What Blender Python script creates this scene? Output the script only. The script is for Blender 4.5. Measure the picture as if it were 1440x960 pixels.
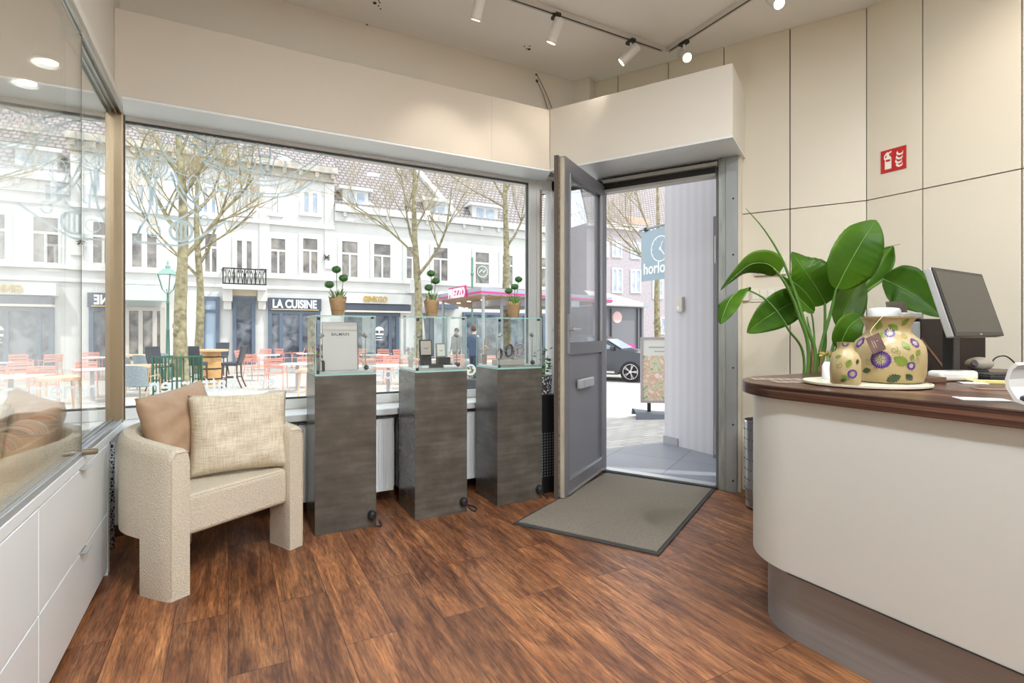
import bpy, bmesh, math, random
from mathutils import Vector, Matrix, Euler
R_ = math.radians
for _o in list(bpy.data.objects): bpy.data.objects.remove(_o)
SC = bpy.context.scene
COL = SC.collection

# ---------------------------------------------------------------- camera
YAW = 28.33
EYE = 1.15
cam = bpy.data.cameras.new('camera'); cam.sensor_width = 36; cam.lens = 740/1440*36
cam.shift_y = -14/1440; cam.clip_start = .05; cam.clip_end = 300
co = bpy.data.objects.new('camera', cam); COL.objects.link(co)
co.location = (0, 0, EYE); co.rotation_euler = (R_(90), 0, R_(-YAW)); SC.camera = co
FW = Vector((math.sin(R_(YAW)), math.cos(R_(YAW)), 0)); RT = Vector((math.cos(R_(YAW)), -math.sin(R_(YAW)), 0))

# ---------------------------------------------------------------- world, sun, exposure
SC.view_settings.view_transform = 'Standard'; SC.view_settings.look = 'None'
SC.view_settings.gamma = 1; SC.view_settings.use_curve_mapping = False
SC.view_settings.exposure = 0.0
SKY_STRENGTH = 2.2; SUN_STRENGTH = 3.4
w = bpy.data.worlds.new('world'); SC.world = w; w.use_nodes = True
wb = w.node_tree.nodes['Background']; wb.inputs[0].default_value = (.90, .95, 1.0, 1); wb.inputs[1].default_value = SKY_STRENGTH
sl = bpy.data.lights.new('sun', 'SUN'); sl.energy = SUN_STRENGTH; sl.angle = R_(1.5); sl.color = (1, .96, .9)
so = bpy.data.objects.new('sun', sl); COL.objects.link(so); so.location = (8, -6, 18)
so.rotation_euler = Vector((.40, -.34, .85)).to_track_quat('Z', 'Y').to_euler()
SC.cycles.use_denoising = True
SC.cycles.max_bounces = 10; SC.cycles.diffuse_bounces = 5; SC.cycles.glossy_bounces = 5
SC.cycles.transparent_max_bounces = 24; SC.cycles.transmission_bounces = 6
SC.cycles.caustics_reflective = False; SC.cycles.caustics_refractive = False
SC.cycles.sample_clamp_indirect = 6

# ---------------------------------------------------------------- pixel/world helpers (1440 x 960)
def ray(px): return FW + RT*((px-720)/740)
def atT(px, py, t): v = ray(px)*t; v.z = EYE-(py-466)*t/740; return v
def atY(px, py, Y): return atT(px, py, Y/ray(px).y)
def atX(px, py, X): return atT(px, py, X/ray(px).x)
def floorp(px, py, z=0): return atT(px, py, 740*(EYE-z)/(py-466))
GZ = -.42
def gz(y): return -.03 if y < 4.3 else (GZ if y > 10 else -.03+(GZ+.03)*(y-4.3)/5.7)
def gp(px, py):                      # a point on the street
    t = 740*(EYE-GZ)/(py-466)
    for _ in range(30): t = .5*t+.5*740*(EYE-gz(ray(px).y*t))/(py-466)
    v = ray(px)*t; v.z = gz(v.y); return v
# the slanted wall with the door: a = along the wall to the right, b = outward
DN = Vector((.873, .488, 0)).normalized(); DA = Vector((DN.y, -DN.x, 0))
MW = Matrix((( DA.x, DN.x, 0, 0), (DA.y, DN.y, 0, 0), (0, 0, 1, 0), (0, 0, 0, 1)))
def a_of(px, D):
    r = ray(px); t = D/r.dot(DN); return (r*t).dot(DA)
def z_of(px, py, D):
    r = ray(px); t = D/r.dot(DN); return EYE-(py-466)*t/740

# ---------------------------------------------------------------- materials
MATS = {}
def new_mat(name):
    m = bpy.data.materials.new(name); m.use_nodes = True; MATS[name] = m
    return m, m.node_tree, m.node_tree.nodes['Principled BSDF']
def mat(name, col, rough=.5, metal=0, noise=0, nscale=20, bump=0, bscale=200, spec=.5, emit=None, estr=0, trans=0, stretch=None, sss=0, alpha=None):
    if name in MATS: return MATS[name]
    m, nt, b = new_mat(name); N, L = nt.nodes, nt.links
    b.inputs['Base Color'].default_value = (*col, 1); b.inputs['Roughness'].default_value = rough
    b.inputs['Metallic'].default_value = metal; b.inputs['Specular IOR Level'].default_value = spec
    if trans: b.inputs['Transmission Weight'].default_value = trans
    if emit: b.inputs['Emission Color'].default_value = (*emit, 1); b.inputs['Emission Strength'].default_value = estr
    if noise or bump:
        tc = N.new('ShaderNodeTexCoord'); mp = N.new('ShaderNodeMapping'); L.new(tc.outputs['Object'], mp.inputs[0])
        if stretch: mp.inputs['Scale'].default_value = stretch
    if noise:
        n = N.new('ShaderNodeTexNoise'); n.inputs['Scale'].default_value = nscale; n.inputs['Detail'].default_value = 6
        L.new(mp.outputs[0], n.inputs['Vector'])
        r = N.new('ShaderNodeValToRGB'); L.new(n.outputs[0], r.inputs[0])
        r.color_ramp.elements[0].position = .3; r.color_ramp.elements[1].position = .7
        r.color_ramp.elements[0].color = (*[max(0, c*(1-noise)) for c in col], 1)
        r.color_ramp.elements[1].color = (*[min(1, c*(1+noise)) for c in col], 1)
        L.new(r.outputs[0], b.inputs['Base Color'])
    if bump:
        n2 = N.new('ShaderNodeTexNoise'); n2.inputs['Scale'].default_value = bscale; n2.inputs['Detail'].default_value = 4
        L.new(mp.outputs[0], n2.inputs['Vector'])
        bp = N.new('ShaderNodeBump'); bp.inputs['Strength'].default_value = bump; bp.inputs['Distance'].default_value = .01
        L.new(n2.outputs[0], bp.inputs['Height']); L.new(bp.outputs[0], b.inputs['Normal'])
    return m
def ramp(nt, fac, stops):
    r = nt.nodes.new('ShaderNodeValToRGB'); nt.links.new(fac, r.inputs[0]); e = r.color_ramp.elements
    e[0].position, e[0].color = stops[0][0], (*stops[0][1], 1); e[1].position, e[1].color = stops[-1][0], (*stops[-1][1], 1)
    for p, c in stops[1:-1]:
        x = e.new(p); x.color = (*c, 1)
    return r.outputs[0]
def glass_mat(name, tint=(1, 1, 1), r0=.04, gain=1.0, power=5, rough=.0):
    m = bpy.data.materials.new(name); m.use_nodes = True; MATS[name] = m; nt = m.node_tree; N, L = nt.nodes, nt.links
    for n in list(N): N.remove(n)
    out = N.new('ShaderNodeOutputMaterial'); mx = N.new('ShaderNodeMixShader'); tr = N.new('ShaderNodeBsdfTransparent'); gl = N.new('ShaderNodeBsdfGlossy')
    tr.inputs[0].default_value = (*tint, 1); gl.inputs['Roughness'].default_value = rough; gl.inputs[0].default_value = (1, 1, 1, 1)
    g = N.new('ShaderNodeNewGeometry'); dt = N.new('ShaderNodeVectorMath'); dt.operation = 'DOT_PRODUCT'
    L.new(g.outputs['Normal'], dt.inputs[0]); L.new(g.outputs['Incoming'], dt.inputs[1])
    def M(op, a, b):
        n = N.new('ShaderNodeMath'); n.operation = op
        for i, v in enumerate((a, b)):
            if v is None: continue
            if isinstance(v, (int, float)): n.inputs[i].default_value = v
            else: L.new(v, n.inputs[i])
        return n.outputs[0]
    ab = M('ABSOLUTE', dt.outputs['Value'], None); q = M('SUBTRACT', 1.0, ab); p = M('POWER', q, power)
    f = M('MULTIPLY', p, (1-r0)*gain); f = M('ADD', f, r0); f = M('MINIMUM', f, 1.0)
    L.new(f, mx.inputs[0]); L.new(tr.outputs[0], mx.inputs[1]); L.new(gl.outputs[0], mx.inputs[2]); L.new(mx.outputs[0], out.inputs[0])
    return m
G_WIN = glass_mat('shop_window_glass', (.97, .985, .98), .008)
G_CASE = glass_mat('sliding_glass', (.97, .98, .965), .06, 1.1, 3.1)
G_BOX = glass_mat('display_glass', (.975, .99, .985), .03)
G_DOOR = glass_mat('door_glass', (.93, .95, .96), .08, 1.1, 3.2)
M_EDGE = mat('glass_edge', (.35, .62, .60), .15, spec=.8)
M_WALL = mat('wall_paint', (.72, .68, .61), .75, bump=.03, bscale=250)
M_BEAM = mat('wall_paint_shaded', (.69, .635, .555), .7, bump=.03, bscale=250)  # wall paint made darker and tan, shadow and warm lamplight put into its tone
M_CEIL = mat('ceiling_paint', (.88, .885, .88), .85, bump=.03, bscale=200)
M_WHITE = mat('white_lacquer', (.82, .86, .885), .35)
M_FRAMEW = mat('white_window_frame', (.78, .79, .79), .35)
M_COUNTER = mat('counter_white', (.64, .655, .63), .38)
M_PANEL = mat('cream_panel', (.74, .68, .565), .42)
M_GAP = mat('dark_gap', (.10, .07, .05), .8)
M_STEEL = mat('brushed_steel', (.34, .35, .36), .38, .4, noise=.06, nscale=3, stretch=(1, 1, 30))
M_ALU = mat('aluminium', (.62, .64, .66), .33, .8)
M_CHROME = mat('chrome', (.75, .75, .76), .15, 1)
M_GALV = mat('galvanised_steel', (.36, .385, .37), .5, .6, noise=.18, nscale=9, stretch=(4, 4, .6))
M_ANTH = mat('anthracite_paint', (.17, .17, .19), .38)
M_DARK = mat('dark_plastic', (.018, .018, .02), .4)
M_BLACK = mat('black_metal', (.012, .012, .013), .5)
M_BRONZE = mat('bronze_profile', (.42, .33, .22), .35, .5)
M_CREAMEDGE = mat('door_edge_cream', (.52, .47, .37), .5, noise=.15, nscale=30, stretch=(1, 1, .2))
M_SIGNRED = mat('sign_red', (.52, .02, .02), .4)
M_SIGNW = mat('sign_white', (.85, .83, .76), .4)
def film(name, col, fac):
    m, nt, b = new_mat(name); N, L = nt.nodes, nt.links; b.inputs['Base Color'].default_value = (*col, 1); b.inputs['Roughness'].default_value = .7
    t = N.new('ShaderNodeBsdfTranslucent'); t.inputs[0].default_value = (*col, 1); x = N.new('ShaderNodeMixShader'); x.inputs[0].default_value = fac
    L.new(b.outputs[0], x.inputs[1]); L.new(t.outputs[0], x.inputs[2]); L.new(x.outputs[0], N['Material Output'].inputs[0]); return m
M_FROST = film('etched_film', (.52, .62, .66), .75)
M_FILM = film('window_letter_film', (.95, .97, .98), .8)
M_LETTER = mat('white_letter_film', (.92, .94, .95), .5)
def wood_floor():
    m, nt, b = new_mat('wood_floor'); N, L = nt.nodes, nt.links
    tc = N.new('ShaderNodeTexCoord'); sp = N.new('ShaderNodeSeparateXYZ'); cb = N.new('ShaderNodeCombineXYZ')
    L.new(tc.outputs['Object'], sp.inputs[0]); L.new(sp.outputs[1], cb.inputs[0]); L.new(sp.outputs[0], cb.inputs[1])
    br = N.new('ShaderNodeTexBrick'); L.new(cb.outputs[0], br.inputs['Vector']); br.offset = .37
    br.inputs['Scale'].default_value = 1; br.inputs['Mortar Size'].default_value = .0012; br.inputs['Brick Width'].default_value = 1.22
    br.inputs['Row Height'].default_value = .19; br.inputs['Color1'].default_value = (0, 0, 0, 1); br.inputs['Color2'].default_value = (1, 1, 1, 1); br.inputs['Mortar'].default_value = (.5, .5, .5, 1)
    br.inputs['Bias'].default_value = 0
    ofs = N.new('ShaderNodeVectorMath'); ofs.operation = 'MULTIPLY_ADD'; ofs.inputs[1].default_value = (7, 13, 5)
    L.new(br.outputs['Color'], ofs.inputs[0]); L.new(tc.outputs['Object'], ofs.inputs[2])
    def ns(scale, st, det=8, dist=0):
        mp = N.new('ShaderNodeMapping'); mp.inputs['Scale'].default_value = st; L.new(ofs.outputs[0], mp.inputs[0])
        n = N.new('ShaderNodeTexNoise'); n.inputs['Scale'].default_value = scale; n.inputs['Detail'].default_value = det; n.inputs['Distortion'].default_value = dist
        n.inputs['Roughness'].default_value = .65
        L.new(mp.outputs[0], n.inputs['Vector']); return n.outputs[0]
    big = ns(2.2, (4.5, 1.1, 1), 6, .8); fine = ns(16, (11, .8, 1), 9, .5); dark = ns(20, (5, .35, 1), 5, .4)
    base = ramp(nt, big, [(.28, (.085, .030, .014)), (.45, (.190, .076, .034)), (.60, (.305, .134, .058)), (.78, (.47, .23, .10))])
    f2 = ramp(nt, fine, [(.32, (.45, .40, .38)), (.5, (1, 1, 1)), (.68, (1.55, 1.45, 1.3))])
    m1 = N.new('ShaderNodeMixRGB'); m1.blend_type = 'MULTIPLY'; m1.inputs[0].default_value = .85; L.new(base, m1.inputs[1]); L.new(f2, m1.inputs[2])
    mid = ns(6, (6, .30, 1), 7, .6)
    g2 = ramp(nt, mid, [(.36, (.50, .44, .42)), (.5, (1, 1, 1)), (.62, (1.5, 1.42, 1.25))])
    mg_ = N.new('ShaderNodeMixRGB'); mg_.blend_type = 'MULTIPLY'; mg_.inputs[0].default_value = .8; L.new(m1.outputs[0], mg_.inputs[1]); L.new(g2, mg_.inputs[2]); m1 = mg_
    d2 = ramp(nt, dark, [(.60, (1, 1, 1)), (.70, (.42, .36, .33))])
    m2 = N.new('ShaderNodeMixRGB'); m2.blend_type = 'MULTIPLY'; m2.inputs[0].default_value = .8; L.new(m1.outputs[0], m2.inputs[1]); L.new(d2, m2.inputs[2])
    pl = ramp(nt, br.outputs['Color'], [(0, (.78, .76, .76)), (1, (1.18, 1.16, 1.12))])
    m3 = N.new('ShaderNodeMixRGB'); m3.blend_type = 'MULTIPLY'; m3.inputs[0].default_value = 1; L.new(m2.outputs[0], m3.inputs[1]); L.new(pl, m3.inputs[2])
    m4 = N.new('ShaderNodeMixRGB'); L.new(br.outputs['Fac'], m4.inputs[0]); L.new(m3.outputs[0], m4.inputs[1]); m4.inputs[2].default_value = (.035, .015, .008, 1)
    L.new(m4.outputs[0], b.inputs['Base Color'])
    rg = ramp(nt, fine, [(.3, (.50, .50, .50)), (.7, (.33, .33, .33))]); L.new(rg, b.inputs['Roughness'])
    bp = N.new('ShaderNodeBump'); bp.inputs['Strength'].default_value = .12; bp.inputs['Distance'].default_value = .004; L.new(fine, bp.inputs['Height']); L.new(bp.outputs[0], b.inputs['Normal'])
    return m
M_FLOOR = wood_floor()
def macassar():
    m, nt, b = new_mat('striped_dark_wood'); N, L = nt.nodes, nt.links
    tc = N.new('ShaderNodeTexCoord')
    mp = N.new('ShaderNodeMapping'); mp.inputs['Scale'].default_value = (22, .7, 120); L.new(tc.outputs['Object'], mp.inputs[0])
    n = N.new('ShaderNodeTexNoise'); n.inputs['Scale'].default_value = 1.2; n.inputs['Detail'].default_value = 5; n.inputs['Distortion'].default_value = .25; L.new(mp.outputs[0], n.inputs['Vector'])
    c = ramp(nt, n.outputs[0], [(.34, (.012, .005, .004)), (.45, (.048, .019, .012)), (.55, (.085, .035, .021)), (.68, (.17, .078, .048))])
    L.new(c, b.inputs['Base Color']); b.inputs['Roughness'].default_value = .28; b.inputs['Specular IOR Level'].default_value = .35
    return m
M_TOP = macassar()
def concrete():
    m, nt, b = new_mat('concrete_laminate'); N, L = nt.nodes, nt.links
    tc = N.new('ShaderNodeTexCoord'); oi = N.new('ShaderNodeObjectInfo'); ad = N.new('ShaderNodeVectorMath'); ad.operation = 'MULTIPLY_ADD'; ad.inputs[1].default_value = (9, 9, 9)
    L.new(oi.outputs['Location'], ad.inputs[0]); L.new(tc.outputs['Object'], ad.inputs[2])
    n1 = N.new('ShaderNodeTexNoise'); n1.inputs['Scale'].default_value = 5; n1.inputs['Detail'].default_value = 8; n1.inputs['Roughness'].default_value = .62; L.new(ad.outputs[0], n1.inputs['Vector'])
    mp = N.new('ShaderNodeMapping'); mp.inputs['Scale'].default_value = (2, 2, 14); L.new(ad.outputs[0], mp.inputs[0])
    n2 = N.new('ShaderNodeTexNoise'); n2.inputs['Scale'].default_value = 2; n2.inputs['Detail'].default_value = 6; L.new(mp.outputs[0], n2.inputs['Vector'])
    mx = N.new('ShaderNodeMixRGB'); mx.inputs[0].default_value = .4; L.new(n1.outputs[0], mx.inputs[1]); L.new(n2.outputs[0], mx.inputs[2])
    c = ramp(nt, mx.outputs[0], [(.34, (.066, .060, .051)), (.5, (.100, .091, .078)), (.66, (.150, .139, .122))])
    L.new(c, b.inputs['Base Color']); b.inputs['Roughness'].default_value = .27; b.inputs['Specular IOR Level'].default_value = .65
    return m
M_CONC = concrete()
def boucle():
    m = mat('boucle_fabric', (.78, .70, .57), .95, noise=.10, nscale=150, bump=.9, bscale=170, spec=.15); return m
M_BOUCLE = boucle()
def weave():
    m, nt, b = new_mat('slub_linen'); N, L = nt.nodes, nt.links
    tc = N.new('ShaderNodeTexCoord'); o = []
    for st in ((260, 18, 18), (18, 18, 260)):
        mp = N.new('ShaderNodeMapping'); mp.inputs['Scale'].default_value = st; L.new(tc.outputs['Object'], mp.inputs[0])
        n = N.new('ShaderNodeTexNoise'); n.inputs['Scale'].default_value = 1; n.inputs['Detail'].default_value = 2; L.new(mp.outputs[0], n.inputs['Vector']); o.append(n.outputs[0])
    mx = N.new('ShaderNodeMixRGB'); mx.inputs[0].default_value = .5; L.new(o[0], mx.inputs[1]); L.new(o[1], mx.inputs[2])
    c = ramp(nt, mx.outputs[0], [(.36, (.56, .47, .34)), (.5, (.70, .62, .48)), (.64, (.80, .73, .60))]); L.new(c, b.inputs['Base Color'])
    b.inputs['Roughness'].default_value = .9
    bp = N.new('ShaderNodeBump'); bp.inputs['Strength'].default_value = .4; bp.inputs['Distance'].default_value = .004; L.new(mx.outputs[0], bp.inputs['Height']); L.new(bp.outputs[0], b.inputs['Normal'])
    return m
M_LINEN = weave()
M_BROWNC = mat('brown_satin', (.46, .31, .205), .55, noise=.06, nscale=30, bump=.12, bscale=18)
M_MAT = mat('ribbed_mat', (.245, .215, .175), .95, noise=.45, nscale=330, bump=.5, bscale=300)
M_RUBBER = mat('mat_rubber', (.05, .05, .052), .7)

# ---------------------------------------------------------------- mesh builder
class MB:
    def __init__(s, M=None): s.v = []; s.f = []; s.M = M or Matrix.Identity(4)
    def add(s, vs, fs):
        n = len(s.v); s.v += [s.M @ Vector(p) for p in vs]; s.f += [tuple(i+n for i in f) for f in fs]; return s
    def box(s, x0, x1, y0, y1, z0, z1):
        v = [(x, y, z) for z in (z0, z1) for y in (y0, y1) for x in (x0, x1)]
        return s.add(v, [(0, 2, 3, 1), (4, 5, 7, 6), (0, 1, 5, 4), (2, 6, 7, 3), (0, 4, 6, 2), (1, 3, 7, 5)])
    def cbox(s, c, sz, rz=0, M=None):
        T = Matrix.Translation(c) @ Matrix.Rotation(rz, 4, 'Z') if M is None else Matrix.Translation(c) @ M
        h = [q/2 for q in sz]; old = s.M; s.M = old @ T; s.box(-h[0], h[0], -h[1], h[1], -h[2], h[2]); s.M = old; return s
    def prism(s, poly, z0, z1):
        n = len(poly); v = [(p[0], p[1], z0) for p in poly]+[(p[0], p[1], z1) for p in poly]
        return s.add(v, [tuple(reversed(range(n))), tuple(range(n, 2*n))]+[(i, (i+1) % n, n+(i+1) % n, n+i) for i in range(n)])
    def tube(s, pts, r, seg=8, cap=True):
        pts = [Vector(p) for p in pts]; n = len(pts); rs = r if isinstance(r, (list, tuple)) else [r]*n
        vs = []; fs = []; up = None
        for i, p in enumerate(pts):
            d = (pts[min(i+1, n-1)]-pts[max(i-1, 0)])
            if d.length < 1e-9: d = Vector((0, 0, 1))
            d.normalize()
            if up is None: up = Vector((0, 0, 1)) if abs(d.z) < .9 else Vector((1, 0, 0))
            a = d.cross(up)
            if a.length < 1e-4: a = d.cross(Vector((1, .3, 0)))
            a.normalize(); b = a.cross(d).normalized(); up = b
            for k in range(seg):
                t = 2*math.pi*k/seg; vs.append(p+(a*math.cos(t)+b*math.sin(t))*rs[i])
        for i in range(n-1):
            for k in range(seg): fs.append((i*seg+k, i*seg+(k+1) % seg, (i+1)*seg+(k+1) % seg, (i+1)*seg+k))
        if cap: fs += [tuple(reversed(range(seg))), tuple(range((n-1)*seg, n*seg))]
        return s.add(vs, fs)
    def lathe(s, prof, c=(0, 0, 0), seg=24, sx=1, sy=1, cap=True):
        vs = []; fs = []; n = len(prof)
        for r, z in prof:
            for k in range(seg):
                t = 2*math.pi*k/seg; vs.append((c[0]+r*sx*math.cos(t), c[1]+r*sy*math.sin(t), c[2]+z))
        for i in range(n-1):
            for k in range(seg): fs.append((i*seg+k, i*seg+(k+1) % seg, (i+1)*seg+(k+1) % seg, (i+1)*seg+k))
        if cap: fs += [tuple(reversed(range(seg))), tuple(range((n-1)*seg, n*seg))]
        return s.add(vs, fs)
    def ball(s, c, r, seg=14, rings=8, sc=(1, 1, 1)):
        vs = []; fs = []
        for i in range(rings+1):
            p = math.pi*i/rings
            for k in range(seg):
                t = 2*math.pi*k/seg; q = max(math.sin(p), 1e-3)
                vs.append((c[0]+r*sc[0]*q*math.cos(t), c[1]+r*sc[1]*q*math.sin(t), c[2]-r*sc[2]*math.cos(p)))
        for i in range(rings):
            for k in range(seg): fs.append((i*seg+k, i*seg+(k+1) % seg, (i+1)*seg+(k+1) % seg, (i+1)*seg+k))
        return s.add(vs, fs)
    def grid(s, fn, nu, nv):
        vs = [fn(i/nu, j/nv) for i in range(nu+1) for j in range(nv+1)]
        return s.add(vs, [(i*(nv+1)+j, (i+1)*(nv+1)+j, (i+1)*(nv+1)+j+1, i*(nv+1)+j+1) for i in range(nu) for j in range(nv)])
    def build(s, name, m, parent=None, bevel=0, smooth=None, sub=0, kind=None, label=None, solid=0, bseg=2):
        me = bpy.data.meshes.new(name)
        inv = parent_inv(parent)
        me.from_pydata([inv @ p for p in s.v], [], s.f); me.validate(); me.update()
        me.materials.append(m)
        if smooth is not None:
            for p in me.polygons: p.use_smooth = True
            if smooth < 180: me.set_sharp_from_angle(angle=R_(smooth))
        o = bpy.data.objects.new(name, me); COL.objects.link(o)
        if parent is not None: o.parent = parent
        if solid: md = o.modifiers.new('s', 'SOLIDIFY'); md.thickness = solid; md.offset = 0
        if bevel:
            md = o.modifiers.new('b', 'BEVEL'); md.width = bevel; md.segments = bseg; md.limit_method = 'ANGLE'; md.angle_limit = R_(35)
            if smooth is None:
                md.harden_normals = False
        if sub: md = o.modifiers.new('u', 'SUBSURF'); md.levels = sub; md.render_levels = sub
        if kind: o['kind'] = kind
        if label: o['label'] = label
        return o
_WM = {}
def parent_inv(p):
    M = Matrix.Identity(4)
    chain = []
    while p is not None: chain.append(p); p = p.parent
    for q in reversed(chain):
        M = M @ (Matrix.Translation(q.location) @ q.rotation_euler.to_matrix().to_4x4() @ Matrix.Diagonal((*q.scale, 1)))
    return M.inverted()
def tag(o, label, cat, group=None, kind=None):
    o['label'] = label; o['category'] = cat
    if group: o['group'] = group
    if kind: o['kind'] = kind
    return o
def thing(name, label, cat, loc=(0, 0, 0), rz=0, group=None):
    o = bpy.data.objects.new(name, None); COL.objects.link(o); o.location = loc; o.rotation_euler = (0, 0, rz); o.empty_display_size = .1
    return tag(o, label, cat, group)
def dup(root, loc, rz=0, label=None, scale=None):
    def cp(o, par):
        c = o.copy(); COL.objects.link(c)
        if par is not None: c.parent = par
        for ch in list(o.children): cp(ch, c)
        return c
    r = cp(root, None); r.location = loc; r.rotation_euler = (0, 0, rz)
    if scale: r.scale = scale
    if label: r['label'] = label
    return r
def struct(mb, name, m, **k): return mb.build(name, m, kind='structure', **k)
def text_mesh(name, s, size, m, M, parent=None, extrude=.002, width=None, bold=0, shear=0, label=None):
    """flat lettering; M maps (x right, y up, z towards the reader) into the world"""
    cu = bpy.data.curves.new(name, 'FONT'); cu.body = s; cu.size = size; cu.extrude = extrude; cu.offset = bold; cu.shear = shear
    to = bpy.data.objects.new(name, cu); COL.objects.link(to)
    dg = bpy.context.evaluated_depsgraph_get(); me = bpy.data.meshes.new_from_object(to.evaluated_get(dg))
    bpy.data.objects.remove(to)
    xs = [v.co.x for v in me.vertices]; x0, x1 = min(xs), max(xs); k = (width/(x1-x0)) if width else 1
    inv = parent_inv(parent)
    for v in me.vertices: v.co = inv @ (M @ Vector(((v.co.x-x0)*k, v.co.y, v.co.z)))
    me.name = name; me.materials.clear(); me.materials.append(m)
    o = bpy.data.objects.new(name, me); COL.objects.link(o)
    if parent is not None: o.parent = parent
    if label: o['label'] = label
    return o
def frameM(o, x, y):
    x = Vector(x).normalized(); y = Vector(y).normalized(); z = x.cross(y)
    return Matrix(((x.x, y.x, z.x, o[0]), (x.y, y.y, z.y, o[1]), (x.z, y.z, z.z, o[2]), (0, 0, 0, 1)))
def arc(c, r, a0, a1, n=8): return [(c[0]+r*math.cos(R_(a0+(a1-a0)*i/n)), c[1]+r*math.sin(R_(a0+(a1-a0)*i/n))) for i in range(n+1)]
def curve(pts, n=6):
    """Catmull-Rom through pts"""
    P = [Vector(p) for p in pts]; P = [P[0]*2-P[1]]+P+[P[-1]*2-P[-2]]; out = []
    for i in range(1, len(P)-2):
        for k in range(n):
            t = k/n; a, b, c, d = P[i-1], P[i], P[i+1], P[i+2]
            out.append(.5*((2*b)+(c-a)*t+(2*a-5*b+4*c-d)*t*t+(3*b-a-3*c+d)*t**3))
    out.append(P[-2]); return out
# ================================================================ ROOM SHELL
CZ = 3.261                                    # ceiling
XL, XR = -.54, 3.663                          # wall above the case, panelled wall
YW, YG, YS, YB = 3.66, 3.80, 3.50, 3.50       # wall, glass, sill front, beam front
DP = 4.137                                    # slanted panelled wall plane
def WP(a, b): v = DA*a+DN*b; return (v.x, v.y)
cornerR = (XR, 1.924)
poly_floor = [(-1.3, -4), (XR+.1, -4), (XR+.1, 1.93), WP(-.66, 4.2), WP(-.66, 4.10), WP(-1.75, 4.10), (2.56, YG), (-1.3, YG)]
struct(MB().prism(poly_floor, -.12, 0), 'floor', M_FLOOR)
struct(MB().prism([(-1.3, -4), (XR+.2, -4), (XR+.2, 1.95), WP(-.3, 4.22), WP(-2.3, 4.22), (2.6, 3.9), (-1.3, 4.0)], CZ, CZ+.15), 'ceiling', M_CEIL)
# behind the camera
struct(MB().box(-1.3, XR+.2, -4.15, -4, 0, CZ), 'wall_back', M_WALL)
struct(MB().box(-1.3, -1.16, -4, 4.0, 0, CZ), 'wall_left', M_WALL)
# wall above the display case
struct(MB().box(-1.16, XL, -4, 4.0, 2.40, CZ), 'wall_left_upper', M_WALL)
# window wall: low wall, wall above, beam
struct(MB().box(-1.16, 2.60, YW, YG+.1, 0, .58), 'wall_window_low', M_WHITE)
struct(MB().box(XL, 2.7, YW, YG+.2, 2.42, CZ), 'wall_window_upper', M_WALL)
cb = Vector((2.2325, YB))
struct(MB().prism([(XL, YB), (2.2325, YB), (2.40, YG+.1), (XL, YG+.1)], 2.42, 2.891), 'trim_1', M_BEAM, bevel=.004)
# thin joint in the beam
struct(MB().box(1.715, 1.718, YB-.0008, YB+.01, 2.42, 2.89), 'trim_2', mat('joint_line', (.62, .55, .46), .8))
# white soffit board below beam
struct(MB().prism([(XL, YB-.002), (2.2325, YB-.002), (2.36, YG), (XL, YG)], 2.408, 2.4195), 'trim_3', M_WHITE)
# sill
struct(MB().box(-.545, 2.36, YS, YG, .59, .635), 'trim_4', M_WHITE, bevel=.006)
# brown skirting under window wall
struct(MB().box(-.6, 2.55, YW-.014, YW, 0, .065), 'baseboard_window', mat('brown_skirting', (.12, .05, .025), .4))
# the window: outer frame members, glass
def window_1():
    fr = MB()
    fr.box(-.62, 2.26, YG-.03, YG+.04, .636, .70)            # bottom
    fr.box(-.62, 2.26, YG-.03, YG+.04, 2.385, 2.45)
    fr.box(2.195, 2.26, YG-.035, YG+.045, .636, 2.42)
    fr.box(-.66, -.60, YG-.03, YG+.04, .636, 2.42)
    o = struct(fr, 'window_1', M_FRAMEW, bevel=.004)
    MB().box(-.60, 2.195, YG-.004, YG+.004, .70, 2.385).build('pane', G_WIN, o)
    s = MB(); s.box(-.60, 2.195, YG-.010, YG+.010, .70, .712); s.box(-.60, 2.195, YG-.010, YG+.010, 2.373, 2.385); s.box(2.183, 2.195, YG-.01, YG+.01, .7, 2.385)
    s.build('glazing_seal', mat('seal', (.09, .10, .11), .6), o)
    return o
window_1()
# corner piece between the window and the door: narrow side light
def side_light():
    p = MB()
    p.box(2.26, 2.30, YG-.05, YG+.05, 0, 2.42); p.box(2.40, 2.46, YG-.05, YG+.05, 0, 2.42); p.box(2.26, 2.60, YG-.05, YG+.05, 0, .60)
    p.box(2.30, 2.60, YG-.05, YG+.05, 2.33, 2.42)
    o = struct(p, 'window_2', M_FRAMEW, bevel=.004)
    MB().box(2.30, 2.40, YG-.005, YG+.005, .6, 2.33).build('pane', G_WIN, o)
    q = MB(); q.box(2.285, 2.302, YG-.056, YG-.02, .6, 2.33); q.build('bead', M_BRONZE, o)
side_light()
struct(MB().box(2.46, 2.60, YG-.05, YG+.12, 0, 2.42), 'trim_5', M_FRAMEW)
# slanted beam box over the door
struct(MB(MW).box(-1.966, -.625, 3.645, 4.20, 2.42, 2.891), 'trim_6', mat('door_beam_paint', (.80, .76, .69), .6), bevel=.003)
struct(MB(MW).box(-1.966, -.622, 3.640, 4.20, 2.407, 2.4195), 'trim_7', M_WHITE)
# pilaster at the corner
struct(MB(MW).box(a_of(809, 4.02)-.02, a_of(829, 4.02), 4.02, DP+.05, 2.42, CZ), 'trim_8', M_WALL, bevel=.003)
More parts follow.
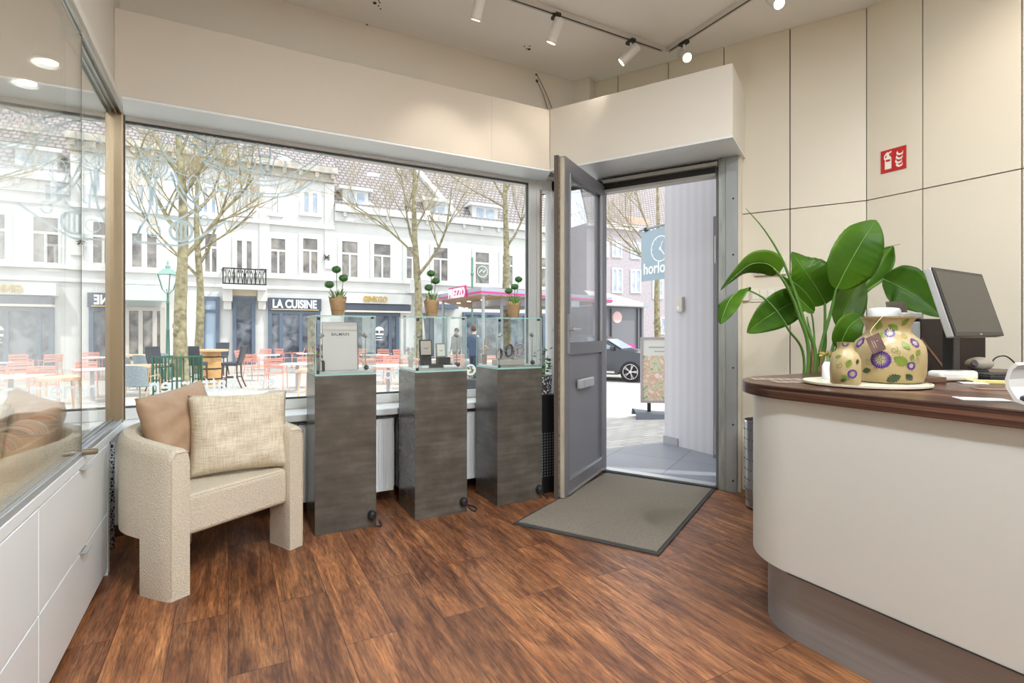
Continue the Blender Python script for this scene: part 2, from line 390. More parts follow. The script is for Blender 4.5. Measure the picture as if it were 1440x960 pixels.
# panelled walls
def panelled():
    cuts = [-2.4]+[a_of(px, DP) for px in (869, 940, 1018, 1111, 1219)]
    g = .0035; zs = (0, 2.004, CZ)
    p = MB(MW)
    for i in range(len(cuts)-1):
        for j in range(2):
            a0, a1 = cuts[i]+g, cuts[i+1]-g
            z0 = zs[j]+(g if j else 0)
            if j == 0:
                if a1 < -.66: continue
                a0 = max(a0, -.655)
            if j and cuts[i] < -.66:
                p.box(a0, a1, DP, DP+.02, 2.43, zs[2])
                if a1 > -.65: p.box(-.655, a1, DP, DP+.02, z0, 2.43)
                continue
            p.box(a0, a1, DP, DP+.02, z0, zs[j+1]-(g if j == 0 else 0))
    o = struct(p, 'wall_right_slanted', M_PANEL)
    b = MB(MW); b.box(-2.5, .15, DP+.021, DP+.16, 2.42, CZ); b.box(-.655, .15, DP+.021, DP+.16, 0, 2.42); b.build('panel_backing', M_GAP, o)
    ys = [1.924]+[atX(px, 400, XR).y for px in (1297.5, 1437)]
    while ys[-1] > -4: ys.append(ys[-1]-.62)
    p = MB()
    for i in range(len(ys)-1):
        for j in range(2): p.box(XR, XR+.02, ys[i+1]+g, ys[i]-g, zs[j]+(g if j else 0), zs[j+1]-(g if j == 0 else 0))
    o = struct(p, 'wall_right', M_PANEL)
    MB().box(XR+.021, XR+.16, -4, 1.94, 0, CZ).build('panel_backing', M_GAP, o)
panelled()
struct(MB(MW).box(-.659, -.640, 4.05, 4.32, 0, 2.42), 'trim_10', M_PANEL)
# ---------------------------------------------------------------- door frame, leaf, column
AD0, AD1, DD = -1.690, -.812, 4.08
ZD = 2.31
def door_frame():
    f = MB(MW)
    f.box(AD0-.055, AD0-.005, DD-.03, DD+.06, 0, ZD+.10); f.box(AD1+.002, AD1+.022, DD-.02, DD+.07, 0, ZD+.06)
    f.box(AD0-.055, AD1+.022, DD-.02, DD+.06, ZD, ZD+.045)
    o = struct(f, 'door_1', M_ANTH, bevel=.003)
    d = MB(MW); d.box(AD0-.05, AD1+.02, DD-.015, DD+.05, ZD+.0455, ZD+.11); d.build('header_recess', M_BLACK, o)
    l = MB(MW); l.box(AD0-.0, AD1, DD-.035, DD+.05, ZD-.022, ZD-.001); l.box(AD0, AD1+.02, DD-.06, DD-.021, ZD+.048, ZD+.075); l.build('header_strip', mat('grey_strip', (.50, .49, .46), .4, .3), o)
    t = MB(MW); t.box(AD0, AD1, DD-.035, DD+.05, .001, .022); t.build('threshold', M_ALU, o)
    t = MB(MW); t.box(AD0-.05, AD1+.02, DD-.06, DD-.036, .001, .014); t.build('threshold_seal', M_BLACK, o)
    k = MB(MW); k.box(AD0, AD1, DD-.0225, DD-.0205, ZD+.001, ZD+.046); k.build('head_rail', M_BLACK, o)
    h = MB(MW)
    for z in (.35, 1.75): h.box(AD1-.006, AD1+.002, DD-.03, DD+.0, z-.1, z+.1)
    h.build('strike_plate', M_ALU, o)
    # grey-green upper boards between header and soffit
    u = MB(MW); u.box(AD0-.2, AD1+.02, DD-.01, DD+.1, ZD+.111, 2.406); u.build('head_board', mat('grey_green', (.44, .45, .42), .5), o)
door_frame()
def door_leaf():
    hinge = Vector((*WP(AD0+.01, DD-.005), 0)); near = Vector((2.036, 2.990, 0))
    u = (near-hinge).normalized(); L = .865; th = .066
    M = frameM(hinge, u, Vector((0, 0, 1)))            # local x along leaf, y up, z = u x up
    zdir = M.to_3x3() @ Vector((0, 0, 1))              # one side of the leaf
    o = bpy.data.objects.new('door_2', None); COL.objects.link(o); o.location = hinge; o['kind'] = 'structure'
    s = 1 if zdir.dot(Vector((-1, 1, 0))) > 0 else -1  # +s = towards the window
    z0, z1 = sorted((0, s*th))
    H0, H1 = .018, 2.345
    f = MB(M)
    st = .085
    f.box(0, st, H0, H1, z0, z1); f.box(L-st, L, H0, H1, z0, z1)
    f.box(st, L-st, H1-st-.01, H1, z0, z1); f.box(st, L-st, H0, H0+.10, z0, z1); f.box(st, L-st, .985, 1.075, z0, z1)
    f.build('leaf_frame', M_ANTH, o, bevel=.003)
    p = MB(M); zc = s*th*.5; p.box(st, L-st, H0+.10, .985, zc-.014, zc+.014); p.build('lower_panel', mat('door_panel', (.20, .20, .225), .35), o)
    g = MB(M); g.box(st, L-st, 1.075, H1-st-.01, zc-.01, zc+.01); g.build('pane', G_DOOR, o)
    b = MB(M)
    zf = -s*.004
    b0, b1 = sorted((zf, s*.012))
    b.box(st, st+.012, 1.075, H1-st-.01, b0, b1); b.box(L-st-.012, L-st, 1.075, H1-st-.01, b0, b1); b.build('glazing_bead', mat('bead_light', (.40, .40, .42), .4), o)
    e = MB(M); e0, e1 = sorted((s*.006, s*.034)); e.box(L, L+.006, H0, H1-.01, e0, e1); e.build('edge_strip', M_CREAMEDGE, o, label='cream strip along the door edge')
    e = MB(M); e0, e1 = sorted((s*.035, s*.050)); e.box(L, L+.004, H0+.02, H1-.02, e0, e1); e.build('lock_rail', mat('worn_rail', (.20, .15, .10), .6, noise=.4, nscale=40), o)
    e = MB(M); e0, e1 = sorted((s*.050, s*.078)); e.box(L-.02, L+.012, H0, H1+.01, e0, e1); e.build('rebate_lip', mat('rebate', (.10, .085, .075), .5), o)
    k = MB(M)
    k0, k1 = sorted((-s*.001, -s*.010)); k.box(L-.062, L-.03, 1.00, 1.27, k0, k1)
    hh = k.build('handle_plate', M_STEEL, o)
    k = MB(M); zz = -s*.045
    k.tube([(L-.046, 1.165, -s*.005), (L-.046, 1.165, zz)], .009, 10); k.tube([(L-.046, 1.165, zz), (L-.10, 1.165, zz), (L-.165, 1.165, zz)], .009, 10)
    k.build('lever_handle', M_CHROME, o, smooth=40)
    k = MB(M); zz = s*(th+.045)
    k.tube([(L-.046, 1.165, s*th), (L-.046, 1.165, zz), (L-.15, 1.165, zz)], .009, 8); k.build('lever_handle', M_CHROME, o, smooth=40)
    m0, m1 = sorted((s*.010, -s*.022))
    k = MB(M); k.box(.33, .63, .735, .805, m0, m1); bx = k.build('letter_slot', mat('slot_silver', (.66, .66, .68), .3, .6), o, bevel=.01, bseg=3)
    m0, m1 = sorted((-s*.022, -s*.026)); k = MB(M); k.box(.36, .56, .745, .795, m0, m1); k.build('flap', M_ALU, bx, bevel=.002)
    k = MB(M); k0, k1 = sorted((-s*.001, -s*.010)); k.box(.06, L-.05, H0+.008, H0+.026, k0, k1); k.build('weather_strip', M_ALU, o, label='light strip along the foot of the door')
    k = MB(M); k0, k1 = sorted((s*.0, s*.018)); k.box(st, L-st, H0+.1, H0+.118, k0, k1); k.build('panel_bead', M_ALU, o)
    # closer arm
    k = MB(M); k.box(.05, .12, H1+.001, H1+.02, z0, z1); k.build('closer_bracket', M_BLACK, o)
door_leaf()
def column():
    c = MB(MW)
    c.box(AD1+.024, AD1+.075, 4.035, 4.12, 0, 2.405)
    o = tag(c.build('steel_column', M_GALV, bevel=.003), 'galvanised steel column standing right of the open door', 'column')
    c = MB(MW); c.box(AD1+.0755, AD1+.152, 4.022, 4.034, 0, 2.405); c.box(AD1+.140, AD1+.152, 4.034, 4.13, 0, 2.405)
    c.build('flange', mat('flange_grey', (.34, .36, .37), .45, .5), o, bevel=.002)
    for px, py in ((1031, 279), (1031, 358), (1031, 438), (1031, 517), (1031, 597), (1031, 676)):
        a = a_of(px, 4.02); z = z_of(px, py, 4.02)
        b = MB(MW @ Matrix.Translation((a, 4.0205, z)) @ Matrix.Rotation(R_(90), 4, 'X')); b.lathe([(.0065, -.002), (.0065, .004)], seg=10); b.build('bolt', M_BLACK, o)
column()
# holes and wires high on the wall and the ceiling
def holes():
    def cluster(px, py, n, lab):
        t = (CZ-EYE)*740/(466-py); c = ray(px)*t
        m = MB(); rnd = random.Random(px)
        m.lathe([(.012, -.002), (.012, .001)], (c.x, c.y, CZ-.001), 10)
        for i in range(n): m.lathe([(.005, -.002), (.005, .001)], (c.x+rnd.uniform(-.05, .05), c.y+rnd.uniform(-.05, .05), CZ-.001), 8)
        tag(m.build('ceiling_holes', M_BLACK), lab, 'hole')
    cluster(527, 4, 4, 'small cluster of dark screw holes in the ceiling at the top edge')
    cluster(744, 69, 3, 'small cluster of dark screw holes in the ceiling left of the track')
    p = atY(516, 34, YW-.002); m = MB(Matrix.Translation(p) @ Matrix.Rotation(R_(90), 4, 'X')); m.lathe([(.009, 0), (.009, .004)], seg=8)
    tag(m.build('wall_hole', M_GAP), 'dark screw hole where the upper window wall meets the ceiling', 'hole')
    for (px, py, r, lab) in ((754, 105, .009, 'upper small drilled cable hole in the wall corner'), (755, 114, .013, 'larger drilled cable hole just below another in the wall corner')):
        p = atY(px, py, YW-.002); m = MB(Matrix.Translation(p) @ Matrix.Rotation(R_(90), 4, 'X')); m.lathe([(r, 0), (r, .004)], seg=10)
        tag(m.build('wall_hole', M_GAP), lab, 'hole')
    for a, b_, lab in (((755, 105), (776, 152), 'thin dark cable hanging from the upper hole in the wall corner'), ((756, 115), (770, 153), 'thin cable hanging from the lower hole in the wall corner')):
        p = atY(a[0], a[1], YW-.01); q = atY(b_[0], b_[1], YW-.012); mid = (p+q)/2; mid.y -= .01
        m = MB(); m.tube(curve([p, mid, q]), .0028, 6); tag(m.build('loose_cable', M_GAP), lab, 'cable')
holes()
# ---------------------------------------------------------------- track lights
M_TRACK = mat('track_white', (.62, .60, .57), .4)
def track(x0, y0, x1, y1, lab):
    d = Vector((x1-x0, y1-y0, 0)); L = d.length; M = Matrix.Translation((x0, y0, CZ)) @ Matrix.Rotation(math.atan2(d.y, d.x), 4, 'Z')
    m = MB(M); m.box(0, L, -.019, -.008, -.032, -.001); m.box(0, L, .008, .019, -.032, -.001); m.box(0, L, -.008, .008, -.012, -.001)
    o = tag(m.build('track_rail', M_TRACK), lab, 'track')
    m = MB(M); m.box(0.02, L-.02, -.0075, .0075, -.030, -.013); m.build('conductor_slot', M_DARK, o)
track(-.3, 2.905, 2.84, 2.905, 'white ceiling track running parallel to the shop window')
track(2.88, 2.90, 2.88, -2.6, 'white ceiling track running back along the panelled wall')
track(.9, -2.6, .9, -.35, 'added unseen ceiling track over the back of the shop')  # added out of view to carry extra fill spots
M_LAMP = mat('lamp_glow', (1, .9, .7), .5, emit=(1, .80, .52), estr=14)
M_LAMPOFF = mat('lamp_face', (.5, .5, .5), .3)
def spot(x, y, aim, lab, lit=True, power=40, size=70):
    o = thing('track_spotlight', lab, 'lamp', (x, y, CZ), 0, 'track spotlights on the ceiling')
    MB().box(x-.018, x+.018, y-.035, y+.035, CZ-.052, CZ-.033).build('adapter', M_DARK, o)
    m = MB(); m.tube([(x, y, CZ-.05), (x, y, CZ-.095)], .008, 8); m.build('stem', M_WHITE, o)
    c = Vector((x, y, CZ-.125)); d = (Vector(aim)-c).normalized(); q = d.to_track_quat('Z', 'Y').to_matrix().to_4x4()
    m = MB(Matrix.Translation(c) @ q); m.lathe([(.030, -.065), (.033, -.06), (.033, .085), (.030, .088), (.028, .08)], seg=24); m.build('head', mat('spot_white', (.74, .72, .69), .4), o, smooth=40)
    m = MB(Matrix.Translation(c) @ q); m.lathe([(.027, .082), (.027, .0865)], seg=20); m.build('lamp_face', M_LAMP if lit else M_LAMPOFF, o)
    if lit:
        l = bpy.data.lights.new('spot', 'SPOT'); l.energy = power; l.spot_size = R_(size); l.spot_blend = .8; l.color = (1, .88, .74); l.shadow_soft_size = .03
        lo = bpy.data.objects.new('spot_light', l); COL.objects.link(lo); lo.parent = o
        lo.location = c+d*.10-Vector((x, y, CZ)); lo.rotation_euler = (-d).to_track_quat('Z', 'Y').to_euler()
spot(1.34, 2.905, (1.30, 3.5, 2.1), 'leftmost white track spotlight hanging above the beam', True, 13)
spot(1.895, 2.905, (1.72, 3.45, 2.1), 'white cylindrical track spotlight left of the track corner pointing down', True, 13)
spot(2.53, 2.905, (2.15, 3.3, 2.68), 'white track spotlight near the track corner tilted to the left', True, 13)
spot(2.88, 2.74, (2.0, 1.0, 1.5), 'glowing spotlight at the track corner aimed at the viewer', True, 12)
spot(2.88, 2.03, (1.9, .3, 1.2), 'glowing spotlight on the right track at the top edge', True, 12)
spot(2.88, .75, (3.6, .9, 2.2), 'added unseen track spotlight above the counter aimed at the panelled wall', True, 22, 110)  # from here on, unseen spots added to brighten the room
spot(2.88, -.6, (1.2, 2.0, .5), 'added unseen track spotlight behind the counter aimed over the floor', True, 40, 100)
spot(.9, -.5, (1.0, 2.4, .8), 'added unseen track spotlight over the back of the shop aimed at the pedestals', True, 40, 100)
spot(.9, -1.6, (2.2, .5, .8), 'added unseen track spotlight over the back of the shop aimed at the counter', True, 24, 100)
def downlight(x, y, z, lab, power, r=.055, cat='ceiling light', area=.1):
    o = thing('downlight', lab, 'lamp', (x, y, z), 0, 'recessed downlights')
    m = MB(); m.lathe([(r*.72, -.0), (r*.72, -.006), (r*1.25, -.006), (r*1.32, 0)], (x, y, z), 28); m.build('trim_ring', M_WHITE, o, smooth=30)
    m = MB(); m.lathe([(r*.68, -.009), (r*.68, -.003)], (x, y, z), 24); m.build('lamp_face', M_LAMP, o)
    l = bpy.data.lights.new('down', 'AREA'); l.shape = 'DISK'; l.size = area; l.energy = power; l.color = (.90, .96, 1)
    lo = bpy.data.objects.new('down_light', l); COL.objects.link(lo); lo.parent = o; lo.location = (0, 0, -.02)
ROOM_W = 42  # power of each unseen downlight added to fill the room with light
for i, (x, y) in enumerate(((.5, -.9), (2.0, -1.1), (.5, -2.4), (2.0, -2.5), (.6, .7), (1.7, .55))):
    downlight(x, y, CZ, 'added unseen downlight in the ceiling at the %s' % ('front left', 'front right', 'rear left', 'rear right', 'middle left', 'middle right')[i], ROOM_W, .07, area=.16)
# ================================================================ DISPLAY CASE (left)
XC = -.50
def case():
    o = thing('display_case', 'white built-in display case with sliding glass and drawers along the left', 'display case', (XC, 2, 0))
    b = MB()
    b.box(-1.15, XC-.02, -3.5, 3.13, .06, .635); b.build('carcass', M_WHITE, o)
    MB().box(-1.15, XC-.05, -3.5, 3.13, 0, .06).build('plinth', M_DARK, o)
    b = MB(); b.box(-1.15, XC-.045, -3.5, 3.49, .636, .648); b.build('display_floor', mat('pale_oak', (.72, .58, .38), .45, noise=.12, nscale=5, stretch=(8, 1, 1)), o, label='pale oak display floor')
    b = MB(); b.box(XC-.02, XC-.001, -3.5, 3.49, .622, .658); b.build('top_edge', M_WHITE, o, bevel=.002)
    b = MB(); b.box(XC-.055, XC-.004, -3.5, 3.50, .659, .672)
    for k in (-.055, -.031, -.007): b.box(XC+k, XC+k+.004, -3.5, 3.50, .672, .680)
    b.build('lower_rail', mat('rail_grey', (.46, .49, .53), .35, .4), o, label='grey aluminium rail under the glass')
    b = MB(); b.box(XC-.055, XC, -3.5, 3.50, 2.338, 2.362)
    for k in (-.055, -.030, -.006): b.box(XC+k, XC+k+.005, -3.5, 3.50, 2.318, 2.338)
    b.build('upper_rail', mat('rail_top', (.52, .53, .50), .35, .6), o)
    MB().box(-1.15, XC-.001, -3.5, 3.50, 2.363, 2.40).build('case_ceiling', M_WALL, o)
    MB().box(-1.156, -1.15, -3.5, 3.5, .65, 2.36).build('back_panel', M_PANEL, o)
    b = MB(); b.box(XC-.055, XC, 3.485, 3.575, .66, 2.338); pp = b.build('corner_post', M_BRONZE, o, bevel=.003)
    b = MB(); b.box(XC+.0005, XC+.004, 3.523, 3.532, .67, 2.33); b.build('groove', M_GAP, pp)
    MB().box(XC-.016, XC-.010, -3.4, 2.63, .674, 2.325).build('sliding_pane', G_CASE, o)
    MB().box(XC-.044, XC-.038, 2.50, 3.485, .674, 2.325).build('sliding_pane', G_CASE, o)
    e = MB(); e.box(XC-.017, XC-.009, 2.629, 2.632, .676, 2.32); e.build('glass_edge', mat('edge_dark_glass', (.16, .15, .10), .2), o)
    # drawers
    ys = (-1.2, -.14, .96, 2.06, 3.085)
    for i in range(len(ys)-1):
        for z0, z1, hz in ((.303, .618, .618), (.035, .297, .297)):
            d = MB().box(XC-.02, XC, ys[i]+.003, ys[i+1]-.003, z0, z1).build('drawer', M_WHITE, o, bevel=.0015)
            ym = (ys[i]+ys[i+1])/2+.03
            h = MB(); h.box(XC-.01, XC+.022, ym-.045, ym+.045, hz+.0005, hz+.0035); h.build('pull_tab', M_ALU, d)
    MB().box(XC-.02, XC, 3.09, 3.13, .0, .621).build('end_stile', M_WHITE, o)
    # locks on the glass
    for (y, z) in ((2.62, .672), (1.335, .672)):
        m = MB(); m.tube([(XC-.004, y, z+.004), (XC+.038, y, z+.004)], .0125, 16); m.tube([(XC+.038, y, z+.004), (XC+.044, y, z+.004)], .010, 12); m.build('lock_cylinder', mat('lock_bronze', (.30, .24, .17), .4, .7), o, smooth=40)
case()
downlight(-.706, 3.06, 2.3625, 'recessed downlight in the display case ceiling nearer the viewer', 3.0, .045)
downlight(-.854, 3.36, 2.3625, 'recessed downlight in the display case ceiling nearer the window', 2.0, .045)
downlight(-.80, 1.7, 2.3625, 'recessed downlight in the display case outside the left edge', 5.0, .045)
# ================================================================ ARMCHAIR
CU = Vector((.83, .555, 0)).normalized(); CF = Vector((.555, -.83, 0)).normalized()
CO = Vector((-.084, 3.068, 0))
MCH = Matrix(((CU.x, CF.x, 0, CO.x), (CU.y, CF.y, 0, CO.y), (0, 0, 1, 0), (0, 0, 0, 1)))   # x = to its right arm, y = facing
def armchair():
    o = thing('armchair', 'cream boucle barrel armchair on three block legs below the shop window', 'armchair', CO)
    R, S, T, RF = .328, .275, .088, .300
    def pt(s):                                     # s = distance along the centre line; 0 = left front end
        def wd(q): k = max(0, min(1, q/S)); return RF+(R-RF)*(1-(1-k)**2)
        if s < S: return Vector((-wd(s), S-s)), Vector((-1, 0))
        a = (s-S)/R
        if a < math.pi: return Vector((-R*math.cos(a), -R*math.sin(a)*1.0)), Vector((-math.cos(a), -math.sin(a)))
        return Vector((wd(TOT-s), s-S-math.pi*R)), Vector((1, 0))
    TOT = 2*S+math.pi*R
    def top(s):
        k = math.sin(math.pi*s/TOT); return .640+.055*k**1.0
    LEG = .185
    st = [0, .012, .06, .12, .18, LEG-.02, LEG]+[LEG+.0001]+[LEG+(TOT-2*LEG)*i/30 for i in range(1, 30)]+[TOT-LEG-.0001]+[TOT-x for x in (LEG, LEG-.02, .18, .12, .06, .012, 0)]
    rows = []
    for s in st:
        c, n = pt(s); leg = s <= LEG or s >= TOT-LEG
        zb = .0 if leg else .245
        e = min(s, TOT-s); tt = T*(.90 if e < .001 else 1)
        zt = top(s)-(.014 if e < .001 else 0)
        prof = [(-1, zb), (-1, zt-.045), (-.86, zt-.016), (-.5, zt), (.5, zt), (.86, zt-.016), (1, zt-.045), (1, zb+.0)]
        if not leg: prof[0] = (-.93, zb); prof[-1] = (.93, zb)
        taper = 1.0
        rows.append([(c.x+n.x*p*tt/2*taper, c.y+n.y*p*tt/2*taper, z) for p, z in prof])
    m = MB(MCH); P = len(rows[0]); vs = [v for r in rows for v in r]; fs = []
    for i in range(len(rows)-1):
        for k in range(P): fs.append((i*P+k, (i+1)*P+k, (i+1)*P+(k+1) % P, i*P+(k+1) % P))
    fs += [tuple(range(P)), tuple(reversed(range((len(rows)-1)*P, len(rows)*P)))]
    m.add(vs, fs); b = m.build('barrel_back', M_BOUCLE, o, bevel=.02, smooth=50, bseg=4)
    # seat: D shape
    half = R-T/2+.004; hf = RF-T/2+.004
    poly = [(-hf, .255), (hf, .255), (half, .08)]+[(half*math.cos(R_(a)), -(R-T/2+.004)*math.sin(R_(a))) for a in range(0, 181, 12)]+[(-half, .08)]
    m = MB(MCH); m.prism(poly, .248, .428); m.build('seat', M_BOUCLE, o, bevel=.022, smooth=50, bseg=4)
    # piping along seams
    M_PIPE = mat('boucle_piping', (.63, .55, .43), .9)
    m = MB(MCH); m.tube([(-hf+.01, .2495, .420), (hf-.01, .2495, .420)], .003, 6); m.build('seat_piping', M_PIPE, o)
    for sx in (-1, 1):
        m = MB(MCH); x = sx*(RF+T/2-.006); m.tube([(x, S+.001, .02), (x, S+.001, .60), (x-sx*.02, S+.0, .628), (x-sx*.07, S, .628)], .003, 6); m.build('arm_piping', M_PIPE, o)
    m = MB(MCH); m.box(-.07, .07, -.36, -.25, 0, .2449); m.build('rear_leg', M_BOUCLE, o, bevel=.02, bseg=3)
armchair()
def cushion(name, M, w, h, t, m, lab, pinch=.06, seed=0):
    rnd = random.Random(seed); b = MB(M)
    def side(sg):
        def f(u, v):
            x, y = 2*u-1, 2*v-1
            ex = 1-pinch*(1-y*y)*1.0; ey = 1-pinch*(1-x*x)
            k = max(0, (1-x**4))**.55*max(0, (1-y**4))**.55
            wr = .006*math.sin(7*x+3*y+seed)+.004*math.sin(13*y-5*x)
            return (x*ex*w/2, y*ey*h/2, sg*(k*t/2+wr*k))
        return f
    b.grid(side(1), 26, 26)
    n0 = len(b.v); b.grid(side(-1), 26, 26)
    b.f = b.f[:26*26]+[tuple(reversed(f)) for f in b.f[26*26:]]
    o = b.build(name, m, smooth=180)
    bm = bmesh.new(); bm.from_mesh(o.data); bmesh.ops.remove_doubles(bm, verts=bm.verts, dist=.0004); bm.to_mesh(o.data); bm.free()
    return tag(o, lab, 'cushion')
def cushM(c, nrm, tilt, roll=0):
    n = Vector(nrm).normalized(); x = Vector((0, 0, 1)).cross(n).normalized()
    up = (Vector((0, 0, 1))*math.cos(tilt)-n*math.sin(tilt)); z = x.cross(up)
    return frameM(c, x, up) @ Matrix.Rotation(roll, 4, 'Z')
cb_ = cushion('cushion', cushM((.055, 3.065, .632), (.13, -1, 0), R_(16), R_(-1)), .465, .405, .15, M_LINEN, 'cream slub linen cushion leaning upright in front of the brown cushion')
cushion('cushion', cushM((-.205, 3.145, .660), (.80, -.62, 0), R_(13), R_(7)), .43, .42, .15, M_BROWNC, 'light brown satin cushion tucked in the left side of the armchair', .05, 3)

# ================================================================ PEDESTALS WITH GLASS CASES
PED = [(.428, 3.13), (1.0, 3.10), (1.562, 3.10)]; PW = .345; PH = .8975
PLAB = ['left', 'middle', 'right']
def pedestal(i):
    x, y = PED[i]
    o = thing('pedestal', ['tall grey concrete-look pedestal beside the armchair, leftmost of three', 'tall grey concrete-look pedestal in the middle of the three', 'tall grey concrete-look pedestal nearest the open door'][i], 'pedestal', (x+PW/2, y+PW/2, 0), 0, 'grey display pedestals')
    MB().box(x, x+PW, y, y+PW, 0, PH).build('column_body', M_CONC, o, bevel=.0015)
    px = x+PW-.028
    m = MB(Matrix.Translation((px, y-.001, .068)) @ Matrix.Rotation(R_(90), 4, 'X')); m.lathe([(.024, 0), (.024, .020), (.017, .034), (.012, .037)], seg=16, sy=1.25)
    m.build('power_inlet', M_DARK, o, smooth=40)
    # cable
    e = [[(px+.004, y-.030, .052), (px+.012, y-.045, .02), (px+.04, y-.040, .006), (px+.055, y-.01, .006), (px+.06, y+.05, .006)],
         [(px+.01, y-.030, .052), (px+.05, y-.040, .012), (px+.09, y-.01, .006), (px+.10, y+.05, .006), (px+.06, y+.12, .006)],
         [(px+.01, y-.030, .052), (px+.04, y-.045, .012), (px+.06, y-.02, .006), (px+.07, y+.05, .006), (px+.07, y+.15, .006)]][i]
    c = MB(); c.tube(curve(e), .0042, 8)
    tag(c.build('power_cable', M_DARK, smooth=180), 'black power cable on the floor at the foot of the %s pedestal' % PLAB[i], 'cable', 'pedestal cables')
    # glass case
    g = thing('glass_case', ['glass display case holding a white framed card, on the left pedestal', 'glass display case holding two small framed cards, on the middle pedestal', 'glass display case holding bracelets, on the pedestal nearest the door'][i], 'glass case', (x+PW/2, y+PW/2, PH), 0, 'glass cases on the pedestals')
    x0, x1, y0, y1, z0, z1, t = x+.003, x+PW-.003, y+.003, y+PW-.003, PH+.001, PH+.345, .006
    p = MB(); p.box(x0, x1, y0, y0+t, z0+.012, z1-t); p.build('front_pane', G_BOX, g)
    MB().box(x0, x1, y1-t, y1, z0+.012, z1-t).build('back_pane', G_BOX, g)
    MB().box(x0, x0+t, y0+t, y1-t, z0+.012, z1-t).build('side_pane', G_BOX, g)
    MB().box(x1-t, x1, y0+t, y1-t, z0+.012, z1-t).build('side_pane', G_BOX, g)
    MB().box(x0, x1, y0, y1, z1-t, z1).build('top_pane', G_BOX, g)
    q = MB(); q.box(x0, x1, y0, y1, z0, z0+.010); q.build('glass_base', M_EDGE, g, label='green-tinted glass base')
    q = MB(); q.box(x0+.012, x1-.012, y0+.012, y1-.012, z0+.0105, z0+.022); q.build('base_plate', M_ALU, g)
    q = MB(); d = .0025
    for (a, b) in ((x0, y0), (x1-d, y0), (x0, y1-d), (x1-d, y1-d)): q.box(a-.0005, a+d+.0005, b-.0005, b+d+.0005, z0+.012, z1)
    for zz in (z1-t,):
        q.box(x0-.001, x1+.001, y0-.001, y0+.0012, zz, z1+.0005); q.box(x0-.001, x1+.001, y1-.0012, y1+.001, zz, z1+.0005)
        q.box(x0-.001, x0+.0012, y0, y1, zz, z1+.0005); q.box(x1-.0012, x1+.001, y0, y1, zz, z1+.0005)
    q.build('polished_edge', M_EDGE, g, label='green-tinted polished glass edges')
    for (a, b, c_) in ((x0+.012, y0+t, z1-.028), (x1-.026, y0+t, z1-.018), (x0+.008, y0+t, z0+.012)):
        MB().box(a, a+.016, b, b+.012, c_, c_+.016).build('corner_clip', M_DARK, g)
    # little led spots
    for (a, b, sg) in ((x0+.034, y0+.04, 1), (x1-.050, y0+.045, -1)):
        s = MB(); s.lathe([(.008, 0), (.008, .003), (.0035, .006), (.003, .20), (.003, .205)], (a, b, z0+.022), 10); r = s.build('led_stem', M_CHROME, g, smooth=40)
        s = MB(Matrix.Translation((a, b, z0+.225)) @ Matrix.Rotation(R_(50*sg), 4, 'Y')); s.lathe([(.006, -.012), (.011, -.008), (.013, .016), (.011, .018)], seg=14); s.build('led_head', M_STEEL, r, smooth=40)
    s = MB(); s.ball((x1-.045, y0+.045, z0+.038), .0155); tag(s.build('decor_ball', mat('ball_brown', (.10, .065, .05), .35, noise=.5, nscale=60)), 'small brown ball in the right corner of the %s glass case' % PLAB[i], 'ball', 'brown balls in the glass cases')
    return x0, y0, z0+.022
Z1 = [pedestal(i) for i in range(3)]
# framed card in the left case
def card():
    x0, y0, z = Z1[0]; M = frameM((x0+.052, y0+.085, z+.002), (1, 0, 0), (0, .08, 1))
    o = MB(M); o.box(0, .206, 0, .284, -.008, .0); c = o.build('display_card', mat('card_frame', (.10, .10, .11), .4), bevel=.001)
    tag(c, 'large white brand card with black lettering standing in the left glass case', 'card')
    f = MB(M); f.box(.002, .200, .001, .282, .0002, .0015); f.build('card_face', mat('card_white', (.62, .61, .61), .5), c)
    text_mesh('lettering', 'BALMAIN', .026, M_BLACK, M @ Matrix.Translation((.052, .203, .0016)), c, .0002, width=.100, bold=.0002)
    l = MB(M); l.box(.075, .128, .193, .1945, .0016, .0019); l.build('sub_line', mat('grey_print', (.35, .35, .35), .5), c)
card()
# small vase with yellow and purple flowers
def small_flowers(x, y, z, lab, yl=True, s=1):
    o = thing('flower_vase', lab, 'flowers', (x, y, z))
    m = MB(); m.lathe([(.017*s, 0), (.021*s, .075*s), (.019*s, .077*s), (.015*s, .07*s)], (x, y, z), 16); m.build('vase', mat('vase_grey', (.28, .29, .29), .4), o, smooth=40)
    rnd = random.Random(int(x*1000))
    a = MB(); p = MB(); l = MB()
    for k in range(16):
        c = (x+rnd.uniform(-.026, .026)*s, y+rnd.uniform(-.022, .022)*s, z+(.105+rnd.uniform(-.025, .045))*s)
        tgt = a if k % 2 else p
        for q in range(4): tgt.ball((c[0]+rnd.uniform(-.007, .007), c[1]+rnd.uniform(-.007, .007), c[2]+rnd.uniform(-.006, .006)), .0068*s, 7, 5, (1, 1, .7))
        l.tube([(x, y, z+.06*s), c], .0012, 4); l.tube([(c[0], c[1], c[2]-.03*s), (c[0]+rnd.uniform(-.02, .02), c[1], c[2]-.01*s)], [.004, .0005], 4)
    a.build('yellow_blossom', mat('yellow_petal', (.85, .62, .03), .6), o, label='yellow blossoms'); p.build('purple_blossom', mat('purple_petal', (.22, .10, .45), .6), o, label='purple blossoms'); l.build('stems', mat('stem_green', (.10, .25, .05), .6), o)
x0, y0, z = Z1[0]; small_flowers(x0+.030, y0+.125, z, 'yellow and purple flowers in a small grey vase in the left glass case')
m = MB(); m.lathe([(.009, 0), (.009, .05), (.006, .06), (.003, .063)], (x0+.052, y0+.060, z), 12); tag(m.build('small_bottle', M_DARK, smooth=40), 'tiny dark bottle left of the brand card', 'bottle')
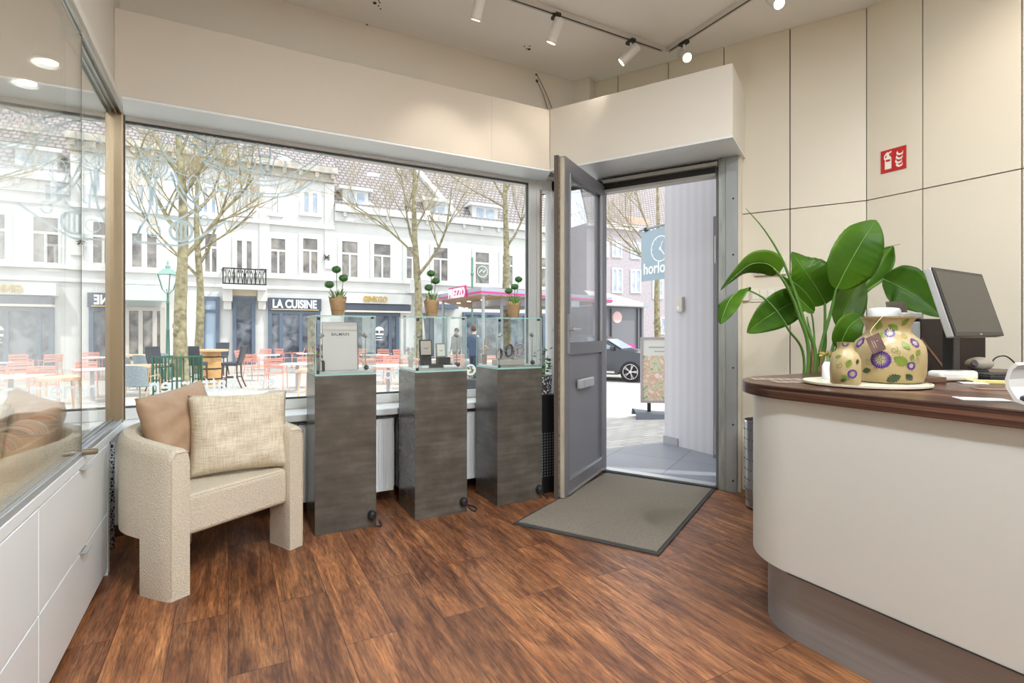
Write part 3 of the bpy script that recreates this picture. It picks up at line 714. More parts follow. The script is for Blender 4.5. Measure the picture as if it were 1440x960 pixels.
x0, y0, z = Z1[1]; small_flowers(x0+.034, y0+.20, z, 'small purple and yellow flowers at the back left of the middle glass case', s=.85)
# stepped black stand and two framed cards
def framed_cards():
    m = MB(); m.box(x0+.085, x0+.275, y0+.075, y0+.165, z, z+.022); m.box(x0+.078, x0+.135, y0+.085, y0+.155, z+.022, z+.072); m.box(x0+.19, x0+.27, y0+.10, y0+.16, z+.022, z+.062)
    tag(m.build('display_riser', mat('riser_black', (.035, .033, .036), .5), bevel=.002), 'stepped black riser in the middle glass case', 'riser')
    for (a, h, w_, hh, col, lab) in ((.062, .073, .086, .106, (.50, .46, .42), 'black framed beige card, left of two in the middle glass case'), (.172, .063, .070, .093, (.72, .74, .70), 'grey framed white card, right of two in the middle glass case')):
        M = frameM((x0+a, y0+.10, z+h), (1, .05, 0), (0, .12, 1))
        b = MB(M).box(0, w_, 0, hh, -.008, 0).build('photo_frame', mat('frame_dark', (.03, .03, .032), .3) if a < .1 else mat('frame_grey', (.25, .25, .25), .4), bevel=.004)
        tag(b, lab, 'frame', 'framed cards in the middle glass case')
        MB(M).box(.008, w_-.008, .009, hh-.009, .0002, .001).build('card_face', mat('card_%d' % int(a*100), col, .4), b)
        k = MB(M); k.box(w_*.3, w_*.7, hh*.48, hh*.50, .001, .0013); k.box(w_*.4, w_*.6, hh*.42, hh*.44, .001, .0013); k.build('print', M_BLACK, b)
    for (a, b_, w_) in ((.055, .05, .05), (.20, .035, .095)):
        tag(MB().box(x0+a, x0+a+w_, y0+b_, y0+b_+.025, z, z+.016).build('white_block', M_WHITE, bevel=.002), ('short' if w_ < .06 else 'long')+' low white block at the front of the middle glass case', 'block')
framed_cards()
def bracelets():
    x0, y0, z = Z1[2]
    m = MB(); m.box(x0+.03, x0+.235, y0+.05, y0+.15, z, z+.038); m.box(x0+.155, x0+.20, y0+.06, y0+.11, z+.0385, z+.055)
    tag(m.build('display_block', mat('grey_block', (.45, .43, .40), .6), bevel=.004), 'long pale grey display block in the glass case nearest the door', 'block')
    mm = mat('bracelet_beads', (.13, .10, .09), .25, noise=.6, nscale=90); ms = mat('bracelet_silver', (.55, .50, .50), .25, .8)
    for j, (a, h, r, ma, lab) in enumerate(((.055, .072, .026, mm, 'dark brown bracelet standing at the left of the grey block'), (.085, .066, .022, ms, 'silver bracelet leaning behind the dark brown one'), (.132, .094, .030, mm, 'dark bracelet standing highest in the middle of the grey block'), (.190, .076, .024, ms, 'silver bracelet standing right of the middle'), (.212, .098, .030, mat('bracelet_lilac', (.42, .36, .42), .3), 'pale lilac bracelet at the right rear'))):
        r *= 1.22; M = Matrix.Translation((x0+a, y0+.085+.012*(j % 2), z+h+.005)) @ Matrix.Rotation(R_([20, -25, 15, 30, -20][j]), 4, 'Z') @ Matrix.Rotation(R_([8, -12, 14, 18, 12][j]), 4, 'Y')
        b = MB(M)
        n = 18
        for k in range(n):
            t = 2*math.pi*k/n; b.ball((r*.78*math.cos(t), 0, r*1.12*math.sin(t)), r*.22, 7, 5, (1, 1.5, 1))
        tag(b.build('bracelet', ma, smooth=60), lab, 'bracelet', 'bracelets in the case nearest the door')
    small = Z1[2]
    m = MB(); m.lathe([(.016, 0), (.019, .07), (.017, .072)], (x0+.022, y0+.25, z), 14)
    o = thing('dried_bouquet', 'slim vase with dried stems at the back left of the case nearest the door', 'flowers', (x0+.022, y0+.25, z))
    m.build('vase', mat('vase_brown', (.20, .13, .09), .5), o, smooth=40)
    s = MB(); rnd = random.Random(4)
    for k in range(7): s.tube([(x0+.022, y0+.25, z+.05), (x0+.022+rnd.uniform(-.01, .05), y0+.25+rnd.uniform(-.02, .02), z+.16+rnd.random()*.06)], [.0015, .004], 5)
    s.build('dried_stem', mat('dried_brown', (.25, .15, .09), .7), o)
    s = MB()
    for k in range(12): s.ball((x0+.022+rnd.uniform(-.02, .02), y0+.25+rnd.uniform(-.02, .02), z+.10+rnd.random()*.03), .007, 7, 5)
    s.build('cream_blossom', mat('cream_petal', (.82, .62, .35), .6), o)
bracelets()
# allium pots on the glass cases
def allium(i, dx, heads, lab):
    x, y = PED[i][0]+PW/2+dx, PED[i][1]+.10; z = PH+.3465
    o = thing('potted_allium', lab, 'potted plant', (x, y, z), 0, 'potted green balls on the glass cases')
    mp = mat('kraft_paper', (.40, .26, .14), .75, noise=.12, nscale=25)
    b = MB(); n = 32; prof = [(.032, 0), (.040, .05), (.046, .085)]; vs = []; fs = []
    for q, (r, h) in enumerate(prof+[(.050, .105)]):
        for k in range(n):
            t = 2*math.pi*k/n; rr = r*(1+.03*math.sin(5*t+i)); hh = h+(.010*math.sin(3*t+i*2)+.006*math.sin(7*t) if q == 3 else 0)
            vs.append((x+rr*math.cos(t), y+rr*math.sin(t), z+hh))
    for q in range(3):
        for k in range(n): fs.append((q*n+k, q*n+(k+1) % n, (q+1)*n+(k+1) % n, (q+1)*n+k))
    fs.append(tuple(reversed(range(n)))); b.add(vs, fs); b.build('paper_pot', mp, o, smooth=60, solid=.002)
    m = MB(); m.tube([(x+.040*math.cos(t/3), y+.040*math.sin(t/3), z+.032) for t in range(0, 20)], .0013, 5); m.build('twine', mat('twine', (.50, .37, .12), .8), o)
    m = MB(); m.lathe([(.038, .075), (.040, .08)], (x, y, z), 16); m.build('soil', mat('soil', (.05, .035, .02), .9), o)
    rnd = random.Random(i+5); st = MB(); lf = MB()
    for k, (hx, hz) in enumerate(heads):
        hy = [.0, -.012, .012][k]; c = (x+hx, y+hy, z+hz)
        st.tube(curve([(x+hx*.3, y, z+.08), (x+hx*.7, y+hy, z+.08+(hz-.08)*.5), c]), .0020, 6)
        h = MB(); h.ball(c, .026, 14, 9, (1, 1, .78))
        for q in range(260):
            d = Vector((rnd.gauss(0, 1), rnd.gauss(0, 1), rnd.gauss(.25, 1))).normalized(); e = Vector(c)+Vector((d.x, d.y, d.z*.78))*.032
            sd = d.orthogonal().normalized()*.0018; b0 = Vector(c)+d*.018
            h.add([b0-sd, b0+sd, e], [(0, 1, 2)])
        h.build('flower_head', mat('allium_green', (.055, .16, .045), .7, noise=.4, nscale=200), o)
    st.build('stem', mat('stem_dark', (.10, .20, .07), .6), o)
    for k in range(48):
        t = rnd.random()*6.28; L = rnd.uniform(.045, .10); sp = rnd.uniform(.2, .8)
        p0 = Vector((x+.02*math.cos(t), y+.02*math.sin(t), z+.082)); p1 = p0+Vector((math.cos(t)*L*sp*.5, math.sin(t)*L*sp*.5, L*.6)); p2 = p0+Vector((math.cos(t)*L*sp, math.sin(t)*L*sp, L*(1-.35*sp)))
        sd = Vector((-math.sin(t), math.cos(t), 0))*.0042
        lf.add([p0-sd*.6, p0+sd*.6, p1+sd, p1-sd, p2], [(0, 1, 2, 3), (3, 2, 4)])
    lf.build('leaves', mat('allium_leaf', (.20, .36, .10), .5, noise=.5, nscale=60), o)
allium(0, -.030, [(-.008, .272), (.030, .222), (-.046, .182)], 'potted plant with three green balls in brown paper, above the left glass case')
allium(1, -.030, [(-.004, .276), (.022, .228), (-.016, .186)], 'potted plant with stacked green balls in brown paper, above the middle glass case')
allium(2, .005, [(.037, .268), (.0, .215), (-.034, .186)], 'potted plant with three green balls in brown paper, above the glass case nearest the door')
# ================================================================ RADIATORS
def radiator(x0, x1, lab):
    y0, y1, z0, z1 = 3.50, 3.60, .085, .56
    o = thing('radiator', lab, 'radiator', ((x0+x1)/2, 3.55, z0), 0, 'white panel radiators under the window')
    p = MB(); n = int((x1-x0)/.034); w_ = (x1-x0)/n; vs = []; fs = []
    prof = []
    for k in range(n): prof += [(x0+k*w_, y0+.008), (x0+k*w_+.006, y0), (x0+(k+1)*w_-.006-.006, y0), (x0+(k+1)*w_-.006, y0+.008)]
    N = len(prof); a, b = z0+.03, z1-.03
    for (x, y) in prof: vs += [(x, y, z0+.0), (x, y0+.001, z0), (x, y, a), (x, y, b)]
    v = []
    for (x, y) in prof: v += [(x, y0, z0), (x, y0, a-.01), (x, y, a+.01), (x, y, b-.01), (x, y0, b+.01), (x, y0, z1)]
    for i in range(N-1):
        for k in range(5): fs.append((i*6+k, (i+1)*6+k, (i+1)*6+k+1, i*6+k+1))
    p.add(v, fs); p.build('front_panel', M_WHITE, o)
    b = MB(); b.box(x0, x1, y0+.012, y0+.03, z0, z1-.005); b.box(x0, x1, y1-.02, y1, z0, z1-.005); b.box(x0, x0+.004, y0, y1, z0, z1); b.box(x1-.004, x1, y0, y1, z0, z1); b.build('body', M_WHITE, o)
    g = MB(); k = x0+.012
    g.box(x0, x1, y0, y0+.008, z1-.002, z1+.006); g.box(x0, x1, y1-.008, y1, z1-.002, z1+.006)
    while k < x1: g.box(k, k+.008, y0+.008, y1-.008, z1-.002, z1+.004); k += .02
    g.build('top_grille', M_WHITE, o)
    f = MB(); f.box(x0+.1, x0+.13, y1, YW, .30, .34); f.box(x1-.13, x1-.1, y1, YW, .30, .34); f.tube([(x0+.05, y1-.04, z0+.01), (x0+.05, y1-.04, .0)], .008); f.build('bracket', M_WHITE, o)
radiator(.20, .98, 'white ribbed radiator under the window behind the left pedestal')
radiator(1.02, 1.90, 'white ribbed radiator under the window behind the middle and right pedestals')
# socket on the low wall
p = atY(170, 706, YW-.001)
o = tag(MB().box(-.50, -.36, YW-.045, YW-.001, .215, .285).build('wall_socket', mat('socket_cream', (.66, .63, .52), .4), bevel=.004), 'cream double wall socket low behind the armchair', 'socket')
m = MB(Matrix.Translation((-.44, YW-.0455, .25)) @ Matrix.Rotation(R_(90), 4, 'X')); m.lathe([(.022, 0), (.022, .002), (.019, .0021)], seg=20); m.build('socket_ring', mat('socket_dark', (.3, .3, .27), .5), o)
# patterned textile between case and wall
def textile():
    m, nt, b = new_mat('black_white_pattern'); N, L = nt.nodes, nt.links
    tc = N.new('ShaderNodeTexCoord'); v = N.new('ShaderNodeTexVoronoi'); v.inputs['Scale'].default_value = 55; v.feature = 'DISTANCE_TO_EDGE'; L.new(tc.outputs['Object'], v.inputs['Vector'])
    c = ramp(nt, v.outputs['Distance'], [(.10, (.55, .56, .58)), (.16, (.02, .02, .025))]); L.new(c, b.inputs['Base Color']); b.inputs['Roughness'].default_value = .8
    k = MB(); pts = []
    def f(u, v_): y = 3.15+u*.25; return (-.545+.018*math.sin(u*14), y, .02+v_*.56)
    k.grid(f, 24, 2)
    tag(k.build('folded_bag', m, solid=.012, smooth=60), 'black and white patterned bag wedged between drawers and window wall', 'bag')
textile()
# ================================================================ DOOR MAT
def door_mat():
    a0, a1, b0, b1 = -1.80, -.875, 2.680, 4.02
    # corners measured on the floor
    P = [Vector((1.495, 2.76)), Vector((1.939, 2.013)), Vector((3.118, 2.666)), Vector((2.70, 3.40))]
    c = sum(P, Vector((0, 0)))/4
    o = tag(MB().prism([(p.x, p.y) for p in P], .001, .008).build('door_mat', M_RUBBER), 'brown-grey ribbed entrance mat with black rubber edge inside the open door', 'mat')
    Q = [p+(c-p)*.045 for p in P]; MB().prism([(p.x, p.y) for p in Q], .0082, .013).build('carpet', M_MAT, o)
door_mat()
# planter between right pedestal and door
def planter():
    x, y = 2.02, 3.26
    o = thing('planter', 'tall black perforated planter with a small leafy plant behind the open door', 'potted plant', (x, y, 0))
    m = MB(); m.box(x-.075, x+.075, y-.08, y+.08, 0, .70); m.build('pot', M_BLACK, o, bevel=.003)
    d = MB()
    for i in range(6):
        for j in range(16): d.box(x-.066+i*.022, x-.059+i*.022, y-.0815, y-.0801, .12+j*.02, .129+j*.02)
    for i in range(6):
        for j in range(16): d.box(x-.0765, x-.0751, y-.066+i*.022, y-.059+i*.022, .12+j*.02, .129+j*.02)
    d.build('perforation', mat('hole_grey', (.30, .31, .33), .6), o)
    m, nt, b = new_mat('printed_paper'); N, L = nt.nodes, nt.links
    tc = N.new('ShaderNodeTexCoord'); wv = N.new('ShaderNodeTexVoronoi'); wv.inputs['Scale'].default_value = 60; L.new(tc.outputs['Object'], wv.inputs['Vector'])
    c = ramp(nt, wv.outputs['Distance'], [(.36, (.8, .8, .8)), (.5, (.05, .05, .05))]); L.new(c, b.inputs['Base Color'])
    w_ = MB(); w_.lathe([(.055, .70), (.062, .83), (.060, .835)], (x, y, 0), 20); w_.build('wrapper', m, o, smooth=40, label='white wrapper with black print')
    rnd = random.Random(9); lf = MB(); st = MB()
    for k in range(60):
        t = rnd.random()*6.28; h = rnd.uniform(.80, 1.03); r = rnd.uniform(.01, .09)
        c = Vector((x+r*math.cos(t), y+r*math.sin(t), h)); dd = Vector((rnd.uniform(-1, 1), rnd.uniform(-1, 1), rnd.uniform(-.4, .6))).normalized()*.032; sd = dd.cross(Vector((rnd.random(), rnd.random(), 1))).normalized()*.011
        lf.add([c, c+dd*.5+sd, c+dd, c+dd*.5-sd], [(0, 1, 2, 3)])
        if k % 6 == 0: st.tube([(x, y, .80), c], .002, 5)
    lf.build('leaves', mat('herb_leaf', (.10, .27, .05), .5, noise=.4, nscale=40), o); st.build('stem', mat('stem_green', (.1, .25, .05), .6), o)
planter()
# ================================================================ COUNTER
def counter():
    o = thing('reception_counter', 'large white curved reception counter with steel plinth on the right', 'counter', (2.4, .4, 0))
    def outline(X, r, cx, cy, xe=3.15, y0=-2.2, n=18):
        pts = [(X, y0)]+[(X, cy)]
        pts += [(cx+r*math.cos(R_(180-90*i/n)), cy+r*math.sin(R_(180-90*i/n))) for i in range(1, n+1)]
        pts += [(xe, cy+r), (xe, y0)]
        return list(reversed(pts))
    b = MB(); b.prism(outline(1.80, .30, 2.10, 1.21, 3.0), .268, .902); b.build('front_shell', M_COUNTER, o, smooth=25, bevel=.002)
    b = MB(); b.prism(outline(1.86, .25, 2.11, 1.21, 2.95), 0, .2675); b.build('steel_plinth', M_STEEL, o, smooth=25)
    b = MB(); b.prism(outline(1.77, .34, 2.11, 1.22, XR-.01), .9025, .950); b.build('worktop', M_TOP, o, bevel=.004, smooth=25, label='dark striped wood worktop with rounded end')
    b = MB(); b.prism(outline(1.795, .29, 2.10, 1.21, 3.0), .2665, .2679); b.build('shell_shadow_gap', M_DARK, o)
counter()
CT = .951
# ---------------------------------------------------------------- vases on a round tray
def painted_vase(c, prof, lab, motifs, seg=48):
    o = thing('painted_vase', lab, 'vase', c, 0, 'cream painted vases on the tray')
    b = MB(); b.lathe(prof, c, seg); b.build('vase_body', mat('vase_cream', (.38, .29, .145), .33), o, smooth=50)
    def rad(z):
        for (r0, z0), (r1, z1) in zip(prof, prof[1:]):
            if z0 <= z <= z1 and z1 > z0: return r0+(r1-r0)*(z-z0)/(z1-z0)
        return prof[0][0]
    base = math.atan2(-c[1], -c[0])                       # angle that looks back to the viewer
    def put(mb, poly, u, z, off=.0012):
        vs = []; r0 = rad(z)
        for (a, h) in poly:
            zz = min(max(z+h, .004), prof_top-.003); r = rad(zz)+off; t = base+(u+a)/r0
            vs.append((c[0]+r*math.cos(t), c[1]+r*math.sin(t), c[2]+zz))
        mb.add(vs, [tuple(range(len(vs)))])
    prof_top = max(z for r, z in prof)
    P = MB(); W = MB(); G = MB(); D = MB(); Y = MB()
    for kind, u, z, s, rot in motifs:
        if kind == 'flower':
            n = 22
            for k in range(n):
                t = 2*math.pi*k/n; 
                if k % 2 == 0:
                    a, d = 1.15*s, .13*s; pl = [(0, 0), (math.cos(t)*a*.7-math.sin(t)*d, math.sin(t)*a*.7+math.cos(t)*d), (math.cos(t)*a, math.sin(t)*a), (math.cos(t)*a*.7+math.sin(t)*d, math.sin(t)*a*.7-math.cos(t)*d)]; put(W, [(p+0, q) for p, q in pl], u, z, .0010)
                a, d = s, .125*s; pl = [(math.cos(t)*a*.38, math.sin(t)*a*.38), (math.cos(t)*a*.85-math.sin(t)*d, math.sin(t)*a*.85+math.cos(t)*d), (math.cos(t)*a, math.sin(t)*a), (math.cos(t)*a*.85+math.sin(t)*d, math.sin(t)*a*.85-math.cos(t)*d)]
                put(P, pl, u, z, .0016)
            put(Y, [(math.cos(k)*s*.2, math.sin(k)*s*.2) for k in [x*.785 for x in range(8)]], u, z, .0020)
            for k in range(5):
                t = k*1.2566+rot; put(D, [(math.cos(t)*s*.10-math.sin(t)*s*.03, math.sin(t)*s*.1+math.cos(t)*s*.03), (math.cos(t)*s*.5, math.sin(t)*s*.5), (math.cos(t)*s*.1+math.sin(t)*s*.03, math.sin(t)*s*.1-math.cos(t)*s*.03)], u, z, .0023)
        elif kind in ('leaf', 'dleaf'):
            n = 12; pl = []
            for k in range(n+1): q = k/n; pl.append((q*2-1, .50*math.sin(math.pi*q)**.8*(1+.55*(k % 2))))
            pl += [(x, -y) for x, y in reversed(pl[1:-1])]
            cr, sr = math.cos(rot), math.sin(rot); pl = [((x*cr-y*sr)*s, (x*sr+y*cr)*s) for x, y in pl]
            put(G if kind == 'leaf' else D, pl, u, z, .0013)
            put(D if kind == 'leaf' else G, [(-.9*s*cr, -.9*s*sr), (.9*s*cr-.04*s*sr, .9*s*sr+.04*s*cr), (.9*s*cr, .9*s*sr)], u, z, .0018)
        elif kind == 'curl':
            pts = [((.2+.8*k/14)*s*math.cos(k*.55+rot), (.2+.8*k/14)*s*math.sin(k*.55+rot)) for k in range(15)]
            for (ax, ay), (bx, by) in zip(pts, pts[1:]):
                d = Vector((by-ay, ax-bx)).normalized()*.0008; put(G, [(ax-d.x, ay-d.y), (bx-d.x, by-d.y), (bx+d.x, by+d.y), (ax+d.x, ay+d.y)], u, z, .0012)
    P.build('purple_motif', mat('paint_purple', (.065, .02, .21), .35), o, label='painted purple passion flowers'); W.build('pale_motif', mat('paint_cream', (.68, .62, .45), .35), o)
    G.build('green_motif', mat('paint_green', (.14, .20, .025), .35), o, label='painted olive green leaves'); D.build('dark_motif', mat('paint_dark', (.022, .045, .014), .35), o); Y.build('yellow_motif', mat('paint_yellow', (.50, .52, .25), .35), o)
    return o
def counter_things():
    tray = MB(); tc = (2.11, 1.115); tray.lathe([(.195, 0), (.205, .004), (.206, .011), (.201, .0115), (.199, .008), (.196, .0075)], (tc[0], tc[1], CT), 56)
    tag(tray.build('round_tray', mat('tray_cream', (.72, .68, .55), .35), smooth=40), 'round cream tray under the painted vases on the counter', 'tray')
    zt = CT+.0085
    big = (2.212, 1.085, zt)
    prof_o = [(.100, 0), (.110, .006), (.117, .03), (.119, .07), (.119, .110), (.115, .135), (.103, .157), (.084, .174), (.072, .190), (.071, .203), (.078, .225), (.091, .246)]
    o = thing; 
    v = painted_vase(big, prof_o, 'large cream vase painted with purple passion flowers on the tray', [
        ('flower', -.022, .088, .034, 0), ('flower', .005, .186, .017, .4), ('flower', .072, .068, .015, 1), ('flower', .088, .150, .017, 1), ('flower', -.10, .15, .02, 0),
        ('dleaf', .016, .020, .024, .5), ('leaf', .040, .085, .026, -.5), ('leaf', -.018, .178, .016, .2), ('leaf', -.030, .215, .02, 1.2), ('leaf', .055, .140, .018, -1), ('dleaf', .066, .026, .017, -.7), ('leaf', .075, .098, .012, 1.3), ('leaf', .016, .206, .018, 2.6), ('leaf', .055, .225, .016, 1.0), ('dleaf', -.068, .045, .016, .3), ('leaf', .100, .115, .014, .8),
        ('curl', .018, .125, .014, 0), ('curl', .030, .115, .010, 2), ('curl', -.065, .075, .012, 1), ('curl', .090, .085, .014, 0), ('curl', .048, .175, .012, 0)])
    rim = MB(); rim.lathe([(.089, .2395), (.0915, .2465), (.088, .247), (.070, .205), (.069, .20)], big, 48, cap=False); rim.build('rim', mat('vase_cream', (.38, .29, .145), .33), v, smooth=60)
    sm = (1.955, 1.098, zt)
    v2 = painted_vase(sm, [(.040, 0), (.047, .006), (.049, .05), (.048, .090), (.040, .110), (.029, .122), (.025, .132), (.026, .150), (.027, .152)], 'small cream painted bottle vase left of the large vase', [
        ('flower', .022, .042, .017, 0), ('flower', .0, .148, .011, 0), ('leaf', .010, .078, .015, 1.2), ('leaf', -.022, .102, .010, .2), ('leaf', .000, .028, .012, 2.4), ('dleaf', .040, .085, .010, 1.2), ('curl', -.02, .07, .012, 0), ('dleaf', -.005, .020, .010, .6)])
    # paper tag on the big vase
    n = Vector((-big[0], -big[1], 0)).normalized(); c = Vector(big)+n*.118+RT*(-.045)+Vector((0, 0, .150))
    up = (Vector((0, 0, 1))*math.cos(R_(16))+n*math.sin(R_(-14))); M = frameM(c, RT, up) @ Matrix.Rotation(R_(24), 4, 'Z')
    t = tag(MB(M).box(-.026, .026, -.036, .030, -.0007, .0007).build('paper_tag', mat('tag_brown', (.085, .045, .035), .45, noise=.4, nscale=30)), 'dark brown paper tag hanging on the large vase', 'tag')
    k = MB(M); k.box(-.012, -.0105, -.016, .012, .0008, .0010); k.box(-.004, -.0025, -.018, .010, .0008, .001); k.box(.004, .012, .004, .0055, .0008, .001); k.build('print', mat('tag_print', (.45, .33, .28), .5), t)
    k = MB(); k.tube(curve([M @ Vector((0, .028, 0)), M @ Vector((.004, .05, .0)), Vector(big)+n*.090+RT*-.020+Vector((0, 0, .2465))]), .0009, 5); k.build('string', mat('string_cream', (.7, .6, .45), .8), t)
    # little white bottle and dried flowers behind the small vase
    wb_ = atT(1163, 533, 2.1); m = MB(); m.lathe([(.016, 0), (.018, .004), (.018, .062), (.013, .072), (.010, .078)], (wb_.x, wb_.y, CT), 18); tag(m.build('white_bottle', M_WHITE, smooth=40), 'small ribbed white bottle beside the small painted vase', 'bottle')
    f = atT(1163, 498, 2.3); o = thing('dried_flower', 'yellow-brown dried flower with a green leaf beside the small vase', 'flower', (f.x, f.y, CT))
    m = MB(); m.lathe([(.014, 0), (.016, .05), (.012, .055)], (f.x, f.y, CT), 14); m.build('holder', mat('vase_brown', (.2, .13, .09), .5), o, smooth=40)
    m = MB(); rnd = random.Random(3)
    for k in range(60):
        d = Vector((rnd.gauss(0, 1), rnd.gauss(0, 1), rnd.gauss(.3, .6))).normalized(); c0 = Vector((f.x, f.y, CT+.098)); e = c0+Vector((d.x*.036, d.y*.036, d.z*.022)); sd = d.orthogonal().normalized()*.004
        m.add([c0-sd*.4, c0+sd*.4, e+sd*.5, e-sd*.5], [(0, 1, 2, 3)])
    m.build('petals', mat('dried_yellow', (.38, .30, .06), .7, noise=.6, nscale=90), o); 
    m = MB(); m.tube([(f.x, f.y, CT+.05), (f.x, f.y, CT+.098)], .002); m.build('stem', mat('stem_green', (.1, .25, .05), .6), o)
    m = MB(Matrix.Translation((f.x+.006, f.y-.01, CT+.072))); m.ball((0, 0, 0), .027, 12, 8, (1, .25, .55)); m.build('leaf', mat('leaf_green2', (.22, .42, .14), .5), o)
    # leaflets at the rounded end
    for j, (ax, lab) in enumerate(((0, 'white leaflet lying at the rounded end of the counter'), (1, 'second leaflet lying flat beside the first, nearer the tray'))):
        a = atT([1092, 1124][j], [534, 537][j], [2.20, 2.08][j]); M = Matrix.Translation((a.x, a.y, CT)) @ Matrix.Rotation(R_(-38+6*j), 4, 'Z')
        t = tag(MB(M).box(-.10, .10, -.04, .04, 0, .0012).build('leaflet', mat('leaflet_beige', (.42, .36, .31), .3)), lab, 'leaflet')
        k = MB(M)
        for q in range(5): k.box(-.085+.034*q, -.062+.034*q, -.028, .028, .0013, .0016)
        k.build('print', mat('leaflet_dark', (.22, .15, .12), .4), t)
    # white appliance behind the vase
    a = atT(1243, 520, 2.40); o = thing('label_printer', 'white desk machine with a round lid standing behind the large vase', 'machine', (a.x, a.y, CT))
    m = MB(); m.lathe([(.050, 0), (.052, .01), (.050, .262), (.062, .267), (.064, .292), (.058, .304), (.03, .308)], (a.x, a.y, CT), 32); m.build('round_body', M_WHITE, o, smooth=40)
    m = MB(MT := Matrix.Translation((a.x, a.y, CT)) @ Matrix.Rotation(R_(-YAW), 4, 'Z')); m.box(.075, .145, -.03, .07, .0, .245); m.box(.052, .150, -.035, .075, .256, .285); m.build('arm_body', mat('appliance_grey', (.58, .58, .57), .4), o, bevel=.006)
    m = MB(MT); m.box(.053, .140, -.03, .068, .246, .2555); m.build('dark_slot', M_DARK, o)
    m = MB(MT @ Matrix.Translation((.075, .02, .286)) @ Matrix.Rotation(R_(-12), 4, 'X')); m.box(-.042, .048, 0, .006, 0, .052); m.build('mirror', mat('mirror_dark', (.20, .17, .14), .12, .6), o, bevel=.001)
    # wooden board and white box
    a = atT(1296, 524, 2.10); M = Matrix.Translation((a.x, a.y, CT)) @ Matrix.Rotation(R_(-22), 4, 'Z')
    tag(MB(M).box(-.05, .05, -.06, .03, 0, .022).build('wooden_board', mat('board_brown', (.12, .065, .04), .5), bevel=.003), 'brown wooden board lying behind the large vase', 'board')
    M = Matrix.Translation((a.x+.03, a.y+.0, CT)) @ Matrix.Rotation(R_(-22), 4, 'Z')
    a = atT(1330, 520, 2.14); M = Matrix.Translation((a.x, a.y, CT)) @ Matrix.Rotation(R_(-22), 4, 'Z')
    o = tag(MB(M).box(-.072, .10, -.05, .018, .0, .042).build('white_tray_box', mat('box_white', (.70, .69, .65), .4), bevel=.014, bseg=3), 'low white rounded box in front of the monitor', 'box')
    k = MB(M); k.box(-.01, .05, -.035, .0, .0422, .0428); k.build('label_print', mat('grey_print', (.35, .35, .35), .5), o)
    # monitor
    wv = Vector((.998, .051, 0)).normalized(); nv = Vector((.052, -.998, 0)).normalized(); T = R_(15.5)
    upv = Vector((0, 0, 1))*math.cos(T)-nv*math.sin(T)
    c = Vector((2.69, 1.017, 1.267)); M = frameM(c, wv, upv)
    o = thing('monitor', 'black and silver computer monitor tilted back on the counter', 'monitor', (c.x, c.y, CT))
    W2, H2 = .25, .141
    MB(M).box(-W2, W2, -H2, H2, -.028, -.002).build('housing', mat('monitor_silver', (.50, .51, .53), .35, .5), o, bevel=.004)
    f = MB(M); f.box(-W2, W2, -H2, H2, -.0015, .004); f.build('bezel', mat('bezel_black', (.015, .014, .014), .4), o, bevel=.002)
    f = MB(M); f.box(-W2+.014, W2-.014, -H2+.016, H2-.014, .0042, .005); f.build('screen', mat('screen_off', (.030, .026, .021), .3), o)
    f = MB(M); f.box(-.010, .010, -H2+.005, -H2+.010, .0042, .005); f.build('badge', M_ALU, o)
    f = MB(M); f.box(-.15, .13, -.11, .11, -.060, -.0285); f.build('rear_cover', M_DARK, o, bevel=.01)
    sb = c-nv*.085+wv*.045
    f = MB(Matrix.Translation((sb.x, sb.y, CT)) @ Matrix.Rotation(math.atan2(wv.y, wv.x), 4, 'Z')); f.box(-.035, .035, -.03, .01, .012, .30); f.build('stand_column', M_DARK, o, bevel=.004)
    f = MB(Matrix.Translation((sb.x, sb.y, CT)) @ Matrix.Rotation(math.atan2(wv.y, wv.x), 4, 'Z')); f.box(-.10, .10, -.015, .12, 0, .012); f.build('stand_foot', M_DARK, o, bevel=.003)
    # dark leaning panel behind the monitor
    c2 = atT(1326, 480, 2.62); M = Matrix.Translation((c2.x, c2.y, CT)) @ Matrix.Rotation(R_(-YAW), 4, 'Z')
    o = tag(MB(M).prism([(-.12, -.015), (.20, -.015), (.20, .03), (-.12, .03)], 0, .262).build('privacy_screen', mat('panel_espresso', (.022, .014, .011), .35), bevel=.003), 'dark brown upright screen panel behind the monitor', 'panel')
    k = MB(M); k.add([(-.12, -.0165, .17), (-.12, -.0165, .155), (0, -.0165, .0), (.014, -.0165, 0)], [(0, 1, 2, 3)]); k.build('brown_edge', mat('edge_brown', (.20, .10, .06), .4), o, solid=.002)
    # scanner, keyboard, pads, cable
    a = atT(1377, 512, 2.40); M = Matrix.Translation((a.x, a.y, CT)) @ Matrix.Rotation(R_(-40), 4, 'Z')
    o = tag(MB(M @ Matrix.Translation((0, 0, .052))).ball((0, 0, 0), .05, 18, 12, (1.1, .7, .62)).build('barcode_scanner', mat('scanner_beige', (.47, .44, .37), .45), smooth=180), 'beige barcode scanner head resting behind the keyboard', 'scanner')
    MB(M).box(-.03, .03, -.02, .02, 0, .026).build('holder', M_DARK, o, bevel=.005)
    k = MB(M @ Matrix.Translation((-.035, -.028, .055)) @ Matrix.Rotation(R_(65), 4, 'X')); k.lathe([(.012, 0), (.012, .006), (.009, .0065)], seg=14, sy=1.3); k.build('scanner_eye', M_DARK, o)
    a = atT(1418, 521, 2.22); M = Matrix.Translation((a.x+.02, a.y-.02, CT)) @ Matrix.Rotation(R_(-22), 4, 'Z')
    o = tag(MB(M).box(-.19, .22, -.06, .075, 0, .018).build('keyboard', M_DARK, bevel=.004), 'black keyboard in front of the barcode scanner', 'keyboard')
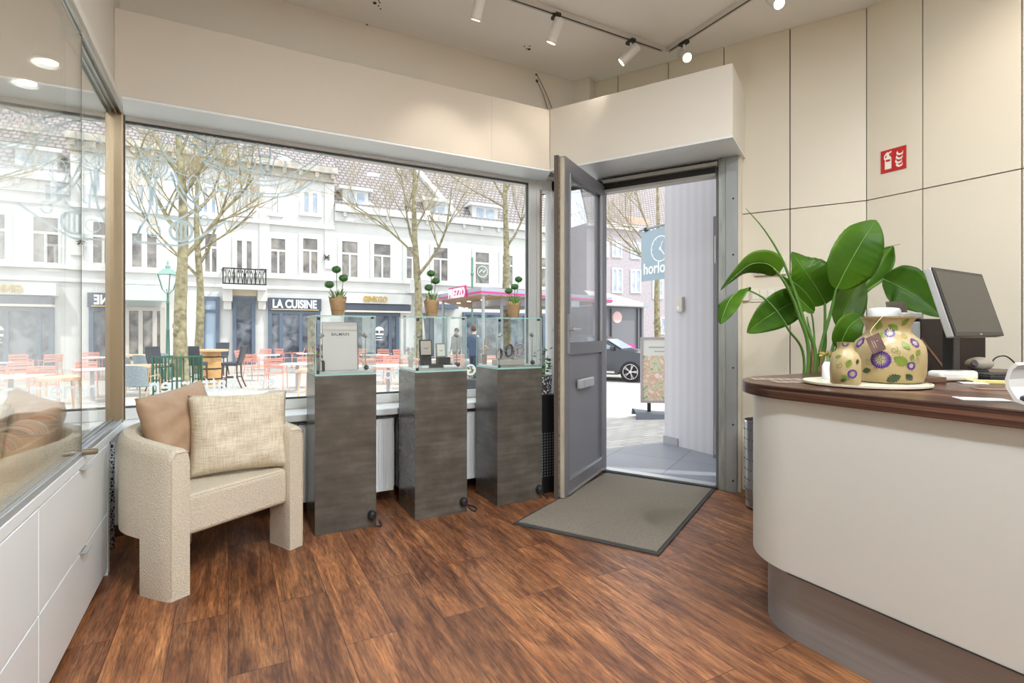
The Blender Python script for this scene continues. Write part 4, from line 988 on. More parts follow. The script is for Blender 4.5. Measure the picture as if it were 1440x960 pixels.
    for r in range(5):
        k = MB(M)
        for q in range(15): k.box(-.18+q*.026, -.158+q*.026, -.052+r*.024, -.032+r*.024, .0182, .024)
        k.build('key_row', mat('key_black', (.03, .03, .032), .45), o)
    for (px, py, t, s1, s2, h, col, lab, nm) in ((1392, 528, 2.05, .065, .04, .008, (.62, .55, .22), 'yellow sticky note pad in front of the keyboard', 'note_pad'), (1368, 531, 2.02, .04, .028, .003, (.75, .73, .70), 'small white slip of paper beside the yellow pad', 'paper_slip'), (1381, 562, 1.54, .06, .035, .002, (.66, .68, .72), 'white paper card lying near the payment terminal', 'paper_card'), (1395, 542, 1.82, .05, .03, .001, (.23, .15, .11), 'thin translucent sheet lying behind the white card', 'paper_sheet')):
        a = atT(px, py, t); M = Matrix.Translation((a.x, a.y, CT)) @ Matrix.Rotation(R_(-50), 4, 'Z')
        tag(MB(M).box(-s1, s1, -s2, s2, 0, h).build(nm, mat(nm, col, .5)), lab, 'paper')
    a, b_ = atT(1392, 516, 2.40), atT(1428, 518, 2.45)
    pts = [(a.x, a.y, CT+.03), (a.x+.05, a.y, CT+.075), ((a.x+b_.x)/2+.03, (a.y+b_.y)/2, CT+.085), (b_.x, b_.y, CT+.05), (b_.x+.02, b_.y-.03, CT+.005)]
    k = MB(); k.tube(curve(pts), .0032, 8); tag(k.build('scanner_cable', M_DARK, smooth=180), 'black cable looping from the scanner over the keyboard', 'cable')
    # payment terminal
    a = atT(1412, 567, 1.44); Rm = Matrix.Rotation(R_(-98), 4, 'Z'); a = a-(Rm @ Vector((-.085, -.03, 0))); M = Matrix.Translation((a.x, a.y, CT)) @ Rm @ Matrix.Scale(.92, 4)
    o = thing('payment_terminal', 'white payment terminal with black keypad at the right edge of the counter', 'payment terminal', (a.x, a.y, CT))
    prof = [(-.068, .125), (-.082, .110), (-.092, .075), (-.090, .050), (-.070, .012), (-.045, .003), (.14, .0), (.14, .008), (-.042, .010), (-.062, .020), (-.080, .052), (-.082, .075), (-.073, .104), (-.060, .118)]
    # side shell: curve extruded in depth
    m = MB(M); n_ = len(prof); v = [(x, -.03, z) for x, z in prof]+[(x, .12, z) for x, z in prof]
    m.add(v, [tuple(range(n_)), tuple(reversed(range(n_, 2*n_)))]+[(i, i+n_, (i+1) % n_+n_, (i+1) % n_) for i in range(n_)]); m.build('shell', mat('terminal_white', (.72, .72, .70), .3), o)
    m = MB(M); m.add([(-.060, -.028, .012), (.14, -.028, .012), (.14, -.028, .030), (-.058, -.028, .028), (-.056, .115, .055), (.14, .115, .055), (.14, .115, .012), (-.060, .115, .012)], [(0, 1, 2, 3), (3, 2, 5, 4), (4, 5, 6, 7), (7, 6, 1, 0), (0, 3, 4, 7), (1, 6, 5, 2)])
    m.build('keypad_body', mat('terminal_grey', (.05, .055, .065), .4), o, bevel=.003)
    m = MB(M); m.box(-.03, .13, .05, .12, .056, .125); m.build('display_head', M_DARK, o, bevel=.012)
    m = MB(M); m.box(-.04, -.022, -.015, 0, .030, .037); m.build('key_red', M_SIGNRED, o, label='red key'); 
    m = MB(M); m.box(-.012, .004, -.015, 0, .030, .037); m.build('key_green', mat('key_green', (.05, .3, .1), .4), o, label='green key')
counter_things()
# waste bin
def bin_():
    c = (3.085, 2.235, 0)
    o = tag(MB().lathe([(.118, 0), (.122, .004), (.130, .57), (.1265, .57), (.120, .02), (.0, .018)], c, 40).build('waste_bin', mat('bin_steel', (.50, .51, .53), .28, .9), smooth=40), 'perforated stainless steel waste bin beside the counter end', 'bin')
    h = MB()
    for j in range(8):
        for k in range(28):
            t = 2*math.pi*(k+.5*(j % 2))/28; z = .06+j*.065; r = .1225+.0075*z/.57+.0006
            h.ball((c[0]+r*math.cos(t), c[1]+r*math.sin(t), z), .0035, 6, 4)
    h.build('perforation', M_DARK, o); h = MB(); h.lathe([(.1235, -.0), (.1235, .012), (.118, .012)], (c[0], c[1], .0005), 40); h.build('foot_ring', M_DARK, o)
    h = MB(); h.lathe([(.1265, .562), (.1315, .562), (.1315, .573), (.1265, .573)], c, 40, cap=False); h.build('rim', M_CHROME, o, smooth=40)
bin_()
# ---------------------------------------------------------------- wall devices
def wall_dev():
    def box_on(px0, py0, px1, py1, d, name, m, lab, cat, D=DP, parent=None):
        a0, a1 = a_of(px0, D), a_of(px1, D); z1_, z0_ = z_of((px0+px1)/2, py0, D), z_of((px0+px1)/2, py1, D)
        b = MB(MW).box(a0, a1, D-d, D-.001, z0_, z1_).build(name, m, parent, bevel=.003)
        return tag(b, lab, cat) if cat else b
    k = box_on(1062, 366, 1106, 387, .025, 'alarm_keypad', mat('keypad_cream', (.72, .67, .55), .4), 'cream alarm keypad on the slanted wall behind the plant', 'keypad')
    box_on(1064, 380, 1088, 386, .0265, 'keypad_screen', mat('keypad_lcd', (.35, .36, .34), .3), '', None, DP, k)
    for i in range(3):
        for j in range(4): box_on(1094+i*4, 374+j*3.2, 1096.6+i*4, 376.2+j*3.2, .0275, 'key', M_WHITE, '', None, DP, k)
    box_on(1093.5, 366.5, 1098.5, 371.5, .0285, 'lens', M_DARK, '', None, DP, k)
    box_on(1045, 408, 1054, 423, .03, 'thermostat', mat('keypad_cream', (.72, .67, .55), .4), 'small cream wall box left of the light switches', 'wall device')
    s = box_on(1056, 405, 1112, 424, .010, 'light_switch_row', mat('switch_cream', (.74, .70, .60), .4), 'row of cream light switches on the slanted wall behind the plant', 'switch')
    for i in range(5): box_on(1058+i*11, 408, 1067+i*11, 421, .015, 'rocker', mat('rocker_cream', (.80, .77, .68), .35), '', None, DP, s)
    # fire extinguisher sign
    y0, y1 = atX(1239, 225, XR).y, atX(1275, 225, XR).y
    z = lambda px, py: atX(px, py, XR).z
    zb, zt = z(1257, 240.5), z(1257, 208.5)
    M = frameM((XR-.003, y0, zb), (0, -1, 0), (0, 0, 1)); W_, H_ = y0-y1, zt-zb
    s = tag(MB(M).box(0, W_, 0, H_, -.001, .002).build('fire_extinguisher_sign', M_SIGNRED, bevel=.0008), 'red fire extinguisher sign with white symbols on the panelled wall', 'sign')
    def pol(name, pts, z_=.0028): 
        m = MB(M); m.add([(x*W_, y*H_, z_) for x, y in pts], [tuple(range(len(pts)))]); m.build(name, M_SIGNW, s, solid=.0006)
    pol('extinguisher_symbol', [(.17, .14), (.43, .14), (.43, .62), (.38, .70), (.34, .72), (.34, .80), (.44, .86), (.42, .92), (.32, .86), (.28, .90), (.20, .84), (.14, .74), (.13, .60), (.17, .60), (.19, .74), (.24, .76), (.25, .70), (.17, .62)])
    m = MB(M); m.box(.21*W_, .39*W_, .47*H_, .56*H_, .0032, .0036); m.build('symbol_label', M_SIGNRED, s)
    for k, (x, y) in enumerate(((.62, .62), (.60, .44), (.57, .27), (.60, .12))):
        pol('flame_symbol', [(x, y+.10), (x+.06, y+.03), (x+.13, y), (x+.24, y+.03), (x+.27, y+.10), (x+.25, y+.20), (x+.24, y+.11), (x+.15, y+.08), (x+.08, y+.12), (x+.04, y+.22)])
wall_dev()
# ================================================================ BIG LEAFY PLANT
def leafy():
    base = Vector((2.62, 1.73, 0))
    o = thing('bird_of_paradise_plant', 'tall green broad-leaved plant standing behind the counter end', 'potted plant', base)
    m = MB(); m.lathe([(.13, 0), (.17, .40), (.175, .42), (.16, .42), (.15, .38)], base, 32); m.build('pot', mat('pot_grey', (.25, .25, .26), .5), o, smooth=40)
    m = MB(); m.lathe([(.148, .37), (.14, .385)], base, 24); m.build('soil', mat('soil', (.05, .035, .02), .9), o)
    ml, nt, b = new_mat('plant_leaf'); N, L = nt.nodes, nt.links
    tc = N.new('ShaderNodeTexCoord'); n = N.new('ShaderNodeTexNoise'); n.inputs['Scale'].default_value = 4; L.new(tc.outputs['Object'], n.inputs['Vector'])
    uvn = N.new('ShaderNodeTexWave'); uvn.inputs['Scale'].default_value = 9; uvn.bands_direction = 'DIAGONAL'; L.new(tc.outputs['Object'], uvn.inputs['Vector'])
    c = ramp(nt, n.outputs[0], [(.3, (.025, .085, .006)), (.55, (.062, .155, .008)), (.75, (.11, .22, .014))]); L.new(c, b.inputs['Base Color'])
    b.inputs['Roughness'].default_value = .42; b.inputs['Specular IOR Level'].default_value = .3
    # light passing through the leaf
    tr = N.new('ShaderNodeBsdfTranslucent'); tr.inputs[0].default_value = (.20, .45, .03, 1); mx = N.new('ShaderNodeMixShader'); mx.inputs[0].default_value = .3
    out = N['Material Output']; L.new(b.outputs[0], mx.inputs[1]); L.new(tr.outputs[0], mx.inputs[2]); L.new(mx.outputs[0], out.inputs[0])
    bp = N.new('ShaderNodeBump'); bp.inputs['Strength'].default_value = .25; bp.inputs['Distance'].default_value = .003; L.new(uvn.outputs[0], bp.inputs['Height']); L.new(bp.outputs[0], b.inputs['Normal'])
    MR = mat('leaf_rib', (.10, .21, .03), .5); MS = mat('plant_stalk', (.09, .20, .035), .4)
    def leaf(pts, width, side, fold=.25, wave=.0, wp=.75, name='leaf'):
        """pts: midrib points; side: unit-ish vector across the blade; width: full width"""
        C = curve(pts, 8); n = len(C)-1; s = Vector(side).normalized()
        def f(u, v):
            i = min(int(u*n), n-1); fr = u*n-i; p = C[i].lerp(C[i+1], fr); d = (C[min(i+1, n)]-C[max(i-1, 0)]).normalized()
            a = (s-d*s.dot(d)).normalized(); nn = a.cross(d).normalized()
            w_ = width/2*max(0, math.sin(math.pi*min(1, max(0, u))**wp))**.74
            x = 2*v-1
            return p+a*x*w_+nn*(abs(x)**1.3*w_*fold+wave*math.sin(u*22+x*2)*abs(x)*w_)
        m = MB(); m.grid(f, 36, 10)
        lf = m.build(name, ml, o, smooth=180, solid=.0008)
        k = MB(); k.tube(C[:-1], [.0042*(1-.8*i/len(C)) for i in range(len(C)-1)], 6); k.build('midrib', MR, lf, smooth=180)
    def stem(pts, r0=.011, r1=.006, ma=None):
        C = curve(pts, 8); m = MB(); m.tube(C, [r0+(r1-r0)*i/(len(C)-1) for i in range(len(C))], 8); m.build('stalk', ma or MS, o, smooth=180)
    root = lambda dx, dy=0: base+Vector((dx, dy, .38))
    A = lambda px, py, t: atT(px, py, t)
    # 1 big upright leaf facing the viewer
    stem([root(0), A(1152, 500, 2.74), A(1168, 440, 2.70), A(1176, 404, 2.66)])
    leaf([A(1176, 407, 2.66), A(1192, 375, 2.63), A(1212, 340, 2.62), A(1232, 309, 2.64)], .275, RT+Vector((0, 0, .5)), .14)
    # 2 left big leaf
    stem([root(-.01), A(1156, 510, 2.76), A(1160, 460, 2.76), A(1160, 426, 2.75)])
    leaf([A(1161, 428, 2.75), A(1146, 402, 2.73), A(1129, 377, 2.72), A(1113, 354, 2.74)], .225, RT*.8+Vector((0, 0, -.55)), .14)
    # 3 dark leaf behind right
    stem([root(.03), A(1178, 490, 2.85), A(1205, 425, 2.92), A(1214, 405, 2.95)])
    leaf([A(1212, 408, 2.95), A(1228, 384, 2.96), A(1243, 362, 2.97), A(1256, 346, 2.98)], .13, RT+Vector((0, 0, .9)), .7)
    stem([A(1240, 350, 2.98), A(1253, 346, 2.98), A(1266, 343, 3.0)], .003, .001)
    # 4 drooping right leaf
    stem([root(.05), A(1180, 480, 2.80), A(1212, 418, 2.85), A(1240, 394, 2.88)], .010, .007)
    leaf([A(1240, 392, 2.88), A(1262, 402, 2.88), A(1290, 418, 2.84), A(1326, 446, 2.78)], .235, Vector((0, 0, 1))+RT*.35, -.35, .04)
    # 5 middle lower dark leaves
    stem([root(.02), A(1168, 500, 2.80), A(1178, 462, 2.82)])
    leaf([A(1180, 462, 2.82), A(1188, 436, 2.83), A(1200, 412, 2.84), A(1214, 390, 2.85)], .17, RT+Vector((0, 0, .3)), .35)
    leaf([A(1176, 420, 2.86), A(1172, 400, 2.88), A(1168, 380, 2.90), A(1166, 360, 2.92)], .09, RT, .4)
    # 6 lower right leaf
    stem([root(.04), A(1172, 510, 2.72), A(1180, 488, 2.68)], .008, .005)
    leaf([A(1180, 490, 2.68), A(1188, 470, 2.66), A(1198, 455, 2.66), A(1216, 444, 2.68)], .15, RT+Vector((0, 0, -.2)), .25)
    # 7 arching left leaf
    stem([root(-.04), A(1137, 510, 2.70), A(1122, 440, 2.66), A(1105, 400, 2.62), A(1088, 377, 2.60)], .011, .005)
    leaf([A(1096, 384, 2.61), A(1078, 371, 2.60), A(1055, 372, 2.58), A(1034, 388, 2.55), A(1013, 408, 2.52)], .13, Vector((0, 0, 1))-FW*.7, -.25, .0, .55)
    # 8 rolled spear
    stem([root(-.03), A(1146, 515, 2.74), A(1130, 450, 2.72), A(1112, 395, 2.70), A(1096, 357, 2.68), A(1074, 322, 2.66), A(1049, 293, 2.64)], .013, .0016)
    # 9 far-left hanging leaf
    stem([root(-.05), A(1131, 515, 2.66), A(1108, 462, 2.58), A(1080, 424, 2.52), A(1052, 407, 2.50)], .007, .004)
    leaf([A(1054, 408, 2.50), A(1040, 408, 2.48), A(1026, 422, 2.46), A(1018, 440, 2.45), A(1013, 456, 2.44)], .115, FW*-.5+Vector((0, 0, .3))+RT*.6, .25, .03, .8)
    # 10 broad lower left leaf
    stem([root(-.03), A(1142, 510, 2.80), A(1144, 460, 2.82), A(1137, 422, 2.82)], .006, .004)
    leaf([A(1137, 420, 2.82), A(1112, 427, 2.82), A(1080, 445, 2.80), A(1050, 468, 2.78)], .19, Vector((0, 0, 1))-RT*.45, .12, .02, .9)
    # 11 small folded leaf
    leaf([A(1144, 440, 2.74), A(1128, 424, 2.73), A(1112, 405, 2.73), A(1099, 388, 2.74)], .075, RT+Vector((0, 0, .8)), .6)
    stem([root(-.02), A(1141, 505, 2.76), A(1135, 445, 2.74)], .007, .004)
    # reddish sheath stalks
    MSH = mat('sheath', (.22, .10, .06), .6)
    stem([root(.01), A(1141, 530, 2.74), A(1142, 480, 2.74)], .009, .006, MSH); stem([root(.03), A(1152, 530, 2.72), A(1153, 490, 2.72)], .012, .004, MSH)
leafy()
# ================================================================ STREET
def street():
    m, nt, b = new_mat('street_paving'); N, L = nt.nodes, nt.links
    tc = N.new('ShaderNodeTexCoord'); br = N.new('ShaderNodeTexBrick'); L.new(tc.outputs['Object'], br.inputs['Vector'])
    br.inputs['Scale'].default_value = 1; br.inputs['Brick Width'].default_value = .24; br.inputs['Row Height'].default_value = .12; br.inputs['Mortar Size'].default_value = .006
    br.inputs['Color1'].default_value = (.42, .40, .37, 1); br.inputs['Color2'].default_value = (.54, .52, .48, 1); br.inputs['Mortar'].default_value = (.25, .24, .23, 1)
    L.new(br.outputs[0], b.inputs['Base Color']); b.inputs['Roughness'].default_value = .9
    g = MB(); xs = (-30, 70); v = []
    ys = [(3.9, -.03), (4.3, -.03)]+[(4.3+5.7*k/6, -.03+(GZ+.03)*k/6) for k in range(1, 7)]+[(75, GZ)]
    for y, z in ys: v += [(xs[0], y, z), (xs[1], y, z)]
    g.add(v, [(2*i, 2*i+1, 2*i+3, 2*i+2) for i in range(len(ys)-1)])
    struct(g, 'ground', m)
    # porch
    t, nt, b = new_mat('porch_tile'); N, L = nt.nodes, nt.links
    tc = N.new('ShaderNodeTexCoord'); mp = N.new('ShaderNodeMapping'); mp.inputs['Rotation'].default_value = (0, 0, R_(60)); L.new(tc.outputs['Object'], mp.inputs[0])
    br = N.new('ShaderNodeTexBrick'); br.offset = 0; L.new(mp.outputs[0], br.inputs['Vector']); br.inputs['Scale'].default_value = 1; br.inputs['Brick Width'].default_value = .6; br.inputs['Row Height'].default_value = .6; br.inputs['Mortar Size'].default_value = .004
    br.inputs['Color1'].default_value = (.20, .215, .25, 1); br.inputs['Color2'].default_value = (.24, .255, .29, 1); br.inputs['Mortar'].default_value = (.09, .09, .10, 1)
    L.new(br.outputs[0], b.inputs['Base Color']); b.inputs['Roughness'].default_value = .35
    struct(MB().prism([WP(-1.8, 4.13), WP(-.70, 4.13), (3.98, 3.35), (3.98, 4.08), (2.4, 4.08), (2.62, 3.9)], -.10, -.002), 'floor_porch', t)
    # neighbour wall beside the door
    wv, nt, b = new_mat('lilac_cladding'); N, L = nt.nodes, nt.links
    tc = N.new('ShaderNodeTexCoord'); w_ = N.new('ShaderNodeTexWave'); w_.inputs['Scale'].default_value = 3.2; w_.bands_direction = 'Y'; L.new(tc.outputs['Object'], w_.inputs['Vector'])
    c = ramp(nt, w_.outputs[0], [(0, (.60, .585, .615)), (1, (.645, .63, .66))]); L.new(c, b.inputs['Base Color']); b.inputs['Roughness'].default_value = .6
    struct(MB().prism([(3.98, 2.6), (3.98, 4.05), (8.0, 4.05), (8.0, 3.9), (4.2, 3.9), (4.2, 2.6)], -.05, 7), 'wall_porch', wv)
    struct(MB().box(3.968, 3.979, 3.86, 4.06, -.02, .075), 'baseboard_porch', mat('stone_grey', (.36, .36, .38), .6))
    struct(MB(MW).box(AD1+.155, .2, 4.30, 4.5, -.03, CZ+.2), 'wall_outer', wv)
    p = atX(957, 428, 3.98)
    o = tag(MB().box(3.945, 3.979, p.y-.05, p.y+.04, p.z-.075, p.z+.075).build('door_phone', mat('phone_cream', (.66, .62, .56), .4), bevel=.006), 'small cream door phone on the pale wall outside the door', 'door phone')
    MB().box(3.9435, 3.9448, p.y-.02, p.y+.015, p.z-.05, p.z-.02).build('button', M_ALU, o)
    struct(MB().box(3.90, 3.979, 3.30, 3.36, -.01, 2.20), 'trim_9', M_ANTH)
street()
# ---------------------------------------------------------------- facades across the street
FY = 28.0
M_FW = mat('facade_white', (.67, .66, .645), .8, noise=.05, nscale=1.5)
M_FW2 = mat('facade_white_warm', (.69, .675, .65), .8, noise=.05, nscale=1.2)
M_CORN = mat('cornice_stone', (.50, .46, .40), .8, noise=.2, nscale=3)
M_WF = mat('far_window_frame', (.70, .70, .69), .5)
def reflect_pane_mat(name, a, b_):  # blotchy brownish and blue reflections put into the pane colour
    m, nt, b = new_mat(name); N, L = nt.nodes, nt.links
    tc = N.new('ShaderNodeTexCoord'); n = N.new('ShaderNodeTexNoise'); n.inputs['Scale'].default_value = 1.6; n.inputs['Detail'].default_value = 8; n.inputs['Distortion'].default_value = .8; L.new(tc.outputs['Object'], n.inputs['Vector'])
    c = ramp(nt, n.outputs[0], [(.35, a), (.62, b_)]); L.new(c, b.inputs['Base Color']); b.inputs['Roughness'].default_value = .12; return m
M_P1 = reflect_pane_mat('pane_brown_reflect', (.13, .12, .12), (.34, .31, .28)); M_P2 = reflect_pane_mat('pane_blue_reflect', (.30, .36, .46), (.50, .55, .62)); M_P3 = reflect_pane_mat('pane_shop_reflect', (.055, .065, .085), (.24, .26, .30))
M_SLATE = mat('slate_blue_paint', (.115, .15, .21), .45)
def tiles():
    m, nt, b = new_mat('roof_tiles'); N, L = nt.nodes, nt.links
    tc = N.new('ShaderNodeTexCoord'); br = N.new('ShaderNodeTexBrick'); L.new(tc.outputs['Object'], br.inputs['Vector'])
    mp = N.new('ShaderNodeMapping'); mp.inputs['Rotation'].default_value = (R_(90), 0, 0); L.new(tc.outputs['Object'], mp.inputs[0]); L.new(mp.outputs[0], br.inputs['Vector'])
    br.inputs['Scale'].default_value = 1; br.inputs['Brick Width'].default_value = .27; br.inputs['Row Height'].default_value = .21; br.inputs['Mortar Size'].default_value = .034
    br.inputs['Color1'].default_value = (.30, .265, .26, 1); br.inputs['Color2'].default_value = (.37, .33, .32, 1); br.inputs['Mortar'].default_value = (.15, .13, .135, 1)
    L.new(br.outputs[0], b.inputs['Base Color']); b.inputs['Roughness'].default_value = .8; return m
M_TILE = tiles()
def FX(px): return atY(px, 466, FY).x
def FZ(px, py): return atY(px, py, FY).z
def win(par, px0, px1, py0, py1, style='sash', pane=None, Y=FY, surround=True):
    cx = (px0+px1)/2
    x0, x1 = atY(px0, 466, Y).x, atY(px1, 466, Y).x; z1_, z0_ = atY(cx, py0, Y).z, atY(cx, py1, Y).z
    y = Y-.001; pane = pane or M_P1
    f = MB(); t = .10
    f.box(x0, x0+t, y-.07, y, z0_, z1_); f.box(x1-t, x1, y-.07, y, z0_, z1_); f.box(x0+t, x1-t, y-.07, y, z1_-t, z1_); f.box(x0+t, x1-t, y-.07, y, z0_, z0_+t)
    zm = z0_+(z1_-z0_)*.64
    if style == 'sash': f.box(x0+t, x1-t, y-.06, y, zm-.05, zm+.05); f.box((x0+x1)/2-.045, (x0+x1)/2+.045, y-.06, y, z0_+t, zm-.05)
    if style == 'cross': f.box((x0+x1)/2-.10, (x0+x1)/2+.10, y-.06, y, z0_+t, z1_-t)
    if style == 'bar': f.box(x0+t, x1-t, y-.06, y, zm-.05, zm+.05)
    if surround:
        f.box(x0-.10, x0-.001, y-.05, y, z0_, z1_+.12); f.box(x1+.001, x1+.10, y-.05, y, z0_, z1_+.12); f.box(x0, x1, y-.05, y, z1_+.001, z1_+.12); f.box(x0-.14, x1+.14, y-.13, y, z0_-.09, z0_-.002)
    w_ = f.build('window', M_WF, par)
    MB().box(x0+t, x1-t, y-.035, y-.01, z0_+t, z1_-t).build('pane', pane, w_)
    return w_
def facades():
    # ---- tall white building on the left (reaches out of sight to the left)
    b1 = thing('white_townhouse', 'tall white stucco townhouse with cafe fronts across the street', 'building', (FX(300), FY, GZ))
    xa, xb = -28, FX(470); ztop = FZ(470, 238)
    MB().box(xa, xb, FY, FY+9, GZ, ztop).build('facade', M_FW, b1)
    c = MB(); c.box(xa, xb+.1, FY-.45, FY, ztop-.35, ztop-.05); c.box(xa, xb+.05, FY-.2, FY, ztop-.75, ztop-.36)
    k = xa+.3
    while k < xb: c.box(k, k+.18, FY-.38, FY-.2, ztop-.6, ztop-.36); k += .75
    c.build('cornice', M_CORN, b1)
    r = MB(); zr = ztop+4.2; r.add([(xa, FY-.3, ztop), (xb, FY-.3, ztop), (xb, FY+4.5, zr), (xa, FY+4.5, zr), (xb, FY+9, ztop), (xa, FY+9, ztop)], [(0, 1, 2, 3), (3, 2, 4, 5), (1, 4, 2), (0, 3, 5)]); r.build('roof', M_TILE, b1)
    s = MB()
    for py in (378.5, 313): z = FZ(160 if py > 350 else 430, py) if py > 350 else FZ(440, 318); s.box(xa, xb, FY-.14, FY, z-.1, z+.08)
    z = FZ(200, 398); s.box(xa, xb, FY-.08, FY, z-.06, z+.05)
    for px in (313, 372, 463): s.box(FX(px)-.22, FX(px)+.22, FY-.07, FY, FZ(px, 378), ztop-.8)
    s.build('string_course', M_FW2, b1)
    for (a, b_) in ((60, 96), (112, 146), (182, 224), (285, 308), (330, 357), (378, 404), (423, 449)):
        win(b1, a, b_, 326 if a < 300 else (336 if a < 370 else 333), 379 if a < 250 else 387, 'sash' if a not in (330, 182) else 'cross')
    for (a, b_) in ((60, 92), (112, 140), (190, 220), (283, 306), (332, 352), (379, 394), (424.5, 448.5)):
        win(b1, a, b_, 258 if a < 250 else (262 if a < 370 else 269), 292 if a < 250 else 302, 'cross', M_P2)
    # chimney
    MB().box(FX(300), FX(300)+1.2, FY+3.5, FY+4.6, ztop+2.5, zr+1.4).build('chimney', mat('chimney_brick', (.50, .36, .28), .9), b1)
    a = thing('wall_anchor', 'small dark iron wall anchor between upper windows of the white townhouse', 'anchor', (FX(459), FY-.09, FZ(459, 362)))
    m = MB(); x, z = FX(459), FZ(459, 362)
    for d in (1, -1): m.tube([(x-.13, FY-.1, z-.13*d), (x+.13, FY-.1, z+.13*d)], .025, 6)
    m.tube([(x-.16, FY-.1, z), (x+.16, FY-.1, z)], .02, 6); m.build('iron_cross', M_DARK, a)
    # ---- second building, lower with dormers
    b2 = thing('dormer_house', 'lower white terrace house with tiled roof and dormers opposite', 'building', (FX(600), FY, GZ))
    xc, xd = FX(470)+.001, FX(792); ze = FZ(560, 300)
    MB().box(xc, xd, FY, FY+9, GZ, ze).build('facade', M_FW2, b2)
    r = MB(); zr2 = FZ(600, 226)+1.0; dY = 3.6; zr2 = EYE+(466-229)*((FY+dY)/ray(600).y)/740
    r.add([(xc, FY-.25, ze), (xd, FY-.25, ze), (xd, FY+dY, zr2), (xc, FY+dY, zr2), (xd, FY+9, ze), (xc, FY+9, ze)], [(0, 1, 2, 3), (3, 2, 4, 5), (1, 4, 2), (0, 3, 5)]); r.build('roof', M_TILE, b2)
    c = MB(); c.box(xc, xd, FY-.42, FY, ze-.28, ze+.05); c.box(xc, xd, FY-.18, FY, ze-.75, ze-.3)
    k = xc+.4
    while k < xd: c.box(k, k+.16, FY-.34, FY-.18, ze-.5, ze-.28); k += 1.1
    c.build('cornice', M_FW, b2)
    v = MB(); xm = atY(632, 466, FY).x; v.add([(xm-1.6, FY+dY, zr2+.12), (xm-1.25, FY+dY, zr2+.12), (xm+.5, FY-.2, ze+.2), (xm+.1, FY-.2, ze+.2)], [(0, 1, 2, 3)]); v.build('roof_verge', M_FW, b2, solid=.2)
    for (a, b_, t0, t1) in ((482, 518, 268, 295), (598, 630, 284, 306), (664, 700, 291, 313)):
        x0, x1 = FX(a), FX(b_); cx = (a+b_)/2; z0_, z1_ = FZ(cx, t1), FZ(cx, t0)
        d = MB(); d.box(x0, x1, FY+.0, FY+2.2, z0_-.1, z1_); dd = d.build('dormer', M_FW, b2)
        d = MB(); d.box(x0-.2, x1+.2, FY-.2, FY+2.4, z1_, z1_+.16); d.build('dormer_roof', M_WF, dd)
        d = MB(); w_ = (x1-x0); d.box(x0+.18*w_, x0+.44*w_, FY-.03, FY-.001, z0_+.15, z1_-.12); d.box(x0+.56*w_, x0+.84*w_, FY-.03, FY-.001, z0_+.15, z1_-.12); d.build('pane', M_P2, dd)
    for (a, b_, t0, t1) in ((478, 505, 337, 392), (523, 551, 341, 393), (569, 590, 345, 394), (607, 631, 346, 397), (666, 689, 353, 401), (704, 722, 357, 403), (748, 770, 360, 405)):
        win(b2, a, b_, t0, t1, 'sash' if a < 660 else 'bar')
    s = MB(); z = FZ(560, 396); s.box(xc, xd, FY-.14, FY, z-.1, z+.06); z = FZ(560, 411); s.box(xc, xd, FY-.09, FY, z-.05, z+.05); s.build('string_course', M_FW, b2)
    x0, x1 = FX(571), FX(600); z0_, z1_ = FZ(585, 412), FZ(585, 396)
    s = MB(); s.box(x0, x1, FY-.8, FY, z0_-.05, z0_+.08)
    for i in range(12): q = x0+(x1-x0-.06)*i/11; s.box(q, q+.06, FY-.8, FY-.74, z0_+.08, z1_)
    s.box(x0, x1, FY-.82, FY-.72, z1_, z1_+.08); s.build('white_balcony', M_WF, b2)
    x, z = FX(677.5), FZ(677.5, 382)
    m = MB(Matrix.Translation((x, FY-.08, z)) @ Matrix.Rotation(R_(90), 4, 'X')); m.lathe([(.30, 0), (.34, .0), (.34, .015), (.30, .015)], seg=28, cap=False)
    m.tube([(-.2, -.08, .01), (-.05, .10, .01), (.05, -.05, .01), (.2, .1, .01)], .035, 6); m.build('window_logo', mat('logo_mint', (.62, .75, .70), .5), b2)
    # ---- shopfronts: parts of the two houses
    def shop(par, px0, px1, py0, col, divs, name, py1=None, panem=None):
        x0, x1 = FX(px0), FX(px1); z1_ = FZ((px0+px1)/2, py0); z0_ = GZ if py1 is None else FZ((px0+px1)/2, py1)
        f = MB(); t = .16; n = len(divs); f.box(x0, x1, FY-.16, FY, z1_-t, z1_)
        for q in [0]+list(divs)+[1]:
            xx = x0+(x1-x0-t)*q; f.box(xx, xx+t, FY-.16, FY, z0_, z1_-t)
        f.box(x0+t, x1-t, FY-.14, FY, z0_, z0_+.3)
        o = f.build(name, col, par)
        MB().box(x0+t, x1-t, FY-.07, FY-.03, z0_+.3, z1_-t).build('pane', panem or M_P3, o); return o
    MG = mat('shop_taupe', (.52, .48, .44), .5)
    shop(b1, 176, 232, 432, MG, (.38, .78), 'shopfront', panem=M_P1)
    m = MB(); x0, x1 = -4.9, FX(238); za, zb = FZ(205, 400), FZ(205, 424)
    m.add([(x0, FY, za), (x1, FY, za), (x1, FY-.9, zb), (x0, FY-.9, zb)], [(0, 1, 2, 3)]); m.build('green_awning', mat('awning_green', (.40, .50, .47), .7), b1, solid=.05, label='pale green awning')
    sb_ = shop(b1, 283, 309, 417, M_SLATE, (), 'door', panem=mat('door_blue', (.38, .47, .58), .4)); 
    m = MB(); m.box(FX(284), FX(308), FY-.17, FY-.05, FZ(296, 439), FZ(296, 435.5)); m.build('transom', M_SLATE, sb_)
    shop(b1, 327, 359, 418, M_SLATE, (), 'shop_window')
    shop(b1, 377, 450, 437, M_SLATE, (.22, .62), 'cafe_front')
    lc = MB(); lc.box(FX(377), FX(451), FY-.22, FY, FZ(414, 437), FZ(414, 419.5)); lc = lc.build('cafe_sign_board', mat('board_slate', (.07, .085, .12), .5), b1)
